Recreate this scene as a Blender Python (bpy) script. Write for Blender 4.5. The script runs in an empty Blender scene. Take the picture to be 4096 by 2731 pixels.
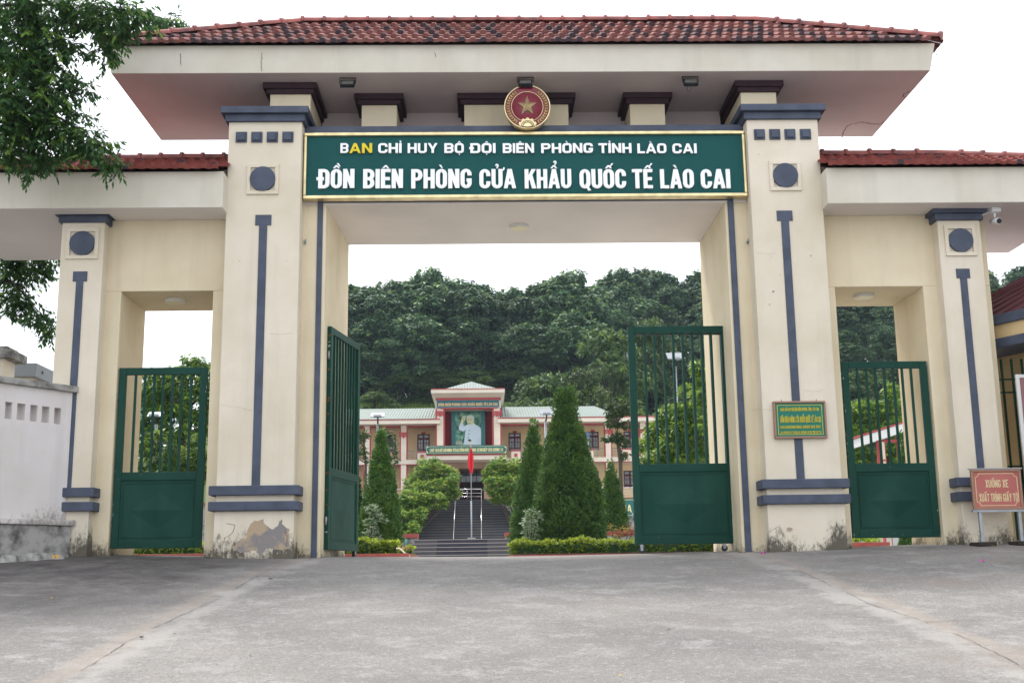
import bpy, math, random
import numpy as np
from mathutils import Vector, Matrix
PI = math.pi
rad = math.radians
scene = bpy.context.scene
col = scene.collection

# ------------------------------------------------------------------ camera
FPX, YAW, PIT, ROL = 4705.0, rad(1.370), rad(11.285), rad(0.794)
CAM = Vector((0, -17, 0))
Fv = Vector((math.sin(YAW)*math.cos(PIT), math.cos(YAW)*math.cos(PIT), math.sin(PIT)))
R0 = Vector((math.cos(YAW), -math.sin(YAW), 0))
U0 = R0.cross(Fv)
Rv = R0*math.cos(ROL) - U0*math.sin(ROL)
Uv = U0*math.cos(ROL) + R0*math.sin(ROL)
cd = bpy.data.cameras.new('camera')
cam = bpy.data.objects.new('camera', cd)
col.objects.link(cam)
cam.matrix_world = Matrix(((Rv.x, Uv.x, -Fv.x, CAM.x), (Rv.y, Uv.y, -Fv.y, CAM.y), (Rv.z, Uv.z, -Fv.z, CAM.z), (0, 0, 0, 1)))
cd.sensor_width = 36
cd.lens = FPX/4096*36
cd.clip_start = 0.1
cd.clip_end = 9000
scene.camera = cam

# ------------------------------------------------------------------ sky, sun, exposure
SUN_EL, SUN_AZ = rad(60), rad(-28)      # azimuth measured clockwise from +Y
world = bpy.data.worlds.new("World")
scene.world = world
world.use_nodes = True
wn = world.node_tree
wn.nodes.clear()
w_out = wn.nodes.new('ShaderNodeOutputWorld')
w_bg = wn.nodes.new('ShaderNodeBackground')
w_sky = wn.nodes.new('ShaderNodeTexSky')
w_sky.sky_type = 'NISHITA'
w_sky.sun_disc = False
w_sky.sun_elevation = SUN_EL
w_sky.sun_rotation = SUN_AZ
w_sky.air_density = 1.3
w_sky.dust_density = 3.0
w_tc = wn.nodes.new('ShaderNodeTexCoord')
w_map = wn.nodes.new('ShaderNodeMapping')
w_map.inputs['Scale'].default_value = (1.0, 1.0, 3.0)
w_no = wn.nodes.new('ShaderNodeTexNoise')
w_no.inputs['Scale'].default_value = 2.2
w_no.inputs['Detail'].default_value = 6
w_rmp = wn.nodes.new('ShaderNodeMapRange')
w_rmp.inputs['From Min'].default_value = 0.3
w_rmp.inputs['From Max'].default_value = 0.62
w_rmp.inputs['To Min'].default_value = 0.72
w_rmp.inputs['To Max'].default_value = 1.0
w_mix = wn.nodes.new('ShaderNodeMix')
w_mix.data_type = 'RGBA'
w_mix.inputs['B'].default_value = (9.0, 9.35, 9.9, 1)     # thin bright cloud sheet
wn.links.new(w_tc.outputs['Generated'], w_map.inputs['Vector'])
wn.links.new(w_map.outputs[0], w_no.inputs['Vector'])
wn.links.new(w_no.outputs[0], w_rmp.inputs['Value'])
wn.links.new(w_rmp.outputs[0], w_mix.inputs['Factor'])
wn.links.new(w_sky.outputs[0], w_mix.inputs['A'])
wn.links.new(w_mix.outputs['Result'], w_bg.inputs['Color'])
w_bg.inputs['Strength'].default_value = 0.1
wn.links.new(w_bg.outputs[0], w_out.inputs[0])

sl = bpy.data.lights.new('sun', 'SUN')
sl.energy = 2.0
sl.angle = rad(14)
sl.color = (1, 0.95, 0.87)
sun = bpy.data.objects.new('sun', sl)
col.objects.link(sun)
sd = Vector((math.sin(SUN_AZ)*math.cos(SUN_EL), math.cos(SUN_AZ)*math.cos(SUN_EL), math.sin(SUN_EL)))
sun.rotation_euler = sd.to_track_quat('Z', 'Y').to_euler()
scene.view_settings.view_transform = 'Standard'
scene.view_settings.look = 'None'
scene.view_settings.exposure = 1.0
scene.view_settings.gamma = 1
scene.cycles.max_bounces = 6
scene.cycles.transparent_max_bounces = 8

# ------------------------------------------------------------------ helpers
def ray(px, py):
    return Fv + Rv*((px-2048)/FPX) - Uv*((py-1365.5)/FPX)
def at(px, py, y):
    d = ray(px, py)
    return CAM + d*((y-CAM.y)/d.y)
def atz(px, py, z):
    d = ray(px, py)
    return CAM + d*(z/d.z)
def X(px, py, y): return at(px, py, y).x
def Z(px, py, y): return at(px, py, y).z

def tag(o, label=None, cat=None, group=None, kind=None):
    if label: o['label'] = label
    if cat: o['category'] = cat
    if group: o['group'] = group
    if kind: o['kind'] = kind
    return o
def empty(name, loc=(0, 0, 0), rz=0, label=None, cat=None, group=None):
    o = bpy.data.objects.new(name, None)
    col.objects.link(o)
    o.location = loc
    o.rotation_euler = (0, 0, rz)
    o.empty_display_size = .2
    return tag(o, label, cat, group)

class MB:
    """collects shapes into one mesh (world coordinates)"""
    def __init__(s):
        s.v, s.f, s.m, s.sm = [], [], [], []
    def add(s, verts, faces, mi=0, smooth=False):
        n = len(s.v)
        s.v += [tuple(p) for p in verts]
        s.f += [tuple(n+i for i in f) for f in faces]
        s.m += [mi]*len(faces)
        s.sm += [smooth]*len(faces)
        return s
    def box(s, x0, x1, y0, y1, z0, z1, mi=0):
        v = [(x0, y0, z0), (x1, y0, z0), (x1, y1, z0), (x0, y1, z0), (x0, y0, z1), (x1, y0, z1), (x1, y1, z1), (x0, y1, z1)]
        return s.add(v, [(3, 2, 1, 0), (4, 5, 6, 7), (0, 1, 5, 4), (1, 2, 6, 5), (2, 3, 7, 6), (3, 0, 4, 7)], mi)
    def hexa(s, b, t, mi=0):
        """b,t: four bottom and four top points, counter-clockwise"""
        return s.add(list(b)+list(t), [(3, 2, 1, 0), (4, 5, 6, 7), (0, 1, 5, 4), (1, 2, 6, 5), (2, 3, 7, 6), (3, 0, 4, 7)], mi)
    def obox(s, p, u, l, w0, w1, z0, z1, mi=0):
        """box whose footprint starts at p, runs l along unit u, and from w0 to w1 along the left normal"""
        u = Vector((u[0], u[1], 0)); n = Vector((-u.y, u.x, 0)); p = Vector((p[0], p[1], 0))
        a = [p+n*w0, p+u*l+n*w0, p+u*l+n*w1, p+n*w1]
        return s.hexa([(q.x, q.y, z0) for q in a], [(q.x, q.y, z1) for q in a], mi)
    def prism(s, pts, y0, y1, mi=0):
        """polygon in xz (list) extruded from y0 to y1 (y0 nearer)"""
        n = len(pts)
        v = [(p[0], y0, p[1]) for p in pts]+[(p[0], y1, p[1]) for p in pts]
        f = [tuple(range(n)), tuple(range(2*n-1, n-1, -1))]+[(i, i+n, (i+1) % n+n, (i+1) % n) for i in range(n)]
        return s.add(v, f, mi)
    def prismz(s, pts, z0, z1, mi=0):
        n = len(pts)
        v = [(p[0], p[1], z0) for p in pts]+[(p[0], p[1], z1) for p in pts]
        f = [tuple(range(n-1, -1, -1)), tuple(range(n, 2*n))]+[(i, (i+1) % n, (i+1) % n+n, i+n) for i in range(n)]
        return s.add(v, f, mi)
    def tube(s, pts, r, n=8, mi=0, caps=True, smooth=True):
        pts = [Vector(p) for p in pts]
        rs = r if isinstance(r, (list, tuple)) else [r]*len(pts)
        base = len(s.v)
        vs = []
        for i, p in enumerate(pts):
            t = (pts[min(i+1, len(pts)-1)]-pts[max(i-1, 0)]).normalized()
            a = t.cross(Vector((0, 0, 1)) if abs(t.z) < .9 else Vector((1, 0, 0))).normalized()
            b = t.cross(a)
            for k in range(n):
                q = 2*PI*k/n
                vs.append(p+a*(rs[i]*math.cos(q))+b*(rs[i]*math.sin(q)))
        fs = []
        for i in range(len(pts)-1):
            for k in range(n):
                fs.append((i*n+k, i*n+(k+1) % n, (i+1)*n+(k+1) % n, (i+1)*n+k))
        s.add(vs, fs, mi, smooth)
        if caps:
            m = len(pts)
            s.f += [tuple(base+k for k in range(n-1, -1, -1)), tuple(base+(m-1)*n+k for k in range(n))]
            s.m += [mi]*2; s.sm += [False]*2
        return s
    def disc(s, c, r, y0, y1, n=48, mi=0, rx=None):
        rx = rx or r
        return s.prism([(c[0]+rx*math.cos(-2*PI*k/n), c[1]+r*math.sin(-2*PI*k/n)) for k in range(n)][::-1], y0, y1, mi)
    def build(s, name, mats, parent=None, bevel=0, origin=None, seg=2):
        me = bpy.data.meshes.new(name)
        vv = s.v
        if origin is None and parent is not None:
            pass
        me.from_pydata(vv, [], s.f)
        if not isinstance(mats, (list, tuple)): mats = [mats]
        for m in mats: me.materials.append(m)
        me.polygons.foreach_set('material_index', s.m)
        me.polygons.foreach_set('use_smooth', s.sm)
        me.update()
        o = bpy.data.objects.new(name, me)
        col.objects.link(o)
        if parent is not None:
            o.parent = parent
            # meshes are written in world coordinates: undo the parent's placement
            o.matrix_parent_inverse = pw(parent).inverted()
        if bevel:
            b = o.modifiers.new('bevel', 'BEVEL')
            b.width = bevel; b.segments = seg; b.limit_method = 'ANGLE'; b.angle_limit = rad(35)
        return o
def pw(o):
    m = Matrix.Translation(o.location) @ o.rotation_euler.to_matrix().to_4x4() @ Matrix.Diagonal((*o.scale, 1))
    if o.parent: m = pw(o.parent) @ o.matrix_parent_inverse @ m
    return m
def copy_tree(o, parent=None):
    c = o.copy(); col.objects.link(c)
    if parent is not None: c.parent = parent
    for ch in [q for q in bpy.data.objects if q.parent == o]:
        copy_tree(ch, c)
    return c

# ------------------------------------------------------------------ materials
def mat(name, color, rough=.8, metal=0.0, var=.0, vscale=3.0, bump=0.0, bscale=60.0, spec=.3, col2=None, detail=5, vmin=.35, vmax=.7, stretch=(1, 1, 1)):
    m = bpy.data.materials.new(name); m.use_nodes = True
    nt = m.node_tree; b = nt.nodes['Principled BSDF']
    b.inputs['Base Color'].default_value = (*color, 1)
    b.inputs['Roughness'].default_value = rough
    b.inputs['Metallic'].default_value = metal
    b.inputs['Specular IOR Level'].default_value = spec
    tc = nt.nodes.new('ShaderNodeTexCoord')
    mp = nt.nodes.new('ShaderNodeMapping'); mp.inputs['Scale'].default_value = stretch
    nt.links.new(tc.outputs['Object'], mp.inputs[0])
    if var or col2:
        n = nt.nodes.new('ShaderNodeTexNoise'); n.inputs['Scale'].default_value = vscale; n.inputs['Detail'].default_value = detail
        nt.links.new(mp.outputs[0], n.inputs['Vector'])
        r = nt.nodes.new('ShaderNodeMapRange'); r.inputs['From Min'].default_value = vmin; r.inputs['From Max'].default_value = vmax
        nt.links.new(n.outputs[0], r.inputs['Value'])
        mx = nt.nodes.new('ShaderNodeMix'); mx.data_type = 'RGBA'
        mx.inputs['A'].default_value = (*color, 1)
        c2 = col2 or tuple(c*(1-var) for c in color)
        mx.inputs['B'].default_value = (*c2, 1)
        nt.links.new(r.outputs[0], mx.inputs['Factor'])
        nt.links.new(mx.outputs['Result'], b.inputs['Base Color'])
    if bump:
        n = nt.nodes.new('ShaderNodeTexNoise'); n.inputs['Scale'].default_value = bscale; n.inputs['Detail'].default_value = 4
        nt.links.new(mp.outputs[0], n.inputs['Vector'])
        bp = nt.nodes.new('ShaderNodeBump'); bp.inputs['Strength'].default_value = bump; bp.inputs['Distance'].default_value = .01
        nt.links.new(n.outputs[0], bp.inputs['Height'])
        nt.links.new(bp.outputs[0], b.inputs['Normal'])
    return m

def plaster(name, color, grime=.55, base=.34, hgt=.46, col2=None):
    """painted render: faint streaks and blotches, black mould growing from the foot of the wall"""
    m = mat(name, color, rough=.85, bump=.25, bscale=45, spec=.15)
    nt = m.node_tree; L = nt.links; b = nt.nodes['Principled BSDF']
    tc = nt.nodes.new('ShaderNodeTexCoord')
    def noise(scale, st=(1, 1, 1), det=6, rough=.6):
        mp = nt.nodes.new('ShaderNodeMapping'); mp.inputs['Scale'].default_value = st
        L.new(tc.outputs['Object'], mp.inputs[0])
        n = nt.nodes.new('ShaderNodeTexNoise'); n.inputs['Scale'].default_value = scale
        n.inputs['Detail'].default_value = det; n.inputs['Roughness'].default_value = rough
        L.new(mp.outputs[0], n.inputs['Vector']); return n.outputs[0]
    def mr(v, a, c, d=0., e=1.):
        r = nt.nodes.new('ShaderNodeMapRange'); L.new(v, r.inputs['Value'])
        r.inputs['From Min'].default_value = a; r.inputs['From Max'].default_value = c
        r.inputs['To Min'].default_value = d; r.inputs['To Max'].default_value = e; return r.outputs[0]
    def mixc(f, a, c):
        x = nt.nodes.new('ShaderNodeMix'); x.data_type = 'RGBA'
        L.new(f, x.inputs['Factor'])
        if isinstance(a, tuple): x.inputs['A'].default_value = (*a, 1)
        else: L.new(a, x.inputs['A'])
        x.inputs['B'].default_value = (*c, 1); return x.outputs['Result']
    dark = tuple(c*k for c, k in zip(color, (.86, .84, .78)))
    c = mixc(mr(noise(1.1), .38, .75), color, dark)
    c = mixc(mr(noise(3.4, (1, 1, .07)), .52, .78, 0, .48), c, tuple(x*.72 for x in color))      # rain streaks
    c = mixc(mr(noise(38), .72, .78, 0, .35), c, (.25, .23, .2))                                # small specks
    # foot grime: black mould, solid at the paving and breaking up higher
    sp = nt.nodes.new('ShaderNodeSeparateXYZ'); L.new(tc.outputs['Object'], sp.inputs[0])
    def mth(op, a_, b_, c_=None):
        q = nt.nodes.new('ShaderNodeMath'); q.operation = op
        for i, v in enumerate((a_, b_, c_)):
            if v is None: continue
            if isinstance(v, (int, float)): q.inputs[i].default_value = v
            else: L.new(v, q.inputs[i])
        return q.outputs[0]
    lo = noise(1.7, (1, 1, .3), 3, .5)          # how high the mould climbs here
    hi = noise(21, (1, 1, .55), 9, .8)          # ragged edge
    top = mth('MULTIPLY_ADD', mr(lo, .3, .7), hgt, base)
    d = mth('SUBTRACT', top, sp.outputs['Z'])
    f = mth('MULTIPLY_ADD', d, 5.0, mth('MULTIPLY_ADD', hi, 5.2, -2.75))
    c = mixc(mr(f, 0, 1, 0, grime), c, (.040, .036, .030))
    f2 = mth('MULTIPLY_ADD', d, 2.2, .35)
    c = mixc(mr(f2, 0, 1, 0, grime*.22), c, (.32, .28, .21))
    L.new(c, b.inputs['Base Color'])
    return m

M = {}
M['cream'] = plaster('cream_paint', (.71, .64, .525), grime=.95)
M['cream_y'] = plaster('yellow_cream_paint', (.72, .63, .46), grime=.95, hgt=.3)
M['fascia'] = plaster('fascia_paint', (.66, .62, .54), grime=0)
M['soffit_w'] = mat('wing_soffit_paint', (.80, .75, .73), rough=.9, var=.12, vscale=.7, bump=.1)
M['soffit'] = mat('soffit_paint', (.64, .55, .54), rough=.9, var=.18, vscale=.7, bump=.1)
M['ceil'] = mat('ceiling_paint', (.74, .68, .63), rough=.9, var=.12, vscale=.8, bump=.1)
M['blue'] = mat('blue_grey_paint', (.074, .090, .132), rough=.6, var=.3, vscale=5, bump=.15, spec=.3)
M['maroon'] = mat('maroon_paint', (.045, .022, .03), rough=.7, var=.25, vscale=5)
M['green'] = mat('green_gate_paint', (.0045, .043, .029), rough=.5, col2=(.011, .062, .042), vscale=1.6, bump=.06, bscale=20, spec=.16, vmin=.42, vmax=.85, stretch=(1, 1, .5))
M['green_panel'] = mat('faded_green_paint', (.0045, .043, .030), rough=.55, col2=(.020, .080, .054), vscale=2.3, bump=.08, bscale=9, spec=.16, vmin=.42, vmax=.95, stretch=(1, 1, .3))
M['sign'] = mat('sign_green', (.010, .080, .077), rough=.5, spec=.12, var=.1, vscale=2)
M['gold'] = mat('brass', (.82, .68, .38), rough=.3, metal=.85, var=.3, vscale=7)
M['white_letter'] = mat('white_letter', (.90, .91, .92), rough=.4)
M['yellow_letter'] = mat('yellow_letter', (.80, .62, .03), rough=.5, var=.2, vscale=12)
M['cracked'] = mat('crack', (.09, .06, .045), rough=1)
M['bare'] = mat('bare_render', (.24, .22, .215), rough=.95, col2=(.43, .33, .22), vscale=3.2, vmin=.47, vmax=.55, bump=.7, bscale=30)
M['black'] = mat('black_metal', (.015, .016, .02), rough=.5)
M['glass'] = mat('lamp_glass', (.16, .16, .15), rough=.12, spec=.6)
M['lampwhite'] = mat('white_plastic', (.66, .66, .65), rough=.4)
M['diffuser'] = mat('lamp_diffuser', (.72, .66, .45), rough=.4)
M['steel'] = mat('galvanised_steel', (.33, .35, .38), rough=.4, metal=.6, var=.2, vscale=12)
M['inox'] = mat('polished_tube', (.52, .52, .53), rough=.18, metal=.9)
M['concrete'] = mat('old_concrete', (.34, .33, .31), rough=.95, col2=(.09, .088, .08), vscale=6, bump=.6, bscale=40, vmin=.42, vmax=.68, detail=9)
M['darkred'] = mat('dark_red_lacquer', (.19, .010, .025), rough=.25, spec=.5)

def tile_mat(name, soot, base=(.27, .115, .102)):
    m = mat(name, base, rough=.8, spec=.12, var=.35, vscale=9, bump=.3, bscale=50)
    nt = m.node_tree; L = nt.links; b = nt.nodes['Principled BSDF']
    src = b.inputs['Base Color'].links[0].from_socket
    at_ = nt.nodes.new('ShaderNodeAttribute'); at_.attribute_name = 'soot'
    n = nt.nodes.new('ShaderNodeTexNoise'); n.inputs['Scale'].default_value = 14; n.inputs['Detail'].default_value = 4
    tc = nt.nodes.new('ShaderNodeTexCoord'); L.new(tc.outputs['Object'], n.inputs['Vector'])
    a = nt.nodes.new('ShaderNodeMath'); a.operation = 'ADD'; L.new(at_.outputs['Fac'], a.inputs[0]); L.new(n.outputs[0], a.inputs[1])
    r = nt.nodes.new('ShaderNodeMapRange'); r.inputs['From Min'].default_value = 1.25-soot; r.inputs['From Max'].default_value = 1.5-soot
    r.inputs['To Max'].default_value = .92
    L.new(a.outputs[0], r.inputs['Value'])
    x = nt.nodes.new('ShaderNodeMix'); x.data_type = 'RGBA'; L.new(r.outputs[0], x.inputs['Factor'])
    L.new(src, x.inputs['A']); x.inputs['B'].default_value = (.060, .050, .060, 1)
    L.new(x.outputs['Result'], b.inputs['Base Color'])
    return m
M['tile'] = tile_mat('roof_tile', .46)
M['tile_red'] = tile_mat('roof_tile_clean', .16, (.27, .075, .062))
M['ridge'] = mat('ridge_tile', (.36, .12, .10), rough=.75, col2=(.14, .06, .06), vscale=5, bump=.3)

def leaf_mat(name, c1, c2, young=(.12, .2, .03), trans=.3, gloss=.45, blue=0):
    m = bpy.data.materials.new(name); m.use_nodes = True
    nt = m.node_tree; L = nt.links; b = nt.nodes['Principled BSDF']; out = nt.nodes['Material Output']
    b.inputs['Roughness'].default_value = gloss; b.inputs['Specular IOR Level'].default_value = .35
    g = nt.nodes.new('ShaderNodeNewGeometry')
    x = nt.nodes.new('ShaderNodeMix'); x.data_type = 'RGBA'
    x.inputs['A'].default_value = (*c1, 1); x.inputs['B'].default_value = (*c2, 1)
    L.new(g.outputs['Random Per Island'], x.inputs['Factor'])
    a = nt.nodes.new('ShaderNodeAttribute'); a.attribute_name = 'young'
    y = nt.nodes.new('ShaderNodeMix'); y.data_type = 'RGBA'
    L.new(a.outputs['Fac'], y.inputs['Factor']); L.new(x.outputs['Result'], y.inputs['A']); y.inputs['B'].default_value = (*young, 1)
    oi = nt.nodes.new('ShaderNodeObjectInfo')
    hs = nt.nodes.new('ShaderNodeHueSaturation')
    r = nt.nodes.new('ShaderNodeMapRange'); r.inputs['To Min'].default_value = .72; r.inputs['To Max'].default_value = 1.25
    L.new(oi.outputs['Random'], r.inputs['Value']); L.new(r.outputs[0], hs.inputs['Value'])
    L.new(y.outputs['Result'], hs.inputs['Color'])
    L.new(hs.outputs[0], b.inputs['Base Color'])
    t = nt.nodes.new('ShaderNodeBsdfTranslucent'); L.new(hs.outputs[0], t.inputs['Color'])
    ms = nt.nodes.new('ShaderNodeMixShader'); ms.inputs[0].default_value = trans
    L.new(b.outputs[0], ms.inputs[1]); L.new(t.outputs[0], ms.inputs[2]); L.new(ms.outputs[0], out.inputs[0])
    return m
M['leaf_near'] = leaf_mat('overhanging_leaf', (.024, .062, .022), (.055, .13, .03), (.17, .30, .045), .42, .5)
M['leaf_forest'] = leaf_mat('wood_leaf', (.040, .092, .044), (.086, .158, .070), (.20, .31, .09), .2, .6)
M['leaf_mid'] = leaf_mat('bush_leaf', (.04, .085, .025), (.09, .15, .04), (.19, .27, .05), .3, .5)
M['leaf_mango'] = leaf_mat('mango_leaf', (.035, .09, .015), (.1, .2, .025), (.3, .42, .05), .35, .4)
M['leaf_con'] = leaf_mat('cypress_leaf', (.040, .108, .022), (.082, .180, .034), (.17, .29, .045), .12, .7)
M['leaf_hedge'] = leaf_mat('hedge_leaf', (.12, .20, .02), (.26, .38, .03), (.5, .58, .05), .3, .5)
M['leaf_vine'] = leaf_mat('vine_leaf', (.07, .16, .025), (.15, .27, .04), (.34, .42, .07), .35, .5)
M['leaf_pale'] = leaf_mat('variegated_leaf', (.08, .15, .06), (.20, .28, .14), (.42, .47, .34), .25, .5)
M['leaf_croton'] = leaf_mat('croton_leaf', (.22, .03, .03), (.35, .16, .04), (.4, .38, .06), .25, .5)
M['bark'] = mat('bark', (.10, .08, .06), rough=.95, var=.5, vscale=12, bump=.6)
M['bark_dark'] = mat('dark_bark', (.045, .037, .03), rough=.95, var=.4, vscale=6, bump=.4)
M['petal'] = mat('magenta_petal', (.5, .03, .33), rough=.6)
M['dry'] = mat('dry_leaf', (.55, .33, .07), rough=.7, var=.3, vscale=30)
M['dry_brown'] = mat('brown_leaf', (.13, .06, .03), rough=.8)

# building colours
M['b_cream'] = mat('pale_building_paint', (.70, .63, .52), rough=.85, var=.12, vscale=.8)
M['b_yellow'] = mat('building_wall_paint', (.80, .63, .38), rough=.85, var=.08, vscale=.6)
M['b_red'] = mat('building_red_trim', (.42, .075, .075), rough=.7, var=.12, vscale=1)
M['b_dred'] = mat('tower_red_wall', (.20, .02, .025), rough=.8, var=.15, vscale=2)
M['b_soffit'] = mat('building_soffit', (.52, .40, .35), rough=.9)
M['window_wood'] = mat('window_maroon', (.08, .012, .015), rough=.5)
M['pane'] = mat('window_pane', (.22, .25, .28), rough=.1, spec=.7, col2=(.05, .06, .07), vscale=1.6)
M['teal'] = mat('teal_panel', (.035, .18, .19), rough=.45, var=.1, vscale=2)
M['board'] = mat('board_teal', (.018, .12, .115), rough=.45)
M['lettering_y'] = mat('cream_lettering', (.72, .66, .32), rough=.5)
M['lettering_g'] = mat('gold_lettering', (.70, .52, .24), rough=.5)
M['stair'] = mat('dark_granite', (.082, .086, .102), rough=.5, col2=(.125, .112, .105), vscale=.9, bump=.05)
M['stair_edge'] = mat('stair_edge_painted_shadow', (.022, .022, .026), rough=.6)  # dark nosing colour that paints the shadow lines of the main stairs
M['stair_b'] = mat('blue_granite', (.05, .055, .075), rough=.4, var=.3, vscale=3)
M['nosing'] = mat('step_nosing', (.32, .28, .27), rough=.5)
M['brick'] = mat('red_kerb_tile', (.34, .08, .065), rough=.7, var=.25, vscale=6)
M['flag'] = mat('red_flag', (.62, .02, .03), rough=.7)
M['water_green'] = mat('green_pipe', (.10, .45, .35), rough=.5)

def corrugated(name, c):
    m = mat(name, c, rough=.5, var=.15, vscale=.7, spec=.4)
    nt = m.node_tree; L = nt.links; b = nt.nodes['Principled BSDF']
    tc = nt.nodes.new('ShaderNodeTexCoord')
    w = nt.nodes.new('ShaderNodeTexWave'); w.inputs['Scale'].default_value = 1.6; w.bands_direction = 'X'
    L.new(tc.outputs['Object'], w.inputs['Vector'])
    bp = nt.nodes.new('ShaderNodeBump'); bp.inputs['Strength'].default_value = 1; bp.inputs['Distance'].default_value = .05
    L.new(w.outputs[0], bp.inputs['Height']); L.new(bp.outputs[0], b.inputs['Normal'])
    return m
M['sheet'] = corrugated('grey_green_sheet_roof', (.19, .235, .205))
M['sheet_red'] = mat('maroon_sheet_roof', (.12, .038, .046), rough=.45, var=.25, vscale=2)

def ground_mat():
    m = mat('driveway_concrete', (.25, .245, .24), rough=.92, spec=.2)
    nt = m.node_tree; L = nt.links; b = nt.nodes['Principled BSDF']
    tc = nt.nodes.new('ShaderNodeTexCoord')
    def noise(scale, det=6, rough=.6, st=(1, 1, 1)):
        mp = nt.nodes.new('ShaderNodeMapping'); mp.inputs['Scale'].default_value = st
        L.new(tc.outputs['Object'], mp.inputs[0])
        n = nt.nodes.new('ShaderNodeTexNoise'); n.inputs['Scale'].default_value = scale
        n.inputs['Detail'].default_value = det; n.inputs['Roughness'].default_value = rough
        L.new(mp.outputs[0], n.inputs['Vector']); return n.outputs[0]
    def mr(v, a, c, d=0., e=1.):
        r = nt.nodes.new('ShaderNodeMapRange'); L.new(v, r.inputs['Value'])
        for k, q in zip(('From Min', 'From Max', 'To Min', 'To Max'), (a, c, d, e)): r.inputs[k].default_value = q
        return r.outputs[0]
    def mixc(f, a, c):
        x = nt.nodes.new('ShaderNodeMix'); x.data_type = 'RGBA'; L.new(f, x.inputs['Factor'])
        if isinstance(a, tuple): x.inputs['A'].default_value = (*a, 1)
        else: L.new(a, x.inputs['A'])
        x.inputs['B'].default_value = (*c, 1); return x.outputs['Result']
    c = mixc(mr(noise(.55, 5), .35, .7), (.232, .216, .202), (.150, .143, .138))
    c = mixc(mr(noise(2.6, 9, .72), .5, .64, 0, .8), c, (.31, .298, .287))      # worn pale patches
    c = mixc(mr(noise(1.3, 8, .7), .54, .72, 0, .6), c, (.12, .112, .11))        # damp dark stains
    c = mixc(mr(noise(30, 4, .85), .52, .64, 0, .75), c, (.10, .097, .097))
    c = mixc(mr(noise(17, 5, .8), .55, .68, 0, .5), c, (.42, .41, .39))          # aggregate
    v = nt.nodes.new('ShaderNodeTexVoronoi'); v.inputs['Scale'].default_value = 38; L.new(tc.outputs['Object'], v.inputs['Vector'])
    c = mixc(mr(v.outputs['Distance'], .22, .10, 0, .55), c, (.55, .53, .51))
    # tan mortar joints following the two curved slab edges
    sp0 = nt.nodes.new('ShaderNodeSeparateXYZ'); L.new(tc.outputs['Object'], sp0.inputs[0])
    def mth(op, a_, b_, c_=None):
        q = nt.nodes.new('ShaderNodeMath'); q.operation = op
        for i, v in enumerate((a_, b_, c_)):
            if v is None: continue
            if isinstance(v, (int, float)): q.inputs[i].default_value = v
            else: L.new(v, q.inputs[i])
        return q.outputs[0]
    global JOINT
    JOINT = []
    for sgn in (-1, 1):
        acc = None; cs = []
        for k in range(4):
            if acc is None:
                q = nt.nodes.new('ShaderNodeMath'); q.operation = 'MULTIPLY_ADD'; q.inputs[0].default_value = 0; q.inputs[1].default_value = 0
                acc = q.outputs[0]; cs.append(q.inputs[2])
            else:
                q = nt.nodes.new('ShaderNodeMath'); q.operation = 'MULTIPLY_ADD'; L.new(acc, q.inputs[0]); L.new(sp0.outputs['Y'], q.inputs[1])
                acc = q.outputs[0]; cs.append(q.inputs[2])
        JOINT.append(cs)
        off = mth('SUBTRACT', sp0.outputs['X'], acc)
        ab = mth('ABSOLUTE', mth('SUBTRACT', off, sgn*.10), 0)
        ab = mth('ADD', ab, mr(noise(3.5, 6, .7), .3, .7, -.07, .07))
        yv = mr(sp0.outputs['Y'], .2, -.4)
        c = mixc(mth('MULTIPLY', mr(ab, .17, .04, 0, .45), yv), c, (.31, .265, .225))
        ab2 = mth('ABSOLUTE', mth('SUBTRACT', off, -sgn*.12), 0)
        ab2 = mth('ADD', ab2, mr(noise(2.1, 6, .7), .3, .7, -.15, .2))
        c = mixc(mth('MULTIPLY', mr(ab2, .2, .05, 0, .45), yv), c, (.37, .35, .33))
    # brown stains in the right half, paler yard behind the gate added to bounce light onto the ceilings
    c = mixc(mth('MULTIPLY', mr(noise(.8, 5, .65), .52, .7, 0, .6), mr(sp0.outputs['X'], .5, 2.5)), c, (.17, .14, .125))
    c = mixc(mr(sp0.outputs['Y'], 1.2, 1.6), c, (.42, .41, .39))
    # a darker patch in front of the left wing (noise-edged mask in place coordinates)
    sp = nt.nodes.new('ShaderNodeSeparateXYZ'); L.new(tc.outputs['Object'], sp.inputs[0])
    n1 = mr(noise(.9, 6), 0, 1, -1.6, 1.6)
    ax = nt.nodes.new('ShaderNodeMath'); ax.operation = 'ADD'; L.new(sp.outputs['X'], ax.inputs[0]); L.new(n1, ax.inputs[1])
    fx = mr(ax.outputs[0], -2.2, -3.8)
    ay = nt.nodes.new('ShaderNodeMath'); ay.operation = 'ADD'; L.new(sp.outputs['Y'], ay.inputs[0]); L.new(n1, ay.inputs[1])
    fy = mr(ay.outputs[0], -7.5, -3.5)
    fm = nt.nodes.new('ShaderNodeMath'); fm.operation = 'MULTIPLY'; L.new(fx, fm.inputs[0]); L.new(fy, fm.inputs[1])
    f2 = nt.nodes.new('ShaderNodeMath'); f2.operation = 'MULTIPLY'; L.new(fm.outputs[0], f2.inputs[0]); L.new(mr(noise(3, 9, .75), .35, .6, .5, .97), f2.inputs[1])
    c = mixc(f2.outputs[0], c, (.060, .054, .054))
    L.new(c, b.inputs['Base Color'])
    bp = nt.nodes.new('ShaderNodeBump'); bp.inputs['Strength'].default_value = .8; bp.inputs['Distance'].default_value = .006
    L.new(noise(60, 4, .8), bp.inputs['Height']); L.new(bp.outputs[0], b.inputs['Normal'])
    return m
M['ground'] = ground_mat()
M['joint'] = mat('joint_dirt', (.07, .06, .05), rough=1)
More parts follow.
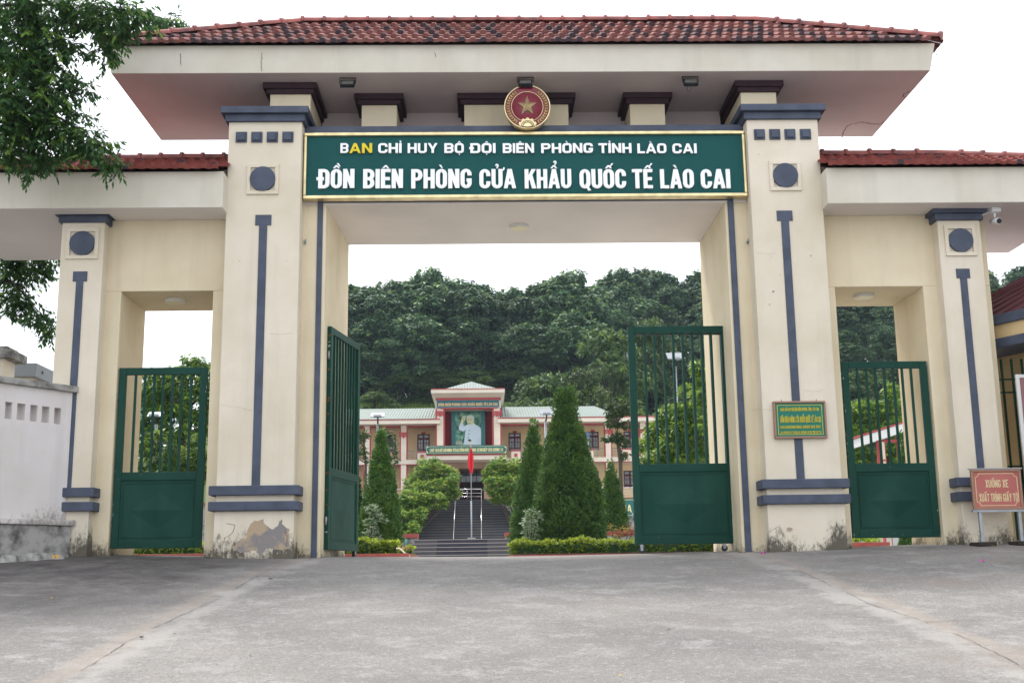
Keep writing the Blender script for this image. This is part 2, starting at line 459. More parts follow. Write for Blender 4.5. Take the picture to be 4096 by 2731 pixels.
M['mortar'] = mat('tan_mortar', (.33, .27, .215), rough=.95, col2=(.25, .235, .22), vscale=6, vmin=.3, vmax=.6)
M['grass'] = mat('hill_grass', (.05, .09, .025), rough=1, col2=(.10, .15, .03), vscale=.4, bump=.5, bscale=3)
M['soil'] = mat('bed_soil', (.09, .065, .045), rough=1, var=.4, vscale=8)

# ------------------------------------------------------------------ ground
def smooth(a, b, t):
    t = max(0, min(1, (t-a)/(b-a))); return t*t*(3-2*t)
def gz(x, y):
    """height of the paved ground: a ramp up to the gate, nearly level behind it"""
    side = .11*min(1, (abs(x-.6)/6.5))**1.5
    if y < 0.6:
        t = y+17
        ramp = -1.55+t*.1115 if t < 14 else -1.55+14*.1115+(t-14)*.1115-((t-14)**2)*.0094
        z = ramp
        # at y=0.6 (t=17.6): -1.55+1.9624-.1218=.2906
        z += side*smooth(-12, -1, y)
    else:
        z = .2906+min(y-.6, 30)*.0118+side
    return z
ys = [-60, -40, -25, -20] + [-18+i*.5 for i in range(38)] + [1, 2, 4, 6, 10, 15, 20, 25, 30, 40, 60, 100, 200, 500, 1500, 3500]
xs = [-3500, -1200, -400, -150, -60, -30, -20] + [-14+i*1.0 for i in range(29)] + [20, 30, 60, 150, 400, 1200, 3500]
gb = MB()
V = [(x, y, gz(max(-9, min(9, x)), y) if y > -18.1 else gz(x if abs(x) < 9 else 9, -18)-0.05*(-18-y)*.1) for y in ys for x in xs]
nx = len(xs)
gb.add(V, [(j*nx+i, j*nx+i+1, (j+1)*nx+i+1, (j+1)*nx+i) for j in range(len(ys)-1) for i in range(nx-1)], 0, True)
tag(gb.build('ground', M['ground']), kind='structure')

def strip(name, pts, w, m, lift, jag=0, seed=1, kind='structure'):
    """a ribbon lying on the ground along pts (x,y), half widths w"""
    rnd = random.Random(seed)
    P = []
    for i in range(len(pts)-1):
        a, b = Vector(pts[i]), Vector(pts[i+1])
        n = max(2, int((b-a).length/.07))
        for k in range(n): P.append(a.lerp(b, k/n))
    P.append(Vector(pts[-1]))
    mb = MB(); vs = []
    off = 0
    for i, p in enumerate(P):
        t = (P[min(i+1, len(P)-1)]-P[max(i-1, 0)]).normalized(); nrm = Vector((-t.y, t.x))
        off = off*.85+rnd.uniform(-jag, jag)
        ww = w*(rnd.uniform(.2, 1.3) if jag else 1)
        for s_ in (-1, 1):
            q = p+nrm*(off+s_*ww)
            vs.append((q.x, q.y, gz(q.x, q.y)+lift))
    mb.add(vs, [(2*i, 2*i+1, 2*i+3, 2*i+2) for i in range(len(P)-1) if not jag or math.sin(i*.21+seed)+.6*math.sin(i*.53+2*seed) > -.55])
    return tag(mb.build(name, m), kind=kind)
def gpt(px, py):
    """point of the ramp seen at a pixel"""
    d = ray(px, py); t = 3.0
    for i in range(4000):
        p = CAM+d*t
        if p.z <= gz(p.x, p.y) or p.y > .4: return (p.x, p.y)
        t += .01
    return (p.x, p.y)
J1 = [gpt(*p) for p in [(262, 2731), (390, 2645), (520, 2560), (700, 2470), (900, 2380), (1000, 2320), (1110, 2265), (1245, 2238)]]
J2 = [gpt(*p) for p in [(4096, 2672), (3880, 2560), (3700, 2488), (3480, 2415), (3300, 2330), (3160, 2268), (3060, 2232), (2993, 2212)]]
def shift(ps, d): return [(p[0]+d, p[1]) for p in ps]
for J, cs in ((J1, JOINT[0]), (J2, JOINT[1])):
    co = np.polyfit([p[1] for p in J], [p[0] for p in J], 3)
    for k in range(4): cs[k].default_value = float(co[k])
strip('driveway_crack', J1, .003, M['joint'], .006, .010, 5)
strip('driveway_crack', J2, .003, M['joint'], .006, .010, 6)
strip('driveway_crack', [gpt(0, 2570), gpt(260, 2568), gpt(510, 2572)], .004, M['joint'], .010, .008, 7)
strip('driveway_crack', [gpt(2760, 2425), gpt(3100, 2421), gpt(3480, 2417)], .003, M['joint'], .010, .008, 8)
strip('driveway_crack', [gpt(3700, 2488), gpt(3900, 2480), gpt(4096, 2474)], .006, M['joint'], .010, .008, 9)

# ------------------------------------------------------------------ lettering: heavy condensed capitals drawn stroke by stroke
import unicodedata
def glyph(ch, tx, ty, kx, ky):
    """strokes and polygons of a capital in a box 0..w x 0..1; tx, ty stroke thickness; kx, ky corner radii"""
    a, b = tx/2, ty/2; P = []; W = 1.0
    def S(*pts): P.append(('s', list(pts)))
    def G(*pts): P.append(('p', list(pts)))
    def arc(cx, cy, rx, ry, q0, q1, n=5): return [(cx+rx*math.cos(rad(q0+(q1-q0)*i/n)), cy+ry*math.sin(rad(q0+(q1-q0)*i/n))) for i in range(n+1)]
    def bowl(y0, y1, x0=None, x1=None):      # from the stem round to the right and back
        x0 = a if x0 is None else x0; x1 = (W-a) if x1 is None else x1
        rx = min(kx, (x1-x0)*.8); ry = min(ky, (y1-y0)/2-b*1.001)
        return [(x0, y1-b)]+arc(x1-rx, y1-b-ry, rx, ry, 90, 0)+arc(x1-rx, y0+b+ry, rx, ry, 0, -90)+[(x0, y0+b)]
    rx = min(kx, W/2-a-.001); ry = ky
    V = lambda x: S((x, 0), (x, 1))
    if ch == 'I': W = tx; V(a)
    elif ch == 'H': V(a); V(W-a); S((a, .5), (W-a, .5))
    elif ch == 'N': V(a); V(W-a); G((0, 1), (tx*.95, 1), (W, 0), (W-tx*.95, 0))
    elif ch == 'M':
        W = 1.32; V(a*.9); V(W-a*.9); G((0, 1), (tx*1.1, 1), (W/2+tx*.35, .12), (W/2-tx*.35, .12)); G((W, 1), (W/2+tx*.35, .12), (W/2-tx*.35, .12), (W-tx*1.1, 1))
    elif ch == 'A':
        W = 1.1; G((0, 0), (W/2-tx*.52, 1), (W/2+tx*.40, 1), (tx*.92, 0)); G((W, 0), (W-tx*.92, 0), (W/2-tx*.40, 1), (W/2+tx*.52, 1)); S((W*.24, .2+b), (W*.76, .2+b))
    elif ch == 'V': W = 1.08; G((0, 1), (tx*.95, 1), (W/2+tx*.45, 0), (W/2-tx*.5, 0)); G((W, 1), (W/2+tx*.5, 0), (W/2-tx*.45, 0), (W-tx*.95, 1))
    elif ch in 'OQ0':
        S(*(arc(W-a-rx, 1-b-ry, rx, ry, 90, 0)+arc(W-a-rx, b+ry, rx, ry, 0, -90)+arc(a+rx, b+ry, rx, ry, -90, -180)+arc(a+rx, 1-b-ry, rx, ry, 180, 90)+[(W-a-rx, 1-b)]))
        if ch == 'Q': G((W*.50, .20), (W*.62, .26), (W*1.04, -.10), (W*.78, -.12))
    elif ch == 'C': S(*([(W-a, .64)]+arc(W-a-rx, 1-b-ry, rx, ry, 0, 90)+arc(a+rx, 1-b-ry, rx, ry, 90, 180)+arc(a+rx, b+ry, rx, ry, 180, 270)+arc(W-a-rx, b+ry, rx, ry, -90, 0)+[(W-a, .36)]))
    elif ch == 'G':
        S(*([(W-a, .66)]+arc(W-a-rx, 1-b-ry, rx, ry, 0, 90)+arc(a+rx, 1-b-ry, rx, ry, 90, 180)+arc(a+rx, b+ry, rx, ry, 180, 270)+arc(W-a-rx, b+ry, rx, ry, -90, 0)+[(W-a, .5)])); S((W*.54, .5-b), (W, .5-b))
    elif ch == 'U': S(*([(a, 1)]+arc(a+rx, b+ry, rx, ry, 180, 270)+arc(W-a-rx, b+ry, rx, ry, -90, 0)+[(W-a, 1)]))
    elif ch in 'DĐ':
        V(a); S(*bowl(0, 1))
        if ch == 'Đ': S((-tx*.42, .5), (tx*1.35, .5))
    elif ch == 'B': V(a); S(*bowl(.5-b, 1)); S(*bowl(0, .5+b))
    elif ch in 'PR':
        V(a); S(*bowl(.40, 1))
        if ch == 'R': G((W*.46, .46), (W*.46+tx*.9, .46), (W*1.02, 0), (W*1.02-tx, 0))
    elif ch == 'E': W = .86; V(a); S((a, 1-b), (W, 1-b)); S((a, .5), (W*.93, .5)); S((a, b), (W, b))
    elif ch == 'L': W = .80; V(a); S((a, b), (W, b))
    elif ch == 'T': W = .96; S((0, 1-b), (W, 1-b)); V(W/2)
    elif ch == 'K': W = 1.06; V(a); G((tx*.8, .32), (tx*.8, .60), (W-tx*1.05, 1), (W, 1)); G((tx*1.25, .46), (tx*1.25+tx*.75, .70), (W+.03, 0), (W+.03-tx*1.08, 0))
    elif ch == 'X': G((0, 1), (tx*1.05, 1), (W, 0), (W-tx*1.05, 0)); G((W, 1), (0+tx*1.05, 0), (0, 0), (W-tx*1.05, 1))
    elif ch == 'Y': W = 1.06; G((0, 1), (tx*1.0, 1), (W/2+a, .40), (W/2-a, .40)); G((W, 1), (W/2+a, .40), (W/2-a, .40), (W-tx, 1)); S((W/2, 0), (W/2, .5))
    elif ch == 'S':
        m = .5; ry2 = min(ky, .25-b*.5)
        S(*([(W-a, .68)]+arc(W-a-rx, 1-b-ry2, rx, ry2, 0, 90)+arc(a+rx, 1-b-ry2, rx, ry2, 90, 180)+[(a, .72), (a+rx*.35, .60), (W-a-rx*.35, .40), (W-a, .28)]+arc(W-a-rx, b+ry2, rx, ry2, 0, -90)+arc(a+rx, b+ry2, rx, ry2, -90, -180)+[(a, .32)]))
    elif ch == '1': W = .62; S((W-a, 0), (W-a, 1)); G((0, .70), (W-a, .84), (W-a, 1), (W-tx, 1))
    elif ch == '!': W = tx; G((0, 1), (tx, 1), (tx*.75, .28), (tx*.25, .28)); S((a, 0), (a, .17))
    elif ch == ':': W = tx; S((a, .1), (a, .1+ty)); S((a, .55), (a, .55+ty))
    elif ch == ',': W = tx; G((0, .17), (tx, .17), (tx*.7, -.12), (tx*.2, -.12))
    return P, W
def put_text(mb, body, x0, x1, zb, cap, y, depth=.02, weight=.34, mi=0, hbar=None, gap=.15):
    """letters from x0 to x1, baseline zb, capital height cap, front face at y; weight = stem as a share of a letter's width"""
    n_sp = .55
    items = []; tot = 0.0
    chars = unicodedata.normalize('NFC', body)
    def comp(U):
        its = []; x = 0.0
        hb = hbar if hbar else min(.19, weight*U*.82/cap)
        kx, ky = min(.5-weight/2-.001, .20*cap/U), .20
        for ch in chars:
            if ch == ' ': x += n_sp; continue
            if ch == 'Đ': base, marks = 'Đ', ''
            else:
                d = unicodedata.normalize('NFD', ch); base, marks = d[0], d[1:]
            P, W = glyph(base, weight, hb, kx, min(ky, .5-hb/2-.01))
            its.append((x, P, W, marks, hb)); x += W+gap
        return its, x-gap
    its, tot = comp((x1-x0)/(len(chars)*1.12)); U = (x1-x0)/tot
    its, tot = comp(U); U = (x1-x0)/tot
    lay = 0
    for (gx, P, W, marks, hb) in its:
        wq = weight
        P = list(P)
        cx = W/2; q = cap/U      # q: one capital height in letter widths
        def tf(p): return (p[0], p[1])
        circ = '\u0302' in marks
        if circ:
            P.append(('p', [(cx-.17*q, 1.05), (cx-.04*q, 1.20), (cx+.04*q, 1.20), (cx+.01*q, 1.14), (cx-.08*q, 1.05)])); P.append(('p', [(cx+.17*q, 1.05), (cx+.08*q, 1.05), (cx-.01*q, 1.14), (cx-.04*q, 1.20), (cx+.04*q, 1.20)]))
        ax, ay = (cx+.13*q, 1.14) if circ else (cx, 1.06)
        if '\u0300' in marks: P.append(('p', [(ax-.12*q, ay+.16), (ax-.02*q, ay+.16), (ax+.07*q, ay), (ax+.01*q, ay)]))
        if '\u0301' in marks: P.append(('p', [(ax+.12*q, ay+.16), (ax-.01*q, ay), (ax-.07*q, ay), (ax+.02*q, ay+.16)]))
        if '\u0309' in marks:
            hx, hy = (cx+.06*q, 1.22) if circ else (cx, 1.05); r = .06
            P.append(('h', [(hx-r*q, hy+.13), (hx-r*.5*q, hy+.185), (hx+r*.5*q, hy+.185), (hx+r*q, hy+.13), (hx+r*.3*q, hy+.07), (hx, hy)]))
        if '\u0303' in marks: P.append(('h', [(cx-.13*q, 1.07), (cx-.07*q, 1.14), (cx+.06*q, 1.08), (cx+.13*q, 1.15)]))
        if '\u0323' in marks: P.append(('p', [(cx-.055*q, -.19), (cx+.055*q, -.19), (cx+.055*q, -.09), (cx-.055*q, -.09)]))
        if '\u031b' in marks: P.append(('h', [(W-wq*.5, .96), (W+.04*q, .97), (W+.075*q, 1.02), (W+.07*q, 1.09)]))
        for kind, pts in P:
            lay += 1
            dd = depth+(lay % 4)*.0006*max(1, depth/.02)
            yf, yb = y+depth-dd, y+depth
            if kind == 'p':
                ar = sum(pts[i][0]*pts[(i+1) % len(pts)][1]-pts[(i+1) % len(pts)][0]*pts[i][1] for i in range(len(pts)))
                if ar < 0: pts = pts[::-1]
                mb.prism([(x0+(gx+p[0])*U, zb+p[1]*cap) for p in pts], yf, yb, mi)
            else:
                hxh, hyh = (wq/2, hb/2) if kind == 's' else (.036*q, .036)
                W_ = [Vector((gx+p[0], p[1])) for p in pts]
                W_ = [p for i, p in enumerate(W_) if i == 0 or (p-W_[i-1]).length > 1e-5]
                vs = []
                m = len(W_)
                for i, p in enumerate(W_):
                    def tang(u, v_): d = Vector(((v_-u).x/q, (v_-u).y)); return d.normalized()
                    if (W_[0]-W_[-1]).length < 1e-5 and i in (0, m-1): t0, t1 = tang(W_[m-2], W_[m-1]), tang(W_[0], W_[1])
                    else: t0 = tang(W_[max(i-1, 0)], W_[max(i, 1)]); t1 = tang(W_[min(i, m-2)], W_[min(i+1, m-1)])
                    t = (t0+t1)
                    t = t.normalized() if t.length > 1e-6 else t1
                    nn = Vector((-t.y*hxh, t.x*hyh))
                    for s_ in (1, -1):
                        r = p+nn*s_
                        vs.append((x0+r.x*U, yf, zb+r.y*cap)); vs.append((x0+r.x*U, yb, zb+r.y*cap))
                fs = []
                for i in range(m-1):
                    A_, B_q = 4*i, 4*(i+1)
                    fs += [(A_, A_+2, B_q+2, B_q), (A_+1, A_, B_q, B_q+1), (A_+2, A_+3, B_q+3, B_q+2)]
                fs += [(0, 1, 3, 2), (4*(m-1), 4*(m-1)+2, 4*(m-1)+3, 4*(m-1)+1)]
                mb.add(vs, fs, mi)

# ------------------------------------------------------------------ the gateway
gate_b = empty('gateway_building', (0.6, 0, .3), label='cream gateway with three openings, tiled canopies and blue-grey trim', cat='gateway')
GZ = .1
# main pillars
PX = {'l': (-3.79, -2.70), 'r': (3.99, 5.07)}
y_pf, y_pb = -.30, 2.45
zc_main = 6.72
zb1t, zb1b = Z(1100, 1940, -.36), Z(1100, 1978, -.36)
zb2t, zb2b = Z(1100, 2003, -.36), Z(1100, 2040, -.36)
def T_stripe(mb, cx, w, z0, z1, bw, bz0, y):
    mb.box(cx-w/2, cx+w/2, y-.012, y+.05, z0, bz0)
    mb.box(cx-bw/2, cx+bw/2, y-.012, y+.05, bz0, z1)
def roundel(parent, cx, cz, half, r, yf):
    f = MB(); t = half*.24
    f.box(cx-half, cx+half, yf-.028, yf+.01, cz+half-t, cz+half)
    f.box(cx-half, cx+half, yf-.028, yf+.01, cz-half, cz-half+t)
    f.box(cx-half, cx-half+t, yf-.028, yf+.01, cz-half+t, cz+half-t)
    f.box(cx+half-t, cx+half, yf-.028, yf+.01, cz-half+t, cz+half-t)
    fo = f.build('square_frame', M['cream'], parent, bevel=.004)
    d = MB().disc((cx, cz), r, yf-.045, yf+.01)
    d.build('disc', M['blue'], fo, bevel=.003)
for k, (x0, x1) in PX.items():
    L_ = k == 'l'
    p = MB().box(x0, x1, y_pf, y_pb, GZ, zc_main)
    po = p.build('main_pillar', M['cream'], gate_b, bevel=.012)
    # cap : two stepped slabs
    c = MB(); c.box(x0-.045, x1+.045, y_pf-.05, y_pb+.05, zc_main-.01, zc_main+.10)
    c.box(x0-.105, x1+.105, y_pf-.115, y_pb+.11, zc_main+.10, zc_main+.205)
    c.build('pillar_cap', M['blue'], po, bevel=.008)
    # four little square studs
    sx = [X(px, 550, y_pf) for px in ((966, 1028, 1090, 1152) if L_ else (3038, 3099, 3160, 3222))]
    zs = Z(sx and (1060 if L_ else 3130), 550 if L_ else 539, y_pf)
    for q in sx:
        s_ = MB(); s_.box(q-.082, q+.082, y_pf-.022, y_pf+.01, zs-.082, zs+.082); s_.box(q-.055, q+.055, y_pf-.05, y_pf-.02, zs-.055, zs+.055)
        s_.build('square_stud', M['blue'], po, bevel=.003)
    cc = at(1052, 718, y_pf) if L_ else at(3140, 704, y_pf)
    roundel(po, cc.x, cc.z, .235, .188, y_pf)
    # stem: foot on the band
    tt = at(1050, 860, y_pf) if L_ else at(3146, 843, y_pf)
    tb = at(1050, 902, y_pf) if L_ else at(3146, 884, y_pf)
    s_ = MB(); T_stripe(s_, (x0+x1)/2+(.01 if L_ else -.05), .118, zb1t-.01, tt.z, .235, tb.z, y_pf); s_.build('t_shaped_stripe', M['blue'], po, bevel=.003)
    for za, zbb in ((zb1t, zb1b), (zb2t, zb2b)):
        b = MB().box(x0-.085, x1+.085, y_pf-.09, y_pb+.05, zbb, za); b.build('base_band', M['blue'], po, bevel=.01)
    pl = MB().box(x0-.012, x1+.012, y_pf-.014, y_pb+.01, GZ, zb2b); pl.build('pillar_plinth', M['cream'], po, bevel=.01)
    if L_:
        # flaked paint on the left pillar's foot
        pts = [(1068, 2184), (1075, 2150), (1100, 2135), (1118, 2122), (1098, 2082), (1130, 2080), (1150, 2100), (1185, 2108), (1175, 2130), (1162, 2132), (1160, 2160), (1168, 2170), (1160, 2195), (1110, 2194), (1075, 2196), (1060, 2222), (1045, 2225), (1035, 2200), (1000, 2205), (940, 2200), (930, 2190), (945, 2170), (980, 2155), (1000, 2110), (1010, 2085), (1050, 2074), (1060, 2090), (1072, 2110)]
        pts = [(935, 2200), (932, 2188), (955, 2162), (985, 2150), (992, 2118), (1004, 2090), (1022, 2082), (1052, 2076), (1060, 2092), (1078, 2112), (1095, 2114), (1112, 2104), (1116, 2084), (1128, 2078), (1130, 2096), (1142, 2108), (1156, 2112), (1158, 2140), (1152, 2166), (1160, 2188), (1128, 2200), (1095, 2194), (1070, 2188), (1055, 2206), (1045, 2222), (1036, 2220), (1026, 2196), (1000, 2204), (960, 2208)]
        rr = random.Random(8)
        q = []
        for i in range(len(pts)):
            a = Vector(pts[i]); b_ = Vector(pts[(i+1) % len(pts)])
            for t in (0, .33, .66):
                w_ = a.lerp(b_, t)+Vector((rr.uniform(-3, 3), rr.uniform(-3, 3)))
                w3 = at(w_.x, w_.y, y_pf-.016); q.append((w3.x, w3.z))
        from mathutils.geometry import tessellate_polygon
        tri = tessellate_polygon([[Vector((a[0], a[1], 0)) for a in q]])
        fl = MB().add([(a[0], y_pf-.0165, a[1]) for a in q], [tuple(t) for t in tri])
        fl.build('flaked_paint_patch', M['bare'], po)
    # neck post above the cap, with maroon collar
    nl, nr = (X(1080, 420, -.02), X(1242, 420, -.02)) if L_ else (X(2965, 420, -.02), X(3107, 420, -.02))
    nk = MB().box(nl, nr, -.02, 1.95, zc_main+.15, 7.43); no = nk.build('neck_post', M['cream_y'], po, bevel=.006)
    zt = 7.43
    ck = MB().box(nl-.05, nr+.05, -.07, 2.0, zt-.16, zt-.09).box(nl-.10, nr+.10, -.12, 2.05, zt-.092, zt-.002)
    ck.build('neck_collar', M['maroon'], no, bevel=.005)

def chip(parent, px, py, y, r, seed, m='cracked', name='paint_chip', sy=1.0):
    rr = random.Random(seed); c = at(px, py, y)
    pts = [(c.x+r*rr.uniform(.5, 1.2)*math.cos(2*PI*k/9), c.z+sy*r*rr.uniform(.5, 1.2)*math.sin(2*PI*k/9)) for k in range(9)]
    MB().add([(p[0], y-.004, p[1]) for p in pts], [tuple(range(9))]).build(name, M[m], parent)
_pil = [o for o in bpy.data.objects if o.name.startswith('main_pillar')]
for i, (px, py, r, m_) in enumerate([(3093, 1166, .017, 'bare'), (3078, 1218, .014, 'bare'), (3243, 1023, .012, 'bare'), (3086, 1024, .008, 'bare'), (3035, 618, .010, 'bare'), (3120, 720+380, .007, 'bare'), (3205, 1600, .006, 'bare'), (3012, 1790, .007, 'bare')]):
    chip(_pil[1], px, py, y_pf, r, i, m_)
chip(_pil[1], 3157, 2118, y_pf-.014, .045, 20, 'bare', sy=.8); chip(_pil[1], 3330, 2110, y_pf-.014, .02, 21, 'bare'); chip(_pil[0], 958, 1045, y_pf, .007, 22, 'bare'); chip(_pil[0], 1148, 1045, y_pf, .008, 23, 'bare')
chip(_pil[0], 875, 2145, y_pf-.014, .03, 24, 'bare', sy=1.6)
# opening wall: jamb strips + beam
zO = 5.51
zbt = Z(2100, 508, .0)
def jamb(mb, xa, xb, xbb, y0, y1, z0, z1):
    """wall between xa (straight side) and xb at front / xbb at back"""
    if xb > xa: b = [(xa, y0), (xb, y0), (xbb, y1), (xa, y1)]
    else: b = [(xb, y0), (xa, y0), (xa, y1), (xbb, y1)]
    mb.hexa([(q[0], q[1], z0) for q in b], [(q[0], q[1], z1) for q in b])
D1 = 2.19
mw = MB()
jamb(mw, PX['l'][1]-.05, -2.36, X(1391, 978, D1)+.02, 0, D1, GZ, zO)
mo = mw.build('jamb_wall', M['cream_y'], gate_b, bevel=.01)
mw = MB()
jamb(mw, PX['r'][0]+.05, 3.66, X(2802, 972, D1)-.02, 0, D1, GZ, zO)
mw.build('jamb_wall', M['cream_y'], gate_b, bevel=.01)
bm = MB().box(PX['l'][1]-.05, PX['r'][0]+.05, 0, D1, zO, zbt-.10)
bm.build('main_beam', [M['ceil']], gate_b, bevel=.01)
ft = MB().box(PX['l'][1]-.02, PX['r'][0]+.02, -.06, D1+.04, zbt-.1, zbt)
ft.build('beam_coping', M['blue'], gate_b, bevel=.006)
# blue outline round the opening
xl0, xl1, xr0, xr1 = -2.485, -2.405, 3.70, 3.79
st = MB()
st.box(xl0, xl1, -.022, .01, GZ, zO+.03); st.box(xr0, xr1, -.022, .01, GZ, zO+.03)
st.box(xl0, xr1, -.0225, .01, zO+.03, zO+.11)
st.build('blue_door_outline', M['blue'], mo, bevel=.003)
# upper short posts and rear beam under the canopy
zS = 7.43
for (a, b_, cxx) in ((1447, 1587, 0), (1857, 2273, 0), (2519, 2659, 0)):
    xa, xb = X(a, 430, .42), X(b_, 430, .42)
    n_ = MB().box(xa, xb, .42, 1.6, zbt-.05, zS); no = n_.build('beam_post', M['cream_y'], gate_b, bevel=.006)
    MB().box(xa-.06, xb+.06, .36, 1.66, zS-.16, zS-.09).box(xa-.11, xb+.11, .31, 1.71, zS-.092, zS-.002).build('post_collar', M['maroon'], no, bevel=.005)
rb = MB().box(-2.6, 3.9, 1.12, 1.4, zbt-.02, zS); rb.build('rear_parapet', M['soffit'], gate_b)

# tiled canopies
def tile_face(vs, fs, soot, A, B, C, D, seed=0, tw=.160, expo=.33, sootp=.5):
    """A-B eave (left to right seen from outside), D-C ridge line above; real curved tiles"""
    rnd = random.Random(seed)
    A, B, C, D = map(Vector, (A, B, C, D))
    u = (B-A).normalized(); n = u.cross(D-A).normalized()
    if n.z < 0: n = -n
    v = n.cross(u); 
    if v.z < 0: v = -v
    Lu = (B-A).length; H = (D-A).dot(v)
    dl = (D-A).dot(u); cr = (C-A).dot(u)
    rows = int(round(H/expo)); ex = H/rows
    prof = [(0, .004), (.36, .004), (.44, .022), (.50, .030), (.80, .030), (.87, .022), (.95, .005), (1.0, .004)]
    for r in range(rows+0):
        v0 = r*ex-.05; v1 = v0+ex+.045
        vm = (r+.4)*ex
        lo = dl*vm/H; hi = Lu+(cr-Lu)*vm/H
        nt_ = int((hi-lo)/tw)+2
        k0 = int(lo/tw)-1
        for k in range(k0, k0+nt_+1):
            u0 = (k+(.5 if r % 2 else 0))*tw
            if u0+tw*.6 < lo or u0+tw*.4 > hi: continue
            j = rnd.uniform(-.008, .008); h = rnd.uniform(0, .008)
            base = len(vs)
            for (vv, lift) in ((v0+j, .052+h), (v1+j, .004)):
                for (pu, pz) in prof:
                    uu = max(lo-.03, min(hi+.03, u0+pu*tw))
                    p = A+u*uu+v*vv+n*(pz+lift); vs.append(tuple(p))
            np_ = len(prof)
            for (pu, pz) in prof:
                uu = max(lo-.03, min(hi+.03, u0+pu*tw))
                p = A+u*uu+v*(v0+j)+n*(pz*.4+.004+h); vs.append(tuple(p))
            s_ = rnd.random()
            s0 = (s_*.9+.2*(rnd.random())) if rnd.random() < sootp else s_*.3
            for i in range(np_-1):
                fs.append((base+i, base+i+1, base+np_+i+1, base+np_+i)); soot.append(s0*(.45 if not 2 <= i <= 4 else 1.0))
                fs.append((base+2*np_+i, base+2*np_+i+1, base+i+1, base+i)); soot.append(s0*1.1 if 2 <= i <= 5 else s0*.7)
def ridge_line(mb, P, Q, seed=0, r=.075):
    P, Q = Vector(P), Vector(Q); L_ = (Q-P).length; n = max(1, int(round(L_/.36))); t = (Q-P).normalized()
    a = t.cross(Vector((0, 0, 1))).normalized(); b = a.cross(t)
    if b.z < 0: b = -b
    rnd = random.Random(seed)
    for i in range(n):
        s0 = P+t*(L_*i/n-.02); s1 = P+t*(L_*(i+1)/n+.02)
        jr = rnd.uniform(-.006, .006)
        rings = [(s0, r*1.34), (s0+t*.045, r*1.34), (s0+t*.05, r*1.02), (s1, r*.98)]
        vs = []
        for (c, rr) in rings:
            for k in range(9):
                q = PI*k/8*1.1-.05*PI
                vs.append(c+a*(rr*math.cos(q))+b*(rr*math.sin(q)+.0+jr))
        m = 9
        fs = [(g*m+k, g*m+k+1, (g+1)*m+k+1, (g+1)*m+k) for g in range(3) for k in range(m-1)]
        fs.append(tuple(range(m-1, -1, -1)))
        mb.add(vs, fs, 0, False)
def canopy(name, xl, xr, yf, yb, zs, ze, rl, rr_, zr, open_l=False, open_r=False, flare=.06, seed=1, sootp=.5, tmat='tile', ext=None, tint=.0):
    """fascia slab from soffit zs to eave ze and hip roof above"""
    c = MB()
    el, er = xl-(0 if open_l else flare), xr+(0 if open_r else flare)
    ef, eb = yf-flare*.4, yb+flare*.4
    c.hexa([(xl, yf, zs), (xr, yf, zs), (xr, yb, zs), (xl, yb, zs)], [(el, ef, ze), (er, ef, ze), (er, eb, ze), (el, eb, ze)])
    c.m[-6] = 1
    ym = (yf+yb)/2
    ov = .06
    E = [(el-(0 if open_l else ov), ef-ov, ze+.01), (er+(0 if open_r else ov), ef-ov, ze+.01), (er+(0 if open_r else ov), eb+ov, ze+.01), (el-(0 if open_l else ov), eb+ov, ze+.01)]
    Rl, Rr = (rl, ym, zr), (rr_, ym, zr)
    co = c.build(name, [M['fascia'], M['soffit' if name == 'main_canopy' else 'soffit_w']], gate_b, bevel=.008)
    # roof deck
    E2 = [(el+.03, ef+.03, ze-.003), (er-.03, ef+.03, ze-.003), (er-.03, eb-.03, ze-.003), (el+.03, eb-.03, ze-.003)]
    d = MB().add(E2+[Rl, Rr], [(0, 1, 5, 4), (2, 3, 4, 5), (3, 0, 4), (1, 2, 5), (0, 3, 2, 1)])
    d.build('roof_deck', M['cracked'], co)
    vs, fs, soot = [], [], []
    tile_face(vs, fs, soot, E[0], E[1], Rr, Rl, seed, sootp=sootp)
    tile_face(vs, fs, soot, E[2], E[3], Rl, Rr, seed+1, sootp=sootp)
    if not open_l: tile_face(vs, fs, soot, E[3], E[0], Rl, Rl, seed+2, sootp=sootp)
    if not open_r: tile_face(vs, fs, soot, E[1], E[2], Rr, Rr, seed+3, sootp=sootp)
    me = bpy.data.meshes.new('roof_tiles'); me.from_pydata(vs, [], fs)
    a = me.attributes.new('soot', 'FLOAT', 'FACE'); a.data.foreach_set('value', soot)
    me.materials.append(M[tmat]); me.update()
    o = bpy.data.objects.new('roof_tiles', me); col.objects.link(o); o.parent = co
    r = MB()
    ridge_line(r, (rl, ym, zr+.05), (rr_, ym, zr+.05), seed)
    if not open_l:
        ridge_line(r, (E[0][0], E[0][1], ze+.06), (rl, ym, zr+.05), seed+5); ridge_line(r, (E[3][0], E[3][1], ze+.06), (rl, ym, zr+.05), seed+6)
    if not open_r:
        ridge_line(r, (E[1][0], E[1][1], ze+.06), (rr_, ym, zr+.05), seed+7); ridge_line(r, (E[2][0], E[2][1], ze+.06), (rr_, ym, zr+.05), seed+8)
    r.build('ridge_tiles', M['ridge'], co)
    return co
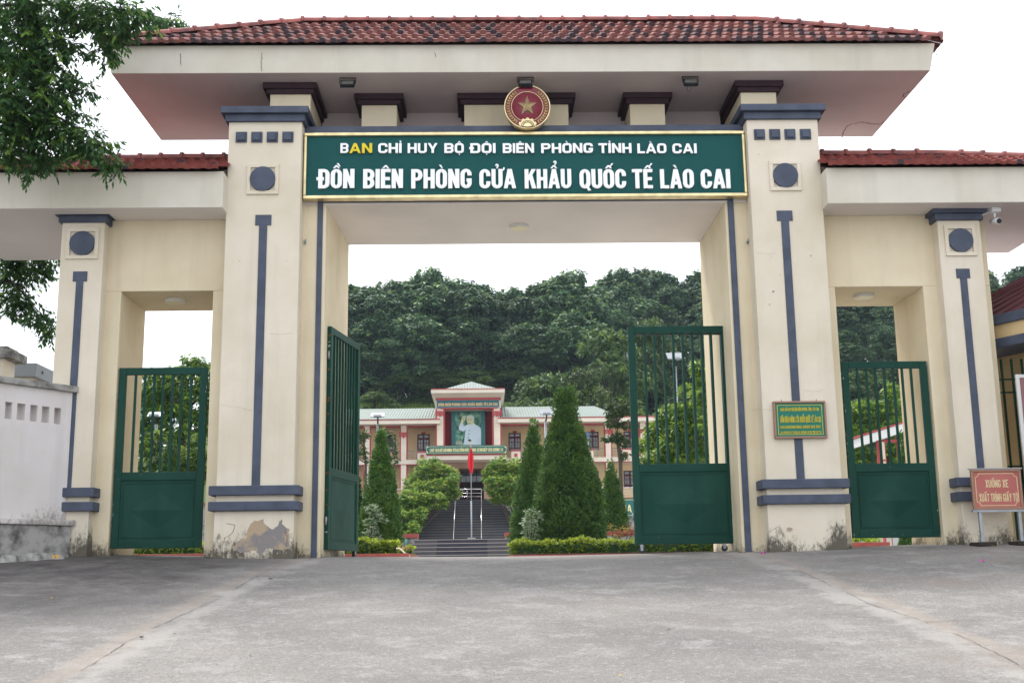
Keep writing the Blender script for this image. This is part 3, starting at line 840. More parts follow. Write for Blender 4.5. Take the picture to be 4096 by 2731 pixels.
def crack_mesh(parent, pts, y, w=.006, seed=0, name='crack', horiz=None):
    """jagged crack on a plane y=const, pts in pixels"""
    rnd = random.Random(seed); P = []
    for i in range(len(pts)-1):
        a, b_ = Vector(pts[i]), Vector(pts[i+1])
        for k in range(6): P.append(a.lerp(b_, k/6)+Vector((rnd.uniform(-2, 2), rnd.uniform(-2, 2))))
    P.append(Vector(pts[-1]))
    if horiz is None: W = [at(p.x, p.y, y) for p in P]
    else: W = [atz(p.x, p.y, horiz) for p in P]
    vs = []
    for i, p in enumerate(W):
        t = (W[min(i+1, len(W)-1)]-W[max(i-1, 0)]).normalized()
        n = Vector((-t.z, 0, t.x)) if horiz is None else Vector((-t.y, t.x, 0))
        ww = w*rnd.uniform(.4, 1.3)*(1 if 0 < i < len(W)-1 else .2)
        vs += [p-n*ww, p+n*ww]
    MB().add(vs, [(2*i, 2*i+1, 2*i+3, 2*i+2) for i in range(len(W)-1)]).build(name, M['cracked'], parent)
for (pi, P_, w_, yy_) in ((0, [(870, 1615), (900, 1622), (960, 1630), (1010, 1640)], .0009, y_pf-.003), (0, [(905, 2092), (940, 2100), (930, 2130), (900, 2150), (890, 2180)], .003, y_pf-.017), (0, [(1180, 1330), (1120, 1338), (1080, 1334)], .0009, y_pf-.003),
                        (1, [(3020, 1010), (3060, 1016), (3110, 1012)], .0009, y_pf-.003), (1, [(3300, 1560), (3250, 1566), (3210, 1558)], .0009, y_pf-.003), (1, [(3000, 1640), (3040, 1636), (3085, 1640)], .0009, y_pf-.003), (0, [(1140, 2115), (1148, 2150), (1143, 2190)], .003, y_pf-.017), (1, [(3090, 2120), (3110, 2105), (3128, 2112)], .0025, y_pf-.017)):
    crack_mesh(_pil[pi], P_, yy_, w_, 3+pi)
cyf, cyb = -.45, 2.29
zr_main = Z(2048, 82, (cyf+cyb)/2)-.07
ze_main = Z(2048, 183, cyf)
cm = canopy('main_canopy', -5.53, 6.80, cyf, cyb, zS, ze_main, X(1210, 80, .92), X(3020, 82, .92), zr_main, seed=11, sootp=.62, flare=.09)
fy_ = cyf-.026
crack_mesh(cm, [(722, 195), (722, 235), (723, 262)], fy_, .006, 1)
crack_mesh(cm, [(1046, 190), (1047, 225), (1045, 260), (1047, 286)], fy_, .0035, 2)
crack_mesh(cm, [(1741, 188), (1741, 232)], fy_, .004, 3)
crack_mesh(cm, [(3737, 185), (3741, 210), (3748, 226)], fy_, .006, 4)
crack_mesh(cm, [(3366, 552), (3372, 530), (3383, 515), (3390, 502), (3420, 495), (3452, 489), (3490, 496), (3525, 496), (3535, 488)], 0, .008, 5, horiz=zS-.003)
crack_mesh(cm, [(3640, 366), (3615, 376), (3610, 388), (3625, 386)], 0, .008, 6, horiz=zS-.003)

# ------------------------------------------------------------------ wings
yw = 0.0; D2 = 1.33; zwt = 5.29
wyf, wyb = -.60, 2.20
# left wing wall
opl, opr, opz = -5.35, X(853, 1158, 0), 4.20
olx0, olx1 = X(251, 877, -.22), X(420, 877, -.22)
ww_ = MB()
jamb(ww_, olx0+.12, opl, X(582, 1247, D2), yw, D2, GZ, opz)
jamb(ww_, PX['l'][0]+.1, opr, opr, yw, D2, GZ, opz)
ww_.box(olx0+.12, PX['l'][0]+.1, yw, D2, opz, zwt)
lw = ww_.build('wing_wall', M['cream_y'], gate_b, bevel=.008)
# right wing wall
rpl, rpr, rpz = X(3339, 1139, 0), 6.58, 4.18
ww2 = MB()
jamb(ww2, PX['r'][1]-.1, rpl, rpl, yw, D2, GZ, rpz)
jamb(ww2, 7.6, rpr, X(3573, 1228, D2), yw, D2, GZ, rpz)
ww2.box(PX['r'][1]-.1, 7.6, yw, D2, rpz, zwt)
rw = ww2.build('wing_wall', M['cream_y'], gate_b, bevel=.008)
yo = -.22
zwL = Z(260, 806, wyf)
for k in 'lr':
    L_ = k == 'l'
    x0, x1 = (X(258, 1000, yo), X(421, 877, yo)) if L_ else (X(3747, 870, yo), X(3917, 870, yo))
    if L_: x0 = X(249, 900, yo)
    zct = Z(300, 866, yo) if L_ else Z(3830, 857, yo)
    po = MB().box(x0, x1, yo, D2+.2, GZ, zct).build('outer_pillar', M['cream'], gate_b, bevel=.01)
    MB().box(x0-.04, x1+.04, yo-.05, D2+.24, zct-.10, zct-.0).box(x0-.09, x1+.09, yo-.1, D2+.28, zct+.0, zct+.07).build('pillar_cap', M['blue'], po, bevel=.006)
    cc = at(331, 975, yo) if L_ else at(3841, 963, yo)
    roundel(po, cc.x, cc.z, .235, .182, yo)
    t0, t1 = (at(322, 1086, yo), at(320, 1126, yo)) if L_ else (at(3850, 1075, yo), at(3850, 1113, yo))
    zb_ = (Z(390, 1948, yo-.07), Z(390, 1985, yo-.07), Z(390, 2005, yo-.07), Z(390, 2042, yo-.07)) if L_ else (Z(3840, 1908, yo-.07), Z(3840, 1944, yo-.07), Z(3840, 1965, yo-.07), Z(3840, 2002, yo-.07))
    sm = MB(); T_stripe(sm, t0.x+(0 if L_ else 0), .105, zb_[0]-.01, t0.z, .205, t1.z, yo); sm.build('t_shaped_stripe', M['blue'], po, bevel=.003)
    for za, zbb in ((zb_[0], zb_[1]), (zb_[2], zb_[3])):
        MB().box(x0-.07, x1+.075, yo-.075, D2+.24, zbb, za).build('base_band', M['blue'], po, bevel=.008)
zrw = Z(900, 634, .8)-.05
zew = Z(800, 688, wyf)
zlw = zwt
wl = canopy('wing_canopy', -8.02, PX['l'][0]+.02, wyf, wyb, zlw, zew, -5.75, PX['l'][0]+.02, zrw, open_r=True, seed=31, sootp=.25, tmat='tile_red')
wr = canopy('wing_canopy', PX['r'][1]-.02, 8.95, wyf, wyb, zlw, zew, PX['r'][1]-.02, X(3760, 615, .8), zrw, open_l=True, seed=51, sootp=.3, tmat='tile_red')

# ------------------------------------------------------------------ the name board over the opening
ys_ = -.17
sx0, sx1 = X(1214, 660, ys_)+.0, X(2986, 660, ys_)
sx0 = max(sx0, PX['l'][1]+.01); sx1 = min(sx1, PX['r'][0]-.01)
sz1, sz0 = Z(2100, 527, ys_), Z(2100, 791, ys_)
sg = empty('name_board', ((sx0+sx1)/2, -.1, sz0), label='long green name board with white Vietnamese lettering and gold frame over the main opening', cat='sign')
MB().box(sx0+.03, sx1-.03, ys_+.03, -.03, sz0+.03, sz1-.03).build('panel', M['sign'], sg)
fr = MB(); t = .055
fr.box(sx0, sx1, ys_-.012, -.028, sz1-t, sz1); fr.box(sx0, sx1, ys_-.012, -.028, sz0, sz0+t)
fr.box(sx0, sx0+t*.8, ys_-.01, -.029, sz0+t, sz1-t); fr.box(sx1-t*.8, sx1, ys_-.01, -.029, sz0+t, sz1-t)
fr.build('gold_frame', M['gold'], sg, bevel=.012)
yt = ys_-.005
def c2(x): return 1200+x*.6378
def c3(x): return 2500+x*.7015
l1 = MB()
def word(mb, body, a, b_, yb_, cap_px, y=yt, off=.27, dep=.03, hbar=None, gap=.12):
    zb__ = Z((a+b_)/2, yb_, y); put_text(mb, body, X(a, yb_, y), X(b_, yb_, y), zb__, cap_px*(17+y)/FPX*1.0, y, dep, off, 0, hbar, gap)
yb1 = 612
word(l1, 'B', c2(253), c2(303), yb1, 43)
for w_, a, b_ in [('CHỈ', c2(490), c2(637)), ('HUY', c2(675), c2(862)), ('BỘ', c2(905), c2(1028)), ('ĐỘI', c2(1068), c2(1227)), ('BIÊN', c2(1272), c2(1468)), ('PHÒNG', c2(1513), c2(1838)), ('TỈNH', c2(1873), c2(2080)), ('LÀO', c3(72), c3(237)), ('CAI', c3(272), c3(410))]:
    word(l1, w_, a, b_, yb1 if a < 2500 else 613, 43)
l1.build('upper_lettering', M['white_letter'], sg)
ly = MB(); word(ly, 'AN', c2(310), c2(452), yb1, 43)
tag(ly.build('upper_lettering', M['yellow_letter'], sg), 'two yellow letters AN')
l2 = MB(); yb2 = 753
for w_, a, b_ in [('ĐỒN', c2(113), c2(340)), ('BIÊN', c2(395), c2(645)), ('PHÒNG', c2(697), c2(1077)), ('CỬA', c2(1125), c2(1355)), ('KHẨU', c2(1410), c2(1703)), ('QUỐC', c2(1755), c2(2047)), ('TẾ', c3(43), c3(160)), ('LÀO', c3(203), c3(395)), ('CAI', c3(435), c3(603))]:
    word(l2, w_, a, b_, yb2, 84, off=.37, dep=.035, hbar=.155, gap=.10)
l2.build('lower_lettering', M['white_letter'], sg)

# ------------------------------------------------------------------ emblem
ye = -.26
ec = at(2109, 429, ye); er_ = .350
em = empty('round_emblem', (ec.x, ye, ec.z-er_), label='round dark red emblem with gold star, wheat and cogwheel standing on the name board', cat='emblem')
MB().disc((ec.x, ec.z), er_*.97, ye, ye+.09, 64).build('disc', M['darkred'], em, bevel=.01)
def ring(mb, c, r0, r1, y0, y1, n=64, a0=0, a1=2*PI, mi=0):
    full = abs(a1-a0-2*PI) < 1e-6; m = n if full else n+1
    vs = []
    for k in range(m):
        q = a0+(a1-a0)*k/n
        for (r, y) in ((r0, y0), (r1, y0), (r1, y1), (r0, y1)): vs.append((c[0]+r*math.cos(q), y, c[1]+r*math.sin(q)))
    fs = []
    for k in range(n):
        a, b_ = k*4, ((k+1) % m)*4
        for j in range(4): fs.append((a+j, a+(j+1) % 4, b_+(j+1) % 4, b_+j))
    if not full: fs += [(0, 3, 2, 1), tuple((m-1)*4+j for j in range(4))]
    mb.add(vs, fs, mi)
rg = MB(); ring(rg, (ec.x, ec.z), er_*.955, er_, ye-.015, ye+.1); rg.build('gold_rim', M['gold'], em, bevel=.004)
rn = MB(); sc_ = (ec.x, ec.z+.005)
ring(rn, sc_, er_*.675, er_*.69, ye-.008, ye+.01); rn.build('inner_ring', M['gold'], em)
ry = MB()
for k in range(56):
    q = 2*PI*k/56
    d = Vector((math.cos(q), 0, math.sin(q))); s_ = Vector((-math.sin(q), 0, math.cos(q)))
    c0 = Vector((sc_[0], ye, sc_[1]))
    ry.add([c0+d*.08, c0+d*er_*.66-s_*.009, c0+d*er_*.66+s_*.009, c0+d*er_*.66+Vector((0, -.010, 0))], [(0, 1, 3), (0, 3, 2), (1, 2, 3)])
ry.build('sun_rays', M['darkred'], em)
stb = MB(); pts = []
for k in range(10):
    q = PI/2+PI*k/5; r = er_*.47 if k % 2 == 0 else er_*.185
    pts.append((ec.x+r*.93*math.cos(q), ye-.012, ec.z+.015+r*math.sin(q)))
stb.add([(ec.x, ye-.06, ec.z+.015)]+pts, [(0, 1+(k+1) % 10, 1+k) for k in range(10)]); stb.build('star', M['gold'], em)
for s_ in (-1, 1):
    wh = MB()
    for k in range(14):
        q = rad(-56+k*8.3); rr = er_*.83
        c = Vector((ec.x+s_*rr*math.cos(q), ye-.012, ec.z+rr*math.sin(q)))
        tdir = Vector((-s_*math.sin(q), 0, math.cos(q))); nd = Vector((s_*math.cos(q), 0, math.sin(q)))
        for sg_ in (-1, 1):
            tip = c+tdir*.026+nd*sg_*.030; b0 = c-tdir*.014; m1 = c+nd*sg_*.022-tdir*.006; m2 = c+tdir*.012+nd*sg_*.004
            wh.add([b0, m1, tip, m2, c+nd*sg_*.014+Vector((0, -.012, 0))], [(0, 1, 4), (1, 2, 4), (2, 3, 4), (3, 0, 4)])
    wh.build('wheat_ear', M['gold'], em)
cg = MB(); gc = (ec.x, ec.z-er_*.93)
a0, a1 = rad(8), rad(172)
for r0, r1 in ((er_*.30, er_*.36), (er_*.235, er_*.265), (er_*.0+.002, er_*.19)):
    ring(cg, gc, r0, r1, ye-.03, ye+.01, 24, a0, a1)
for k in range(5):
    q = rad(26+k*32); d = Vector((math.cos(q), 0, math.sin(q))); s_ = Vector((-math.sin(q), 0, math.cos(q))); c = Vector((gc[0], 0, gc[1]))
    b_ = [c+d*er_*.35-s_*.022, c+d*er_*.41-s_*.018, c+d*er_*.41+s_*.018, c+d*er_*.35+s_*.022]
    cg.prism([(p.x, p.z) for p in b_], ye-.03, ye+.01)
cg.build('cogwheel', M['gold'], em)

# ------------------------------------------------------------------ lamps
def flood(px, py, lab, wires):
    c = at(px, py, -.28); c = Vector((c.x, -.28, zS-.10))
    e = empty('floodlight', (c.x, c.y, zS), label=lab, cat='floodlight', group='floodlights under the main canopy')
    h = MB(); w, hh, d = .108, .045, .05
    R_ = Matrix.Rotation(rad(-38), 4, 'X')
    def tr(p): q = R_ @ Vector(p); return (c.x+q.x, c.y+q.y, c.z+q.z)
    def bx(mb, x0, x1, y0, y1, z0, z1):
        b_ = [(x0, y0, z0), (x1, y0, z0), (x1, y1, z0), (x0, y1, z0)]; t_ = [(x0, y0, z1), (x1, y0, z1), (x1, y1, z1), (x0, y1, z1)]
        mb.hexa([tr(p) for p in b_], [tr(p) for p in t_])
    bx(h, -w, w, -.02, .03, -.075, .075)
    for k in range(7): bx(h, -w*.8+k*.026, -w*.8+k*.026+.006, .03, .048, -.06, .06)
    h.build('housing', M['black'], e, bevel=.004)
    g = MB(); bx(g, -w*.8, w*.8, -.026, -.019, -.05, .05); g.build('lens', M['glass'], e)
    b = MB(); 
    for s_ in (-1, 1): b.tube([(c.x+s_*(w+.012), c.y, c.z), (c.x+s_*(w+.012), c.y+.01, zS)], .006, 6)
    b.tube([(c.x-w-.014, c.y+.01, zS-.006), (c.x+w+.014, c.y+.01, zS-.006)], .007, 6)
    b.build('bracket', M['black'], e)
    if wires:
        q = MB().tube([(c.x-.03, c.y+.03, c.z-.04), (c.x-.06, c.y+.03, c.z-.11), (c.x-.02, c.y+.03, c.z-.14), (c.x+.02, c.y+.02, c.z-.08), (c.x-.01, c.y+.02, c.z-.05)], .004, 5)
        q.build('loose_wire', M['black'], e)
flood(1391, 301, 'small black floodlight left of the red emblem under the main canopy', False)
flood(2101, 291, 'small black floodlight directly above the round red emblem', True)
flood(2760, 289, 'small black floodlight right of the red emblem under the main canopy', True)
def ceil_lamp(px, py, z, rpx, lab):
    c = atz(px, py, z-.02); r = rpx/FPX*(c.y+17)
    e = empty('ceiling_lamp', (c.x, c.y, z), label=lab, cat='ceiling lamp', group='round ceiling lamps in the openings')
    def cyl(mb, r0, z0, z1, n=40):
        mb.prismz([(c.x+r0*math.cos(2*PI*k/n), c.y+r0*math.sin(2*PI*k/n)) for k in range(n)], z0, z1)
    a = MB(); cyl(a, r, z-.045, z+.002); a.build('rim', M['lampwhite'], e, bevel=.006)
    a = MB(); cyl(a, r*.86, z-.052, z-.04); a.build('diffuser', M['diffuser'], e)
ceil_lamp(2077, 908, zO, 40, 'round ceiling lamp in the soffit of the wide main opening')
ceil_lamp(701, 1204, opz, 41, 'round ceiling lamp in the narrow left opening')
ceil_lamp(3454, 1184, rpz, 41, 'round ceiling lamp in the narrow right opening')
# cctv camera under right canopy
c = at(3977, 800, -.35)
e = empty('security_camera', (c.x, -.35, zwt), label='white security camera hanging under the right canopy beside the outer pillar', cat='camera')
MB().box(c.x-.07, c.x+.07, -.40, -.28, zwt-.075, zwt-.001).build('junction_box', M['lampwhite'], e, bevel=.01)
b = MB().tube([(c.x-.01, -.33, zwt-.075), (c.x-.01, -.34, zwt-.15)], .018, 10); b.build('bracket', M['lampwhite'], e)
b = MB().tube([(c.x+.0, -.22, zwt-.175), (c.x+.0, -.44, zwt-.235)], .046, 16); bo = b.build('body', M['lampwhite'], e)
MB().tube([(c.x+.0, -.441, zwt-.2352), (c.x, -.452, zwt-.238)], .038, 16).build('lens', M['black'], bo)
cb = MB().tube([(c.x-.06, -.33, zwt-.05), (c.x-.28, -.2, zwt-.13)], .008, 6); cb.build('cable', M['lampwhite'], e)
# two rusty bolts
for px, lab in ((1221, 'rusty bolt stub in the wall beside the left main pillar'), (2989, 'rusty bolt stub in the wall beside the right main pillar')):
    c = at(px, 970, 0)
    b = MB(); b.tube([(c.x, .02, c.z), (c.x, -.06, c.z+.01)], .016, 8); b.tube([(c.x, -.03, c.z-.03), (c.x+.01, -.035, c.z+.04)], .012, 6)
    tag(b.build('wall_bolt', M['steel']), lab, 'bolt', 'bolt stubs beside the main pillars')

# ------------------------------------------------------------------ gates
M['chip_pale'] = mat('primer_grey', (.30, .34, .32), rough=.8)
M['rust'] = mat('rust', (.16, .06, .03), rough=.95)
def gate_leaf(name, P, ang, w, h, z0, nb, lab, group, mid=.415, wheel=None, dbl=False, flip=1):
    """leaf starting at P, running w along direction ang; front normal = right-hand side"""
    e = empty(name, (P[0], P[1], z0), ang, label=lab, cat='gate', group=group)
    Mx = Matrix.Translation((P[0], P[1], 0)) @ Matrix.Rotation(ang, 4, 'Z')
    def B(mb, x0, x1, y0, y1, za, zb__):
        b_ = [(x0, y0, za), (x1, y0, za), (x1, y1, za), (x0, y1, za)]; t_ = [(x0, y0, zb__), (x1, y0, zb__), (x1, y1, zb__), (x0, y1, zb__)]
        mb.hexa([Mx @ Vector(p) for p in b_], [Mx @ Vector(p) for p in t_])
    sw, d = .105, .03
    zt = z0+h; zm = z0+h*mid
    f = MB()
    B(f, 0, sw, -d, d, z0, zt); B(f, w-sw, w, -d, d, z0, zt)
    B(f, sw, w-sw, -d, d, zt-.105, zt); B(f, sw, w-sw, -d, d, zm-.12, zm); B(f, sw, w-sw, -d, d, z0, z0+.11)
    f.build('frame', M['green'], e, bevel=.006)
    for k in range(nb):
        x = sw+(w-2*sw)*(k+1)/(nb+1)
        b_ = MB(); B(b_, x-.017, x+.017, -.017, .017, zm, zt-.105); b_.build('bar', M['green'], e, bevel=.003)
    p = MB(); B(p, sw, w-sw, -.012, .012, z0+.11, zm-.12)
    cx, cz = w/2, (z0+.11+zm-.12)/2; hx, hz = (w-2*sw)*.36, (zm-z0-.23)*.31
    for s_ in (-1, 1):
        q = [(cx-hx, s_*.0125, cz), (cx, s_*.0125, cz-hz), (cx+hx, s_*.0125, cz), (cx, s_*.0125, cz+hz), (cx, s_*.040, cz)]
        fs = [(0, 1, 4), (1, 2, 4), (2, 3, 4), (3, 0, 4)]
        p.add([Mx @ Vector(v) for v in q], fs if s_ < 0 else [t_[::-1] for t_ in fs])
    for s_ in (-1, 1):      # thin welded moulding
        y0, y1 = (-.022, -.012) if s_ < 0 else (.012, .022)
        zz0, zz1 = z0+.15, zm-.15
        B(p, sw+.03, w-sw-.03, y0, y1, zz1-.012, zz1); B(p, sw+.03, w-sw-.03, y0, y1, zz0, zz0+.012)
        B(p, sw+.03, sw+.042, y0, y1, zz0+.012, zz1-.012); B(p, w-sw-.042, w-sw-.03, y0, y1, zz0+.012, zz1-.012)
    p.build('panel', M['green_panel'], e)
    if wheel:
        for wx in wheel:
            g = gz(*(Mx @ Vector((wx, 0, 0))).xy)
            q = Mx @ Vector((wx, 0, 0)); tn = Mx.to_3x3() @ Vector((0, 1, 0))
            wh = MB().tube([Vector((q.x, q.y, g+.045))-tn*.02, Vector((q.x, q.y, g+.045))+tn*.02], .045, 20); wo = wh.build('caster_wheel', M['black'], e)
            br = MB(); B(br, wx-.02, wx+.02, .022, .028, g+.04, z0); B(br, wx-.02, wx+.02, -.028, -.022, g+.04, z0); br.build('fork', M['steel'], wo)
    rw2 = random.Random(int(P[0]*100)+nb)
    wr_ = MB()
    for q in range(26):
        edge = rw2.random() < .6
        xx = rw2.choice((rw2.uniform(0, .02), w-rw2.uniform(0, .02))) if edge else rw2.uniform(.02, w-.02)
        zq = z0+h*rw2.uniform(0, 1)**1.3 if edge else (z0+rw2.uniform(.01, .1) if rw2.random() < .6 else zm-rw2.uniform(.01, .11))
        rx_, rz_ = rw2.uniform(.003, .009), rw2.uniform(.004, .03) if edge else rw2.uniform(.003, .008)
        pts = [(xx+rx_*math.cos(k*PI/3+.3)*rw2.uniform(.6, 1.1), -d-.0012, zq+rz_*math.sin(k*PI/3+.3)*rw2.uniform(.6, 1.1)) for k in range(6)]
        pts = [(max(.001, min(w-.001, a_[0])), a_[1], a_[2]) for a_ in pts]
        wr_.add([Mx @ Vector(a_) for a_ in pts], [tuple(range(6))], rw2.randrange(2))
    for q in range(14):      # chips on the narrow hinge-side face
        zq = z0+h*rw2.uniform(.02, .98); rz_ = rw2.uniform(.01, .05)
        wr_.add([Mx @ Vector(a_) for a_ in ((-.0012, .02, zq), (-.0012, rw2.uniform(-.028, -.01), zq+rz_*.2), (-.0012, -.02, zq+rz_), (-.0012, .012, zq+rz_*.8))], [(3, 2, 1, 0), (0, 1, 2, 3)][:1], rw2.randrange(2))
    wr_.build('chipped_paint', [M['chip_pale'], M['rust']], e)
    hg = MB()
    for zz in (z0+.35, zt-.5):
        q = Mx @ Vector((-.015 if flip > 0 else w+.015, 0, 0)); hg.tube([(q.x, q.y, zz), (q.x, q.y, zz+.12)], .016, 8)
    hg.build('hinge', M['steel'], e)
    return e
# right main leaves, folded back on each other
aL, aR = at(2505, 1306, .62), at(2899, 1306, .62)
zlo = Z(2700, 2175, .62); hgt_ = Z(2700, 1306, .62)-zlo
gate_leaf('gate_leaf', (aL.x+.02, .62), rad(0), aR.x-aL.x+.01, hgt_, zlo, 8, 'front green gate leaf of the folded pair in the right half of the main opening', 'folding leaves of the main gate', mid=.36, wheel=[.1, 1.33], flip=-1)
gate_leaf('gate_leaf', (aL.x+.035, .72), rad(1.4), aR.x-aL.x+.01, hgt_, zlo, 8, 'rear green gate leaf folded behind the front one in the right half of the opening', 'folding leaves of the main gate', mid=.36, flip=1)
# left leaf, swung inward
P0 = at(1310, 1800, .28); P1 = at(1430, 1800, 1.75)
dv = Vector((P1.x-P0.x, P1.y-P0.y)); an = math.atan2(dv.y, dv.x)
gate_leaf('gate_leaf', (P0.x, P0.y), an, dv.length, hgt_, zlo-.02, 8, 'green gate leaf swung inward against the left jamb of the main opening, edge chipped', 'folding leaves of the main gate', mid=.36, wheel=[dv.length-.12])
# pedestrian gates
for (a, b_, lab, zl, zh) in (((436, 2192), (842, 1469), 'closed green barred gate in the narrow left opening', None, None), ((3403, 2150), (3691, 1445), 'closed green barred gate in the narrow right opening', None, None)):
    if a[0] < 1000: xa, xb = opl+.015, opr-.05
    else: xa, xb = rpl+.03, rpr-.02
    z0 = Z(a[0], a[1]+2, .08); z1 = Z(b_[0], b_[1], .08)
    gate_leaf('pedestrian_gate', (xa, .08), 0, xb-xa, z1-z0, z0, 7, lab, 'closed gates of the narrow side openings', mid=.415)

# ------------------------------------------------------------------ plaque on the right pillar
def framed_text(e, corners, y, frame_w, fm, pm, lines, lm, border=None):
    pass
yp = y_pf-.06
x0, x1 = X(3092+3, 1650, yp), X(3302+3, 1650, yp)
z1, z0 = Z(3200, 1603, yp), Z(3200, 1752, yp)
e = empty('address_plaque', ((x0+x1)/2, yp, z0), label='small green address plaque with yellow text in a brown frame on the right main pillar', cat='sign')
M['brownframe'] = mat('brown_aluminium', (.30, .17, .12), rough=.4, metal=.3)
M['plaque'] = mat('plaque_green', (.005, .15, .10), rough=.35)
f = MB(); t = .028
f.box(x0, x1, yp, y_pf-.002, z1-t, z1); f.box(x0, x1, yp, y_pf-.002, z0, z0+t); f.box(x0, x0+t, yp, y_pf-.002, z0+t, z1-t); f.box(x1-t, x1, yp, y_pf-.002, z0+t, z1-t)
f.build('frame', M['brownframe'], e, bevel=.006)
MB().box(x0+t, x1-t, yp+.018, y_pf-.004, z0+t, z1-t).build('panel', M['plaque'], e)
b = MB(); yy = yp+.016; i0 = .055
b.box(x0+i0, x1-i0, yy, yy+.004, z1-i0-.006, z1-i0); b.box(x0+i0, x1-i0, yy, yy+.004, z0+i0, z0+i0+.006)
b.box(x0+i0, x0+i0+.006, yy, yy+.004, z0+i0+.006, z1-i0-.006); b.box(x1-i0-.006, x1-i0, yy, yy+.004, z0+i0+.006, z1-i0-.006)
b.build('border_line', M['yellow_letter'], e)
H = z1-z0; Wd = x1-x0
tx = MB()
for body, fa, fb, fz, cap in (("BAN CHỈ HUY BỘ ĐỘI BIÊN PHÒNG TỈNH LÀO CAI", .135, .865, .735, .085), ("ĐỒN BIÊN PHÒNG CỬA KHẨU QUỐC TẾ LÀO CAI", .125, .895, .425, .155), ("LAO CAI INTERNATIONAL BORDER GATE POST", .115, .885, .265, .078), ("ĐỊA CHỈ: SỐ 001 LÊ QUẢNG BA, PHƯỜNG LÀO CAI, TỈNH LÀO CAI", .115, .885, .135, .055)):
    put_text(tx, body, x0+Wd*fa, x0+Wd*fb, z0+H*fz, H*cap, yp+.013, .006, .22)
tx.build('lettering', M['yellow_letter'], e)
h = MB()
for q in (.17, .84): h.tube([(x0+Wd*q, yp+.03, z1), (x0+Wd*q, yp+.03, z1+.03)], .006, 6)
h.build('hook', M['steel'], e)

# ------------------------------------------------------------------ red stand sign at right
yr = -.62
x0, x1 = X(3886, 1950, yr), X(4087, 1950, yr)
z1, z0 = Z(3985, 1876, yr), Z(3985, 2038, yr)
e = empty('standing_sign', ((x0+x1)/2, yr, gz(8, yr)), label='faded red notice board on two steel legs in front of the right outer pillar', cat='sign')
M['salmon'] = mat('faded_red_panel', (.40, .115, .10), rough=.6, col2=(.46, .15, .13), vscale=3)
M['lettering_p'] = mat('pale_yellow_lettering', (.66, .55, .32), rough=.6)
f = MB(); t = .035
f.box(x0, x1, yr-.02, yr+.02, z1-t, z1); f.box(x0, x1, yr-.02, yr+.02, z0, z0+t); f.box(x0, x0+t, yr-.02, yr+.02, z0+t, z1-t); f.box(x1-t, x1, yr-.02, yr+.02, z0+t, z1-t)
f.build('frame', M['brownframe'], e, bevel=.005)
MB().box(x0+t, x1-t, yr-.005, yr+.012, z0+t, z1-t).build('panel', M['salmon'], e)
b = MB(); yy = yr-.008; i0 = .06; cn = .05
xa, xb, za, zb_ = x0+i0, x1-i0, z0+i0, z1-i0
path = []
for (cx, cz, a0) in ((xb, zb_, 270), (xb, za, 180), (xa, za, 90), (xa, zb_, 0)):
    pass
def lineb(mb, p, q, w=.0045):
    d = (Vector(q)-Vector(p)); n = Vector((-d.y, d.x)).normalized()*w; p, q = Vector(p), Vector(q)
    mb.prism([tuple(p-n), tuple(q-n), tuple(q+n), tuple(p+n)], yy, yy+.003)
lineb(b, (xa+cn, zb_), (xb-cn, zb_)); lineb(b, (xa+cn, za), (xb-cn, za)); lineb(b, (xa, za+cn), (xa, zb_-cn)); lineb(b, (xb, za+cn), (xb, zb_-cn))
for (cx, cz, s0) in ((xa, za, 0), (xb, za, 90), (xb, zb_, 180), (xa, zb_, 270)):
    pr = None
    for k in range(7):
        q = rad(s0+k*15); p = (cx+cn*math.cos(q), cz+cn*math.sin(q))
        if pr: lineb(b, pr, p)
        pr = p
b.build('border_line', M['lettering_p'], e)
H = z1-z0; Wd = x1-x0
tx = MB()
put_text(tx, 'XUỐNG XE', x0+Wd*.28, x0+Wd*.73, z0+H*.55, H*.19, yr-.007, .006, .30, 0, .16)
put_text(tx, 'XUẤT TRÌNH GIẤY TỜ', x0+Wd*.135, x0+Wd*.90, z0+H*.20, H*.20, yr-.007, .006, .30, 0, .16)
tx.build('lettering', M['lettering_p'], e)
MB().box(x0-.02, x1+.02, yr-.025, yr+.025, z0-.03, z0-.001).box(x0-.02, x1+.02, yr-.025, yr+.025, z1+.001, z1+.015).build('rail', M['steel'], e)
for q in (.12, .90):
    lx = x0+Wd*q; g = gz(lx, yr)
    MB().box(lx-.022, lx+.022, yr-.02, yr+.02, g+.03, z0-.03).build('leg', M['steel'], e, bevel=.004)
    MB().box(lx-.13, lx+.13, yr-.17, yr+.15, g-.005, g+.05).build('foot', M['bark_dark'], e, bevel=.01)

# ------------------------------------------------------------------ left boundary wall (runs towards the viewer)
th = rad(53.5); wd = Vector((-math.cos(th), -math.sin(th)))
Pw = at(292, 1545, yo-.02); Pw2 = Vector((Pw.x, yo-.02))
nw = Vector((math.sin(th), -math.cos(th)))       # outward normal, facing the camera
def onwall(px, py, off=0.0):
    """(s, z) where the pixel ray meets the wall face"""
    d = ray(px, py); P = Pw2+nw*off
    t = ((P-Vector((CAM.x, CAM.y))).dot(nw))/(Vector((d.x, d.y)).dot(nw))
    q = CAM+d*t
    return (Vector((q.x, q.y))-P).dot(wd), q.z
ew = empty('boundary_wall', (Pw2.x, Pw2.y, .3), label='off-white boundary wall with square holes and mossy coping left of the gateway', cat='wall')
M['wallwhite'] = plaster('offwhite_wall_paint', (.67, .635, .625), grime=.6, base=.86, hgt=.22)
zt = Pw.z-.09; LW = 3.6; T = .22
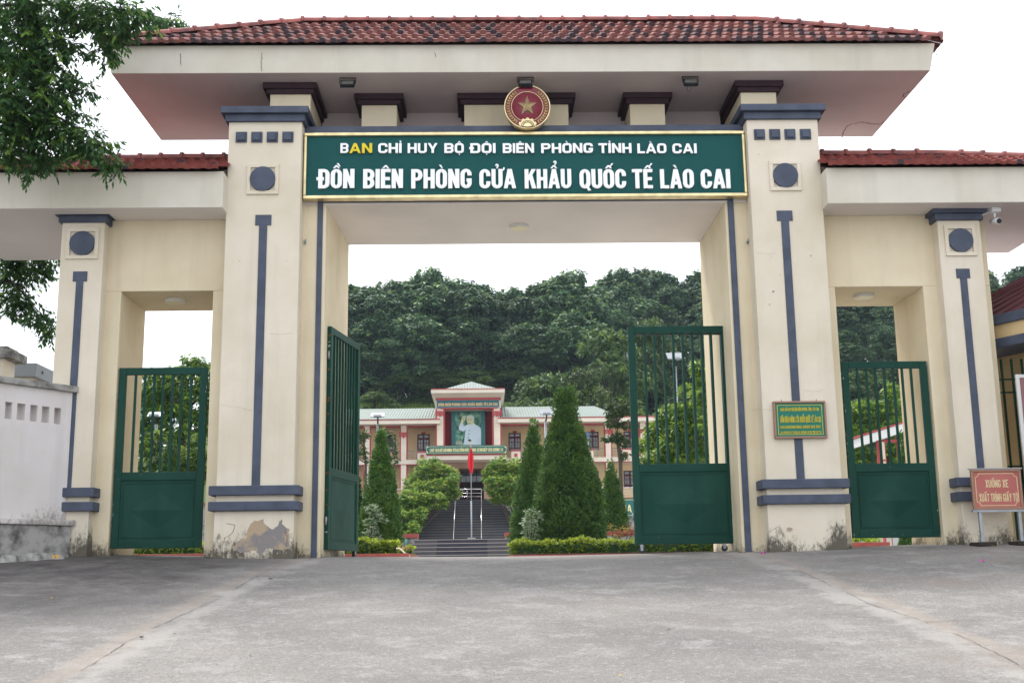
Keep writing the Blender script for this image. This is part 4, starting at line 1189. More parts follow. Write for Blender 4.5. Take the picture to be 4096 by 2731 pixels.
def WB(mb, s0, s1, z0, z1, o0=-T, o1=0., mi=0):
    a = [Pw2+wd*s0+nw*o1, Pw2+wd*s0+nw*o0, Pw2+wd*s1+nw*o0, Pw2+wd*s1+nw*o1]
    # order counter-clockwise seen from above
    ar = sum(a[i].x*a[(i+1) % 4].y-a[(i+1) % 4].x*a[i].y for i in range(4))
    if ar < 0: a = a[::-1]
    mb.hexa([(p.x, p.y, z0) for p in a], [(p.x, p.y, z1) for p in a], mi)
hx = [tuple(sorted((onwall(a, 1640)[0], onwall(b_, 1640)[0]))) for a, b_ in ((218, 245), (168, 198), (121, 150), (68, 101), (20, 48))]
sp_ = hx[4][0]-hx[3][0]; hx.append((hx[4][0]+sp_, hx[4][1]+sp_)); hx.append((hx[5][0]+sp_, hx[5][1]+sp_))
hz1, hz0 = onwall(232, 1631)[1], onwall(232, 1696)[1]
bz_ = onwall(250, 2094)[1]
w = MB(); WB(w, 0, LW, GZ-.4, hz0); WB(w, 0, LW, hz1, zt)
s = 0
for a, b_ in hx: WB(w, s, a, hz0, hz1); s = b_
WB(w, s, LW, hz0, hz1)
w.build('masonry', M['wallwhite'], ew)
cp = MB(); WB(cp, -.06, LW, zt, zt+.09, -T-.06, .06); cp.build('coping', M['concrete'], ew, bevel=.01)
pl = MB(); WB(pl, -.04, LW, GZ-.4, bz_-.03, 0, .09); pl.build('plinth', M['concrete'], ew, bevel=.01)
pl = MB(); WB(pl, -.08, LW, bz_-.03, bz_+.05, 0, .13); pl.build('plinth_ledge', M['wallwhite'], ew, bevel=.01)
# rough kerb at its foot
kb = MB(); rk = random.Random(4)
for i in range(9):
    s0 = .35+i*.2; c = Pw2+wd*s0+nw*(.42+rk.uniform(-.05, .05)); g = gz(c.x, c.y)
    r = rk.uniform(.13, .2); n = 9
    ringv = [(c.x+r*math.cos(2*PI*k/n)*rk.uniform(.8, 1.2), c.y+r*math.sin(2*PI*k/n)*rk.uniform(.8, 1.2)) for k in range(n)]
    kb.add([(p[0], p[1], g-.05) for p in ringv]+[(c.x+(p[0]-c.x)*.7, c.y+(p[1]-c.y)*.7, g+.06+rk.uniform(0, .03)) for p in ringv]+[(c.x, c.y, g+.09)], [(k, (k+1) % n, n+(k+1) % n, n+k) for k in range(n)]+[(n+k, n+(k+1) % n, 2*n) for k in range(n)], 0, True)
tag(kb.build('kerb', M['concrete']), 'broken concrete kerb at the foot of the left boundary wall', 'kerb')

# small roofs beyond the wall, far left
yl = 4.0
a = at(3, 1452, yl); b_ = at(146, 1452, yl); zlow = Z(100, 1506, yl)
e = empty('flat_roofed_shed', ((a.x+b_.x)/2, yl, .4), label='grey flat-roofed shed behind the left boundary wall', cat='shed')
M['greysheet'] = mat('grey_sheet', (.26, .28, .30), rough=.5, var=.15, vscale=1)
MB().box(a.x-1.5, b_.x, yl, yl+3.5, zlow, a.z).build('roof_edge', M['greysheet'], e, bevel=.01)
MB().box(a.x-1.4, b_.x-.12, yl+.12, yl+3.4, .3, zlow).build('wall', M['cream'], e)
MB().tube([(b_.x+.002, yl+.3, (a.z+zlow)/2), (b_.x+.01, yl+.3, (a.z+zlow)/2)], .03, 12).build('drain_hole', M['black'], e)
yl = 2.4
a = at(-120, 1385, yl); b_ = at(47, 1395, yl)
e = empty('concrete_post', (b_.x-.3, yl, .4), label='weathered concrete post with flat cap rising behind the left boundary wall', cat='post')
MB().box(a.x, b_.x, yl, yl+.7, Z(40, 1430, yl), Z(40, 1395, yl)).box(a.x, b_.x-.12, yl+.1, yl+.6, Z(40, 1395, yl), Z(10, 1378, yl)).build('cap', M['concrete'], e, bevel=.01)
MB().box(a.x, b_.x-.17, yl+.1, yl+.6, .3, Z(40, 1430, yl)).build('shaft', M['cream'], e)

# ------------------------------------------------------------------ guard house at the right edge
e = empty('guard_house', (9.2, -1.5, .4), label='yellow guard house with maroon sheet roof and blue-banded eaves at the right edge', cat='guard house')
M['g_yellow'] = plaster('guard_yellow_paint', (.64, .48, .26), grime=.5, base=.6)
gth = rad(62); gd = Vector((math.cos(gth), -math.sin(gth))); gn = Vector((-math.sin(gth), -math.cos(gth)))
Gc = at(3966, 1300, .25); G0 = Vector((Gc.x, .25))       # far-left end of the eaves face
def gpl(px, py, off=0):
    d = ray(px, py); P = G0+gn*off
    t = ((P-Vector((CAM.x, CAM.y))).dot(gn))/(Vector((d.x, d.y)).dot(gn)); return (CAM+d*t).z
def GB(mb, s0, s1, z0, z1, o0, o1, mi=0):
    a = [G0+gd*s0+gn*o0, G0+gd*s1+gn*o0, G0+gd*s1+gn*o1, G0+gd*s0+gn*o1]
    ar = sum(a[i].x*a[(i+1) % 4].y-a[(i+1) % 4].x*a[i].y for i in range(4))
    if ar < 0: a = a[::-1]
    mb.hexa([(p.x, p.y, z0) for p in a], [(p.x, p.y, z1) for p in a], mi)
zA, zB_, zC, zD = gpl(3966, 1266), gpl(3966, 1306), gpl(3972, 1360), gpl(3972, 1399)
b = MB(); GB(b, -1.2, 5, zB_, zA, -3.6, .05); b.build('upper_band', M['blue'], e, bevel=.01)
b = MB(); GB(b, -1.2, 5, zC, zB_, -3.6, 0); b.build('eaves_wall', M['g_yellow'], e)
b = MB(); GB(b, -1.2, 5, zD, zC, -3.6, .05); b.build('lower_band', M['blue'], e, bevel=.01)
b = MB(); GB(b, -.5, 5, GZ, zD, -3.4, -.65); b.build('wall', M['g_yellow'], e)
b = MB(); GB(b, -.54, 5, GZ, 1.0, -3.44, -.60); b.build('plinth', M['cream_y'], e)
b = MB(); GB(b, -.56, 5, 1.0, 1.13, -3.46, -.57); b.build('plinth_band', M['blue'], e)
rf = MB()
A_ = [G0+gd*-1.3+gn*.02, G0+gd*5+gn*.02, G0+gd*5+gn*-3.6, G0+gd*-1.3+gn*-3.6]
top = [G0+gd*1.0+gn*-1.8, G0+gd*4+gn*-1.8]
vv = [(p.x, p.y, zA-.02) for p in A_]+[(p.x, p.y, zA+1.35) for p in top]
rf.add(vv, [(0, 1, 5, 4), (2, 3, 4, 5), (3, 0, 4), (1, 2, 5)])
ro = rf.build('roof', M['sheet_red'], e)
seam = MB()
for k in range(22):
    t_ = k/21; p = Vector(vv[0]).lerp(Vector(vv[1]), t_); q = Vector(vv[4]).lerp(Vector(vv[5]), t_)
    if k == 0: seam.tube([p, q], .045, 6)
    else: seam.tube([p+Vector((0, 0, .01)), q+Vector((0, 0, .01))], .018, 4)
seam.build('seam', M['sheet_red'], ro)
# green grille between pillar and guard house
yg = .35
gr = empty('window_grille', (8.9, yg, 1), label='dark green steel grille between the right outer pillar and the guard house', cat='grille')
zg1, zg0 = Z(4002, 1441, yg), Z(4060, 2160, yg)
xg = [X(3962, 1441, yg)+k*.157 for k in range(7)]
for x_ in xg: MB().box(x_-.014, x_+.014, yg-.014, yg+.014, zg0, zg1+.02).build('bar', M['green'], gr)
for py in (1518, 1570, 1865, 1922):
    z_ = Z(4020, py, yg); MB().box(xg[0]-.05, xg[-1]+.05, yg-.02, yg-.0145, z_-.012, z_+.012).build('rail', M['green'], gr)
# noticeboard behind the grille
yn = 1.2
x0, x1 = X(3960, 1700, yn), X(4010, 1700, yn); z1, z0 = Z(3990, 1592, yn), Z(4020, 1900, yn)
e = empty('blue_poster_board', ((x0+x1)/2, yn, z0), label='blue poster of a night sky over a helmeted soldier behind the green grille', cat='poster')
x1 = X(4036, 1860, yn)
MB().box(x0-.02, x1+.02, yn+.01, yn+.04, z0-.02, z1+.03).build('frame', M['lampwhite'], e)
def poster_blue():
    m = mat('poster_print', (.012, .08, .28), rough=.3, col2=(.05, .2, .45), vscale=5); return m
MB().box(x0, x1, yn-.0, yn+.009, z0, z1).build('print', poster_blue(), e)
pc = at(4008, 1685, yn)
fg = MB()
sk = [(-.0, .16), (.05, .13), (.055, .06), (.04, -.01), (.0, -.05), (-.04, -.01), (-.055, .06), (-.05, .13)]
fg.prism([(pc.x+a*.9, pc.z+b_-.05) for a, b_ in sk][::-1], yn-.004, yn-.001, 0)
fg.prism([(pc.x-.075, pc.z+.05), (pc.x-.08, pc.z+.10), (pc.x-.03, pc.z+.2), (pc.x+.03, pc.z+.2), (pc.x+.08, pc.z+.10), (pc.x+.075, pc.z+.05)], yn-.007, yn-.004, 1)
fg.prism([(pc.x-.16, pc.z-.5), (pc.x-.14, pc.z-.16), (pc.x-.04, pc.z-.1), (pc.x+.04, pc.z-.1), (pc.x+.14, pc.z-.16), (pc.x+.16, pc.z-.5)], yn-.004, yn-.001, 1)
M['p_face'] = mat('print_face', (.35, .5, .55), rough=.4); M['p_dark'] = mat('print_dark', (.02, .05, .06), rough=.4)
fg.build('printed_figure', [M['p_face'], M['p_dark']], e)
# open white window sash at the very edge
ysx = -.30
x0 = X(4083, 1700, ysx); z1, z0 = Z(4070, 1497, ysx), Z(4090, 1985, ysx)
e = empty('open_window', (x0+.3, ysx, z0), label='open white aluminium window sash at the right edge of the picture', cat='window')
f = MB(); f.box(x0, x0+.05, ysx, ysx+.04, z0, z1); f.box(x0+.6, x0+.65, ysx, ysx+.04, z0, z1); f.box(x0+.05, x0+.6, ysx, ysx+.04, z1-.05, z1); f.box(x0+.05, x0+.6, ysx, ysx+.04, z0, z0+.05)
f.build('frame', M['lampwhite'], e, bevel=.004)
MB().box(x0+.05, x0+.6, ysx+.015, ysx+.02, z0+.05, z1-.05).build('pane', mat('reddish_pane', (.22, .07, .07), rough=.15, spec=.6), e)  # red tint in the glass stands in for a reflection of the sign

# ================================================================== behind the gate
# ------------------------------------------------------------------ foliage tools
def leaf_mesh(name, C, D, L, W, young, m, parent=None, fold=.25, seed=0):
    """C base points, D unit directions, L lengths, W widths (arrays); one folded diamond per leaf"""
    rs = np.random.RandomState(seed)
    n = len(C); C = np.asarray(C, float); D = np.asarray(D, float)
    up = rs.normal(0, .45, (n, 3)); up[:, 2] += 1
    S = np.cross(D, up); S /= np.linalg.norm(S, axis=1)[:, None]+1e-9
    N = np.cross(S, D)
    L = np.broadcast_to(L, (n,))[:, None]; W = np.broadcast_to(W, (n,))[:, None]
    tip = C+D*L-N*L*.10
    mid = C+D*L*.45
    v = np.empty((n, 4, 3))
    v[:, 0] = C; v[:, 1] = mid+S*W*.5-N*W*fold; v[:, 2] = tip; v[:, 3] = mid-S*W*.5-N*W*fold
    me = bpy.data.meshes.new(name)
    me.vertices.add(4*n); me.vertices.foreach_set('co', v.reshape(-1))
    idx = (np.arange(n)[:, None]*4+np.array([0, 1, 2, 0, 2, 3])[None]).astype(np.int32)
    me.loops.add(6*n); me.loops.foreach_set('vertex_index', idx.reshape(-1))
    me.polygons.add(2*n); me.polygons.foreach_set('loop_start', np.arange(0, 6*n, 3, dtype=np.int32))
    me.polygons.foreach_set('loop_total', np.full(2*n, 3, dtype=np.int32))
    me.update(calc_edges=True)
    a = me.attributes.new('young', 'FLOAT', 'FACE'); a.data.foreach_set('value', np.repeat(np.asarray(young, float), 2))
    me.materials.append(m)
    o = bpy.data.objects.new(name, me); col.objects.link(o)
    if parent is not None:
        o.parent = parent; o.matrix_parent_inverse = pw(parent).inverted()
    return o
def unit(a): return a/(np.linalg.norm(a, axis=1)[:, None]+1e-9)
def rosettes(P, Nrm, rs, k=8, L=.4, W=.14, droop=.5, out=.6, jit=.35, youngp=.12, ytop=True):
    """k leaves radiating from every point P (normals Nrm), drooping"""
    n = len(P)
    base = np.repeat(P, k, 0); nr = np.repeat(Nrm, k, 0)
    q = rs.uniform(0, 2*PI, n*k)
    d = np.stack([np.cos(q), np.sin(q), np.full(n*k, -droop)], 1)+nr*out+rs.normal(0, jit, (n*k, 3))
    d = unit(d)
    l = L*rs.uniform(.7, 1.25, n*k); w = W*rs.uniform(.8, 1.2, n*k)
    yg = (rs.uniform(0, 1, n) < youngp*(1+(Nrm[:, 2] > .4))).astype(float)*rs.uniform(.4, 1, n)
    return base+d*l[:, None]*.12, d, l, w, np.repeat(yg, k)
def shell_points(c, r, n, rs, inner=.5, flat=1.0, low=-.6):
    d = unit(rs.normal(0, 1, (n*2, 3))); d = d[d[:, 2] > low][:n]
    rad_ = r*rs.uniform(inner, 1.0, len(d))**.7
    p = d*rad_[:, None]; p[:, 2] *= flat
    return np.array(c)+p, d
def trunk(mb, pts, r0, r1, n=8):
    k = len(pts); mb.tube(pts, [r0+(r1-r0)*i/(k-1) for i in range(k)], n)

def px_blobs(bl):
    out = []
    for (px, py, Zd, rp) in bl:
        c = at(px, py, Zd-17); out.append(((c.x, c.y, c.z), rp/FPX*Zd))
    return out
def blob_crown(name, blobs, m, parent, dens=60, L=.3, W=.08, k=7, droop=.5, youngp=.15, inner=.45, flat=.9, seed=0, out=.6, low=-.6, jit=.35):
    """blobs: ((x,y,z), r); dens rosettes per square metre of shell"""
    rs = np.random.RandomState(seed); P, N = [], []
    for c, r in blobs:
        n = max(4, int(dens*4*PI*r*r*.8))
        p, d = shell_points(c, r, n, rs, inner, flat, low); P.append(p); N.append(d)
    P = np.concatenate(P); N = np.concatenate(N)
    C, D, l, w, y = rosettes(P, N, rs, k, L, W, droop, out, jit, youngp)
    return leaf_mesh(name, C, D, l, w, y, m, parent, seed=seed)

# ------------------------------------------------------------------ steps, beds, terrace
zb5 = [at(1845, p, 28.6).z for p in (2217, 2201.5, 2185, 2168, 2151)]
sx0_, sx1_ = X(1649, 2190, 28.6), X(2041, 2190, 28.6)
e = empty('garden_steps', ((sx0_+sx1_)/2, 28.6, .6), label='wide low flight of five blue-grey granite steps below the flagpole', cat='steps')
rise = (zb5[4]-zb5[0])/4; z_land = zb5[4]
for i in range(5):
    zt_ = zb5[0]+rise*i; y0 = 28.6+.32*i
    b = MB(); xm0, xm1 = X(1743, 2190, 28.6), X(1950, 2190, 28.6)
    b.box(sx0_, xm0, y0, y0+2, zt_-rise, zt_-.03, 0); b.box(xm0+.001, xm1, y0-.001, y0+2, zt_-rise, zt_-.03, 1); b.box(xm1+.001, sx1_, y0, y0+2, zt_-rise, zt_-.03, 0)
    so = b.build('step', [M['stair'], M['stair_b']], e)
    MB().box(sx0_-.01, sx1_+.01, y0-.03, y0+.34, zt_-.028, zt_).build('nosing', M['nosing'], so)
lb = MB().box(sx0_-9, sx1_+9, 30.4, 54, -.5, z_land-.02); tag(lb.build('landing', M['ground']), kind='structure')
# planter walls with red coping either side of the steps
zc_ = Z(1640, 2135, 30.6)
for (a, b_, lab) in ((X(1380, 2140, 30.6), X(1674, 2140, 30.6), 'left red-capped rubble planter wall beside the granite steps'), (X(2018, 2140, 30.6), X(2640, 2140, 30.6), 'right red-capped rubble planter wall beside the granite steps')):
    e = empty('planter_wall', ((a+b_)/2, 30.6, .7), label=lab, cat='wall', group='low planter walls flanking the steps')
    w = MB()
    rr = random.Random(3)
    MB().box(a+.02, b_-.02, 30.35, 30.9, .4, zc_-.17).build('stonework', M['concrete'], e)
    MB().box(a, b_, 30.28, 30.95, zc_-.17, zc_).build('coping', M['brick'], e, bevel=.01)
# upper stairs
ux0, ux1 = X(1640, 2080, 49), X(2062, 2080, 49)
e = empty('main_stairs', ((ux0+ux1)/2, 47.5, z_land), label='tall flight of dark granite stairs rising to the terrace of the main building', cat='stairs')
nst = 19; z_t = 4.5; rs_ = (z_t-z_land)/nst
for i in range(nst):
    zt_ = z_land+rs_*(i+1); y0 = 47.5+.30*i
    cut = max(0, i-11)*.13
    b = MB().box(ux0+cut, ux1-cut, y0, 53.6, zt_-rs_, zt_-.037, 0); so = b.build('step', M['stair'], e)
    MB().box(ux0+cut-.005, ux1-cut+.005, y0-.02, y0+.3, zt_-.035, zt_).build('nosing', M['stair_edge'], so)  # dark strip painted as the shadow line of each step
for q in (X(1751, 2080, 49), X(1981, 2080, 51.)):
    pass
# terrace block with red lip
tb = MB().box(-26, 26, 53.6, 110, -.5, z_t-.12); tag(tb.build('terrace', M['ground']), kind='structure')
for (a, b_, lab) in ((-22, ux0+.9, 'stone retaining wall with red lip left of the dark stairs'), (ux1-.9, 23, 'stone retaining wall with red lip right of the dark stairs')):
    e = empty('retaining_wall', ((a+b_)/2, 53.5, z_land), label=lab, cat='wall', group='retaining walls of the terrace')
    MB().box(a, b_, 53.2, 53.59, z_land-.03, z_t-.12).build('stonework', M['concrete'], e)
    MB().box(a, b_, 53.1, 53.9, z_t-.118, z_t).build('coping', M['brick'], e)
MB().box(ux0+.9, ux1-.9, 53.3, 54.2, z_t-.1, z_t+.004).build('stair_head', M['brick'], bpy.data.objects['main_stairs'])
# stair handrails joined at the top
e = empty('stair_handrail', (0, 47.5, z_land), label='polished steel stair handrails joined across the top of the dark stairs', cat='handrail')
xa_, xb_ = X(1815, 2140, 48), X(1926, 2140, 48)
for x_ in (xa_, xb_):
    MB().tube([(x_, 47.6, z_land), (x_, 47.6, z_land+.75), (x_, 53.3, z_t+.62)], .026, 8).build('rail', M['inox'], e)
    for k in range(1, 4):
        yy_ = 47.6+k*1.5; MB().tube([(x_, yy_, z_land+(yy_-47.5)/.3*rs_), (x_, yy_, z_land+(yy_-47.5)/.3*rs_+.72)], .014, 6).build('post', M['inox'], e)
MB().tube([(xa_, 53.35, z_t+.62), (xb_, 53.35, z_t+.62)], .03, 8).build('rail', M['inox'], e)
for dz in (.18, .38): MB().tube([(xa_, 53.35, z_t+dz), (xb_, 53.35, z_t+dz)], .014, 6).build('crossbar', M['inox'], e)
MB().tube([((xa_+xb_)/2-.1, 53.35, z_t-.02), ((xa_+xb_)/2-.1, 53.35, z_t+.62)], .018, 6).build('post', M['inox'], e)
def balustrade(pa, pb, py, y, lab):
    a, b_ = X(pa, py, y), X(pb, py, y); zt_ = Z((pa+pb)/2, py, y)
    e = empty('terrace_railing', ((a+b_)/2, y, z_t), label=lab, cat='railing', group='steel railings along the terrace edge')
    MB().tube([(a, y, zt_), (b_, y, zt_)], .03, 8).build('top_rail', M['inox'], e)
    for f_ in (.35, .68):
        z_ = z_t+(zt_-z_t)*f_; MB().tube([(a, y, z_), (b_, y, z_)], .014, 6).build('crossbar', M['inox'], e)
    n = max(1, int((b_-a)/.9))
    for k in range(n+1):
        x_ = a+(b_-a)*k/n; MB().tube([(x_, y, z_t), (x_, y, zt_)], .02, 6).build('post', M['inox'], e)
balustrade(1380, 1631, 1958, 53.6, 'polished steel terrace railing left of the stairs behind the vines')
balustrade(2395, 2620, 1950, 53.6, 'polished steel terrace railing right of the stairs behind the small cypress')
# curved pipe over right part of the stairs
P = [at(*p, 50.) for p in ((2010, 2005), (2030, 2006), (2048, 2012), (2062, 2022), (2075, 2040), (2080, 2070))]
tag(MB().tube(P, .022, 6).build('arched_pipe', M['steel']), 'thin grey arched pipe edging the right side of the dark stairs', 'pipe')
P = [at(*p, 50.) for p in ((1705, 2019), (1730, 2020), (1760, 2021), (1790, 2024), (1791, 2012))]
tag(MB().tube(P, .02, 6).build('bent_pipe', M['steel']), 'thin grey bent pipe under the left vine over the stairs', 'pipe')

# flagpole
e = empty('flagpole', (X(1886, 2148, 43), 43, z_land), label='slim steel flagpole with a limp red flag in front of the dark stairs', cat='flagpole')
pb, ptp = X(1886, 2148, 43), Z(1881, 1776, 43)
MB().tube([(pb, 43, z_land), (pb, 43, z_land+2.3)], .042, 10).build('lower_tube', M['steel'], e)
MB().tube([(pb, 43, z_land+2.3), (pb, 43, ptp)], .026, 8).build('upper_tube', M['steel'], e)
MB().box(pb-.2, pb+.2, 42.97, 43.03, z_land+.42, z_land+.47).build('cleat', M['steel'], e)
MB().tube([(pb, 43, ptp), (pb, 43, ptp+.06)], .035, 8).build('finial', M['gold'], e)
fz0, fz1 = Z(1881, 1893, 43), Z(1881, 1786, 43)
fl = MB(); nu, nv = 10, 24; vs = []
for j in range(nv+1):
    t_ = j/nv; z_ = fz1+(fz0-fz1)*t_
    wL = .03+.12*smooth(0, .45, t_)*(1-.75*smooth(.72, 1, t_)); wR = .02+.10*smooth(0, .3, t_)*(1-.4*smooth(.8, 1, t_))
    for i in range(nu+1):
        u_ = i/nu; x_ = pb-wL*1.0+(wL+wR)*u_
        vs.append((x_+.01*math.sin(9*t_+3*u_), 42.93+.06*math.sin(u_*11+t_*3)-.03, z_))
fl.add(vs, [(j*(nu+1)+i, j*(nu+1)+i+1, (j+1)*(nu+1)+i+1, (j+1)*(nu+1)+i) for j in range(nv) for i in range(nu)], 0, True)
fo = fl.build('flag', M['flag'], e); sm_ = fo.modifiers.new('s', 'SOLIDIFY'); sm_.thickness = .006

# ------------------------------------------------------------------ main building
e = B_ = empty('main_building', (0, 66, z_t), label='long two-storey cream building with red trim, pillars and central tower beyond the garden', cat='building')
yF, yR, yT = 65.0, 67.3, 64.6
def R(px0, px1, py0, py1, y0, y1, name, m, parent, ref=None, bevel=0):
    ref = ref or (px0+px1)/2; pm = (py0+py1)/2
    return MB().box(X(px0, pm, y0), X(px1, pm, y0), y0, y1, Z(ref, py1, y0), Z(ref, py0, y0)).build(name, m, parent, bevel=bevel)
def Rb(mb, px0, px1, py0, py1, y0, y1, ref=None, mi=0):
    ref = ref or (px0+px1)/2; pm = (py0+py1)/2
    mb.box(X(px0, pm, y0), X(px1, pm, y0), y0, y1, Z(ref, py1, y0), Z(ref, py0, y0), mi)
# rear walls, slabs, eaves for each wing
for side in 'lr':
    L_ = side == 'l'
    a, b_ = (1180, 1760) if L_ else (1990, 2640)
    ref = 1650 if L_ else 2140; dy = 0 if L_ else -7
    wl_ = MB(); Rb(wl_, a, b_, 1700+dy, 2075+dy, yR, yR+5, ref); wo = wl_.build('wall', M['b_yellow'], B_)
    R(a, b_, 1678.5+dy, 1694+dy, yF-.9, yR+5, 'eaves_fascia', M['b_cream'], B_, ref)
    R(a, b_, 1674.5+dy, 1678.4+dy, yF-.95, yR+5, 'eaves_red_edge', M['b_red'], B_, ref)
    R(a, b_, 1694.2+dy, 1702+dy, yF+.05, yF+.5, 'beam', M['b_cream'], B_, ref)
    R(a, b_, 1702.2+dy, 1706.5+dy, yF, yF+.5, 'beam_trim', M['b_red'], B_, ref)
    R(a, b_, 1838+dy, 1855.5+dy, yF-.05, yR, 'balcony_slab', M['b_cream'], B_, ref)
    R(a, b_, 1855.7+dy, 1858+dy, yF-.06, yF+.3, 'slab_trim', M['b_red'], B_, ref)
    # sheet roof
    rx0, rx1 = (X(1180, 1676, yF), X(1742, 1676, yF)) if L_ else (X(2004, 1669, yF), X(2462 if not L_ else 0, 1669, yF))
    ze_ = Z(ref, 1675+dy, yF-.95); zr_ = Z(ref, 1633+dy, 70.)
    hip = 0 if L_ else 1.0
    v = [(rx0, yF-1.0, ze_), (rx1+hip*.3, yF-1.0, ze_), (rx1-hip, 70., zr_), (rx0, 70., zr_), (rx0, 75.5, ze_), (rx1+hip*.3, 75.5, ze_)]
    MB().add(v, [(0, 1, 2, 3), (3, 2, 5, 4), (1, 5, 2), (0, 3, 4)]).build('sheet_roof', M['sheet'], B_)
    cols = (1172, 1319, 1466.5, 1614) if L_ else (2136, 2283, 2436, 2577)
    for cxp in cols:
        hw = 10.5
        dyy = -(cxp-ref)*.0139
        pr = MB(); Rb(pr, cxp-hw, cxp+hw, 1694+dy+dyy, 2075, yF-.02, yF+.4, cxp); po = pr.build('column', M['b_cream'], B_)
        q = MB(); Rb(q, cxp-hw-4.5, cxp-hw, 1703+dy+dyy, 2075, yF+.02, yF+.38, cxp); Rb(q, cxp+hw, cxp+hw+4.5, 1703+dy+dyy, 2075, yF+.02, yF+.38, cxp); q.build('column_edge', M['b_red'], po)
        q = MB(); c0 = 1728+dy+dyy
        Rb(q, cxp-hw-6, cxp+hw+6, c0, c0+7, yF-.1, yF+.42, cxp); Rb(q, cxp-hw-6, cxp+hw+6, c0+10, c0+16, yF-.1, yF+.42, cxp); Rb(q, cxp-4, cxp+4, c0+7, c0+22, yF-.095, yF, cxp); q.build('column_collar', M['b_red'], po)
    # windows: upper and lower storey
    wc = (1260, 1409, 1558, 1693.7) if L_ else (2059, 2371 if 0 else 2207, 2371, 2520)
    for wx in wc:
        for (t_, b2) in ((1736, 1808), (1893, 1960)):
            dd = -(wx-1694)*.0139; t1, b1 = t_+dd, b2+dd
            hw = 24.3
            f_ = MB(); Rb(f_, wx-hw, wx-hw+4, t1, b1, yR-.06, yR+.02, wx); Rb(f_, wx+hw-4, wx+hw, t1, b1, yR-.06, yR+.02, wx); Rb(f_, wx-3, wx+3, t1+4, b1, yR-.06, yR+.02, wx)
            Rb(f_, wx-hw+4, wx+hw-4, t1, t1+4, yR-.06, yR+.02, wx); Rb(f_, wx-hw+4, wx-3, t1+14, t1+22, yR-.06, yR+.02, wx); Rb(f_, wx+3, wx+hw-4, t1+14, t1+22, yR-.06, yR+.02, wx)
            Rb(f_, wx-hw+4, wx-3, b1-12, b1-4, yR-.06, yR+.02, wx); Rb(f_, wx+3, wx+hw-4, b1-12, b1-4, yR-.06, yR+.02, wx)
            for s_ in (-1, 1):
                xm = wx+s_*12; Rb(f_, xm-1, xm+1, t1+22, b1-12, yR-.05, yR+.015, wx); Rb(f_, min(wx+s_*3, wx+s_*20.3), max(wx+s_*3, wx+s_*20.3), t1+35, t1+37, yR-.045, yR+.01, wx)
            fo = f_.build('window', M['window_wood'], B_)
            R(wx-hw+2, wx+hw-2, t1+2, b1-2, yR-.02, yR-.005, 'pane', M['pane'], fo, wx)
    # red number plates above doors
    for wx in wc: R(wx-8, wx+8, 1728-(wx-1694)*.0139, 1735-(wx-1694)*.0139, yR-.02, yR-.003, 'name_plate', M['b_red'], B_)
    # balcony railings and planter boxes
    segs = ((1190, 1304), (1334, 1451), (1480, 1600), (1630, 1706)) if L_ else ((2026, 2121), (2150, 2269), (2298, 2420), (2450, 2563))
    for (p0, p1) in segs:
        c_ = (p0+p1)/2; dd = -(c_-1700)*.0139
        r_ = MB()
        for py in (1802, 1812, 1820, 1828): 
            z_ = Z(c_, py+dd, yF+.1); r_.tube([(X(p0, py, yF+.1), yF+.1, z_), (X(p1, py, yF+.1), yF+.1, z_)], .025 if py == 1802 else .014, 5)
        k = 4
        for i in range(k+1):
            x_ = X(p0, 1810, yF+.1)+(X(p1, 1810, yF+.1)-X(p0, 1810, yF+.1))*i/k; r_.tube([(x_, yF+.1, Z(c_, 1839+dd, yF+.1)), (x_, yF+.1, Z(c_, 1802+dd, yF+.1))], .016, 5)
        r_.build('balcony_railing', M['steel'], B_)
    for cxp in ((1688, 1540, 1393) if L_ else (2063.5, 2209, 2356, 2505)):
        dd = -(cxp-1688)*.0139
        bo = R(cxp-18, cxp+18, 1809+dd, 1842+dd, yF-.35, yF+.02, 'planter_box', M['b_cream'], B_)
        R(cxp-20, cxp+20, 1804.5+dd, 1808.8+dd, yF-.4, yF+.05, 'cap', M['b_red'], bo); R(cxp-6.5, cxp+6.5, 1818+dd, 1831+dd, yF-.39, yF-.34, 'red_square', M['b_red'], bo)
# lower ceiling colour / wall base
# tower
tw = B_
R(1742, 2004, 1575.5, 1598.5, yT-.3, yR+2, 'tower_wall', M['b_red'], tw, 1870)
R(1724, 2019, 1556, 1570.5, yT-1.2, yR+3, 'tower_fascia', M['b_cream'], tw, 1870)
R(1724, 2019, 1553, 1555.8, yT-1.25, yR+3, 'tower_red_edge', M['b_red'], tw, 1870)
zz = Z(1870, 1571, yT-1.2); zz2 = Z(1870, 1576, yT-.3)
MB().hexa([(X(1742, 1575, yT-.3), yT-.3, zz2-.25), (X(2004, 1575, yT-.3), yT-.3, zz2-.25), (X(2004, 1575, yT-.3), yR, zz2-.25), (X(1742, 1575, yT-.3), yR, zz2-.25)],
          [(X(1725, 1571, yT-1.2), yT-1.18, zz-.002), (X(2018, 1571, yT-1.2), yT-1.18, zz-.002), (X(2018, 1571, yT-1.2), yR+2.9, zz-.002), (X(1725, 1571, yT-1.2), yR+2.9, zz-.002)]).build('tower_soffit', M['b_cream'], tw)
xa1, xb1 = X(1794, 1554, yT-.6), X(1970, 1554, yT-.6); zq = Z(1870, 1553, yT-1.25); za_ = Z(1878, 1526, 67.5)
MB().add([(xa1-.6, yT-.6, zq), (xb1+.6, yT-.6, zq), (xb1+.6, yR+2.6, zq), (xa1-.6, yR+2.6, zq), ((xa1+xb1)/2, 67.5, za_)], [(0, 1, 4), (1, 2, 4), (2, 3, 4), (3, 0, 4)]).build('tower_roof', M['sheet'], tw)
R(1742, 2004, 1598.7, 1632, yT-.1, yR+1, 'tower_lintel', M['b_cream'], tw, 1870)
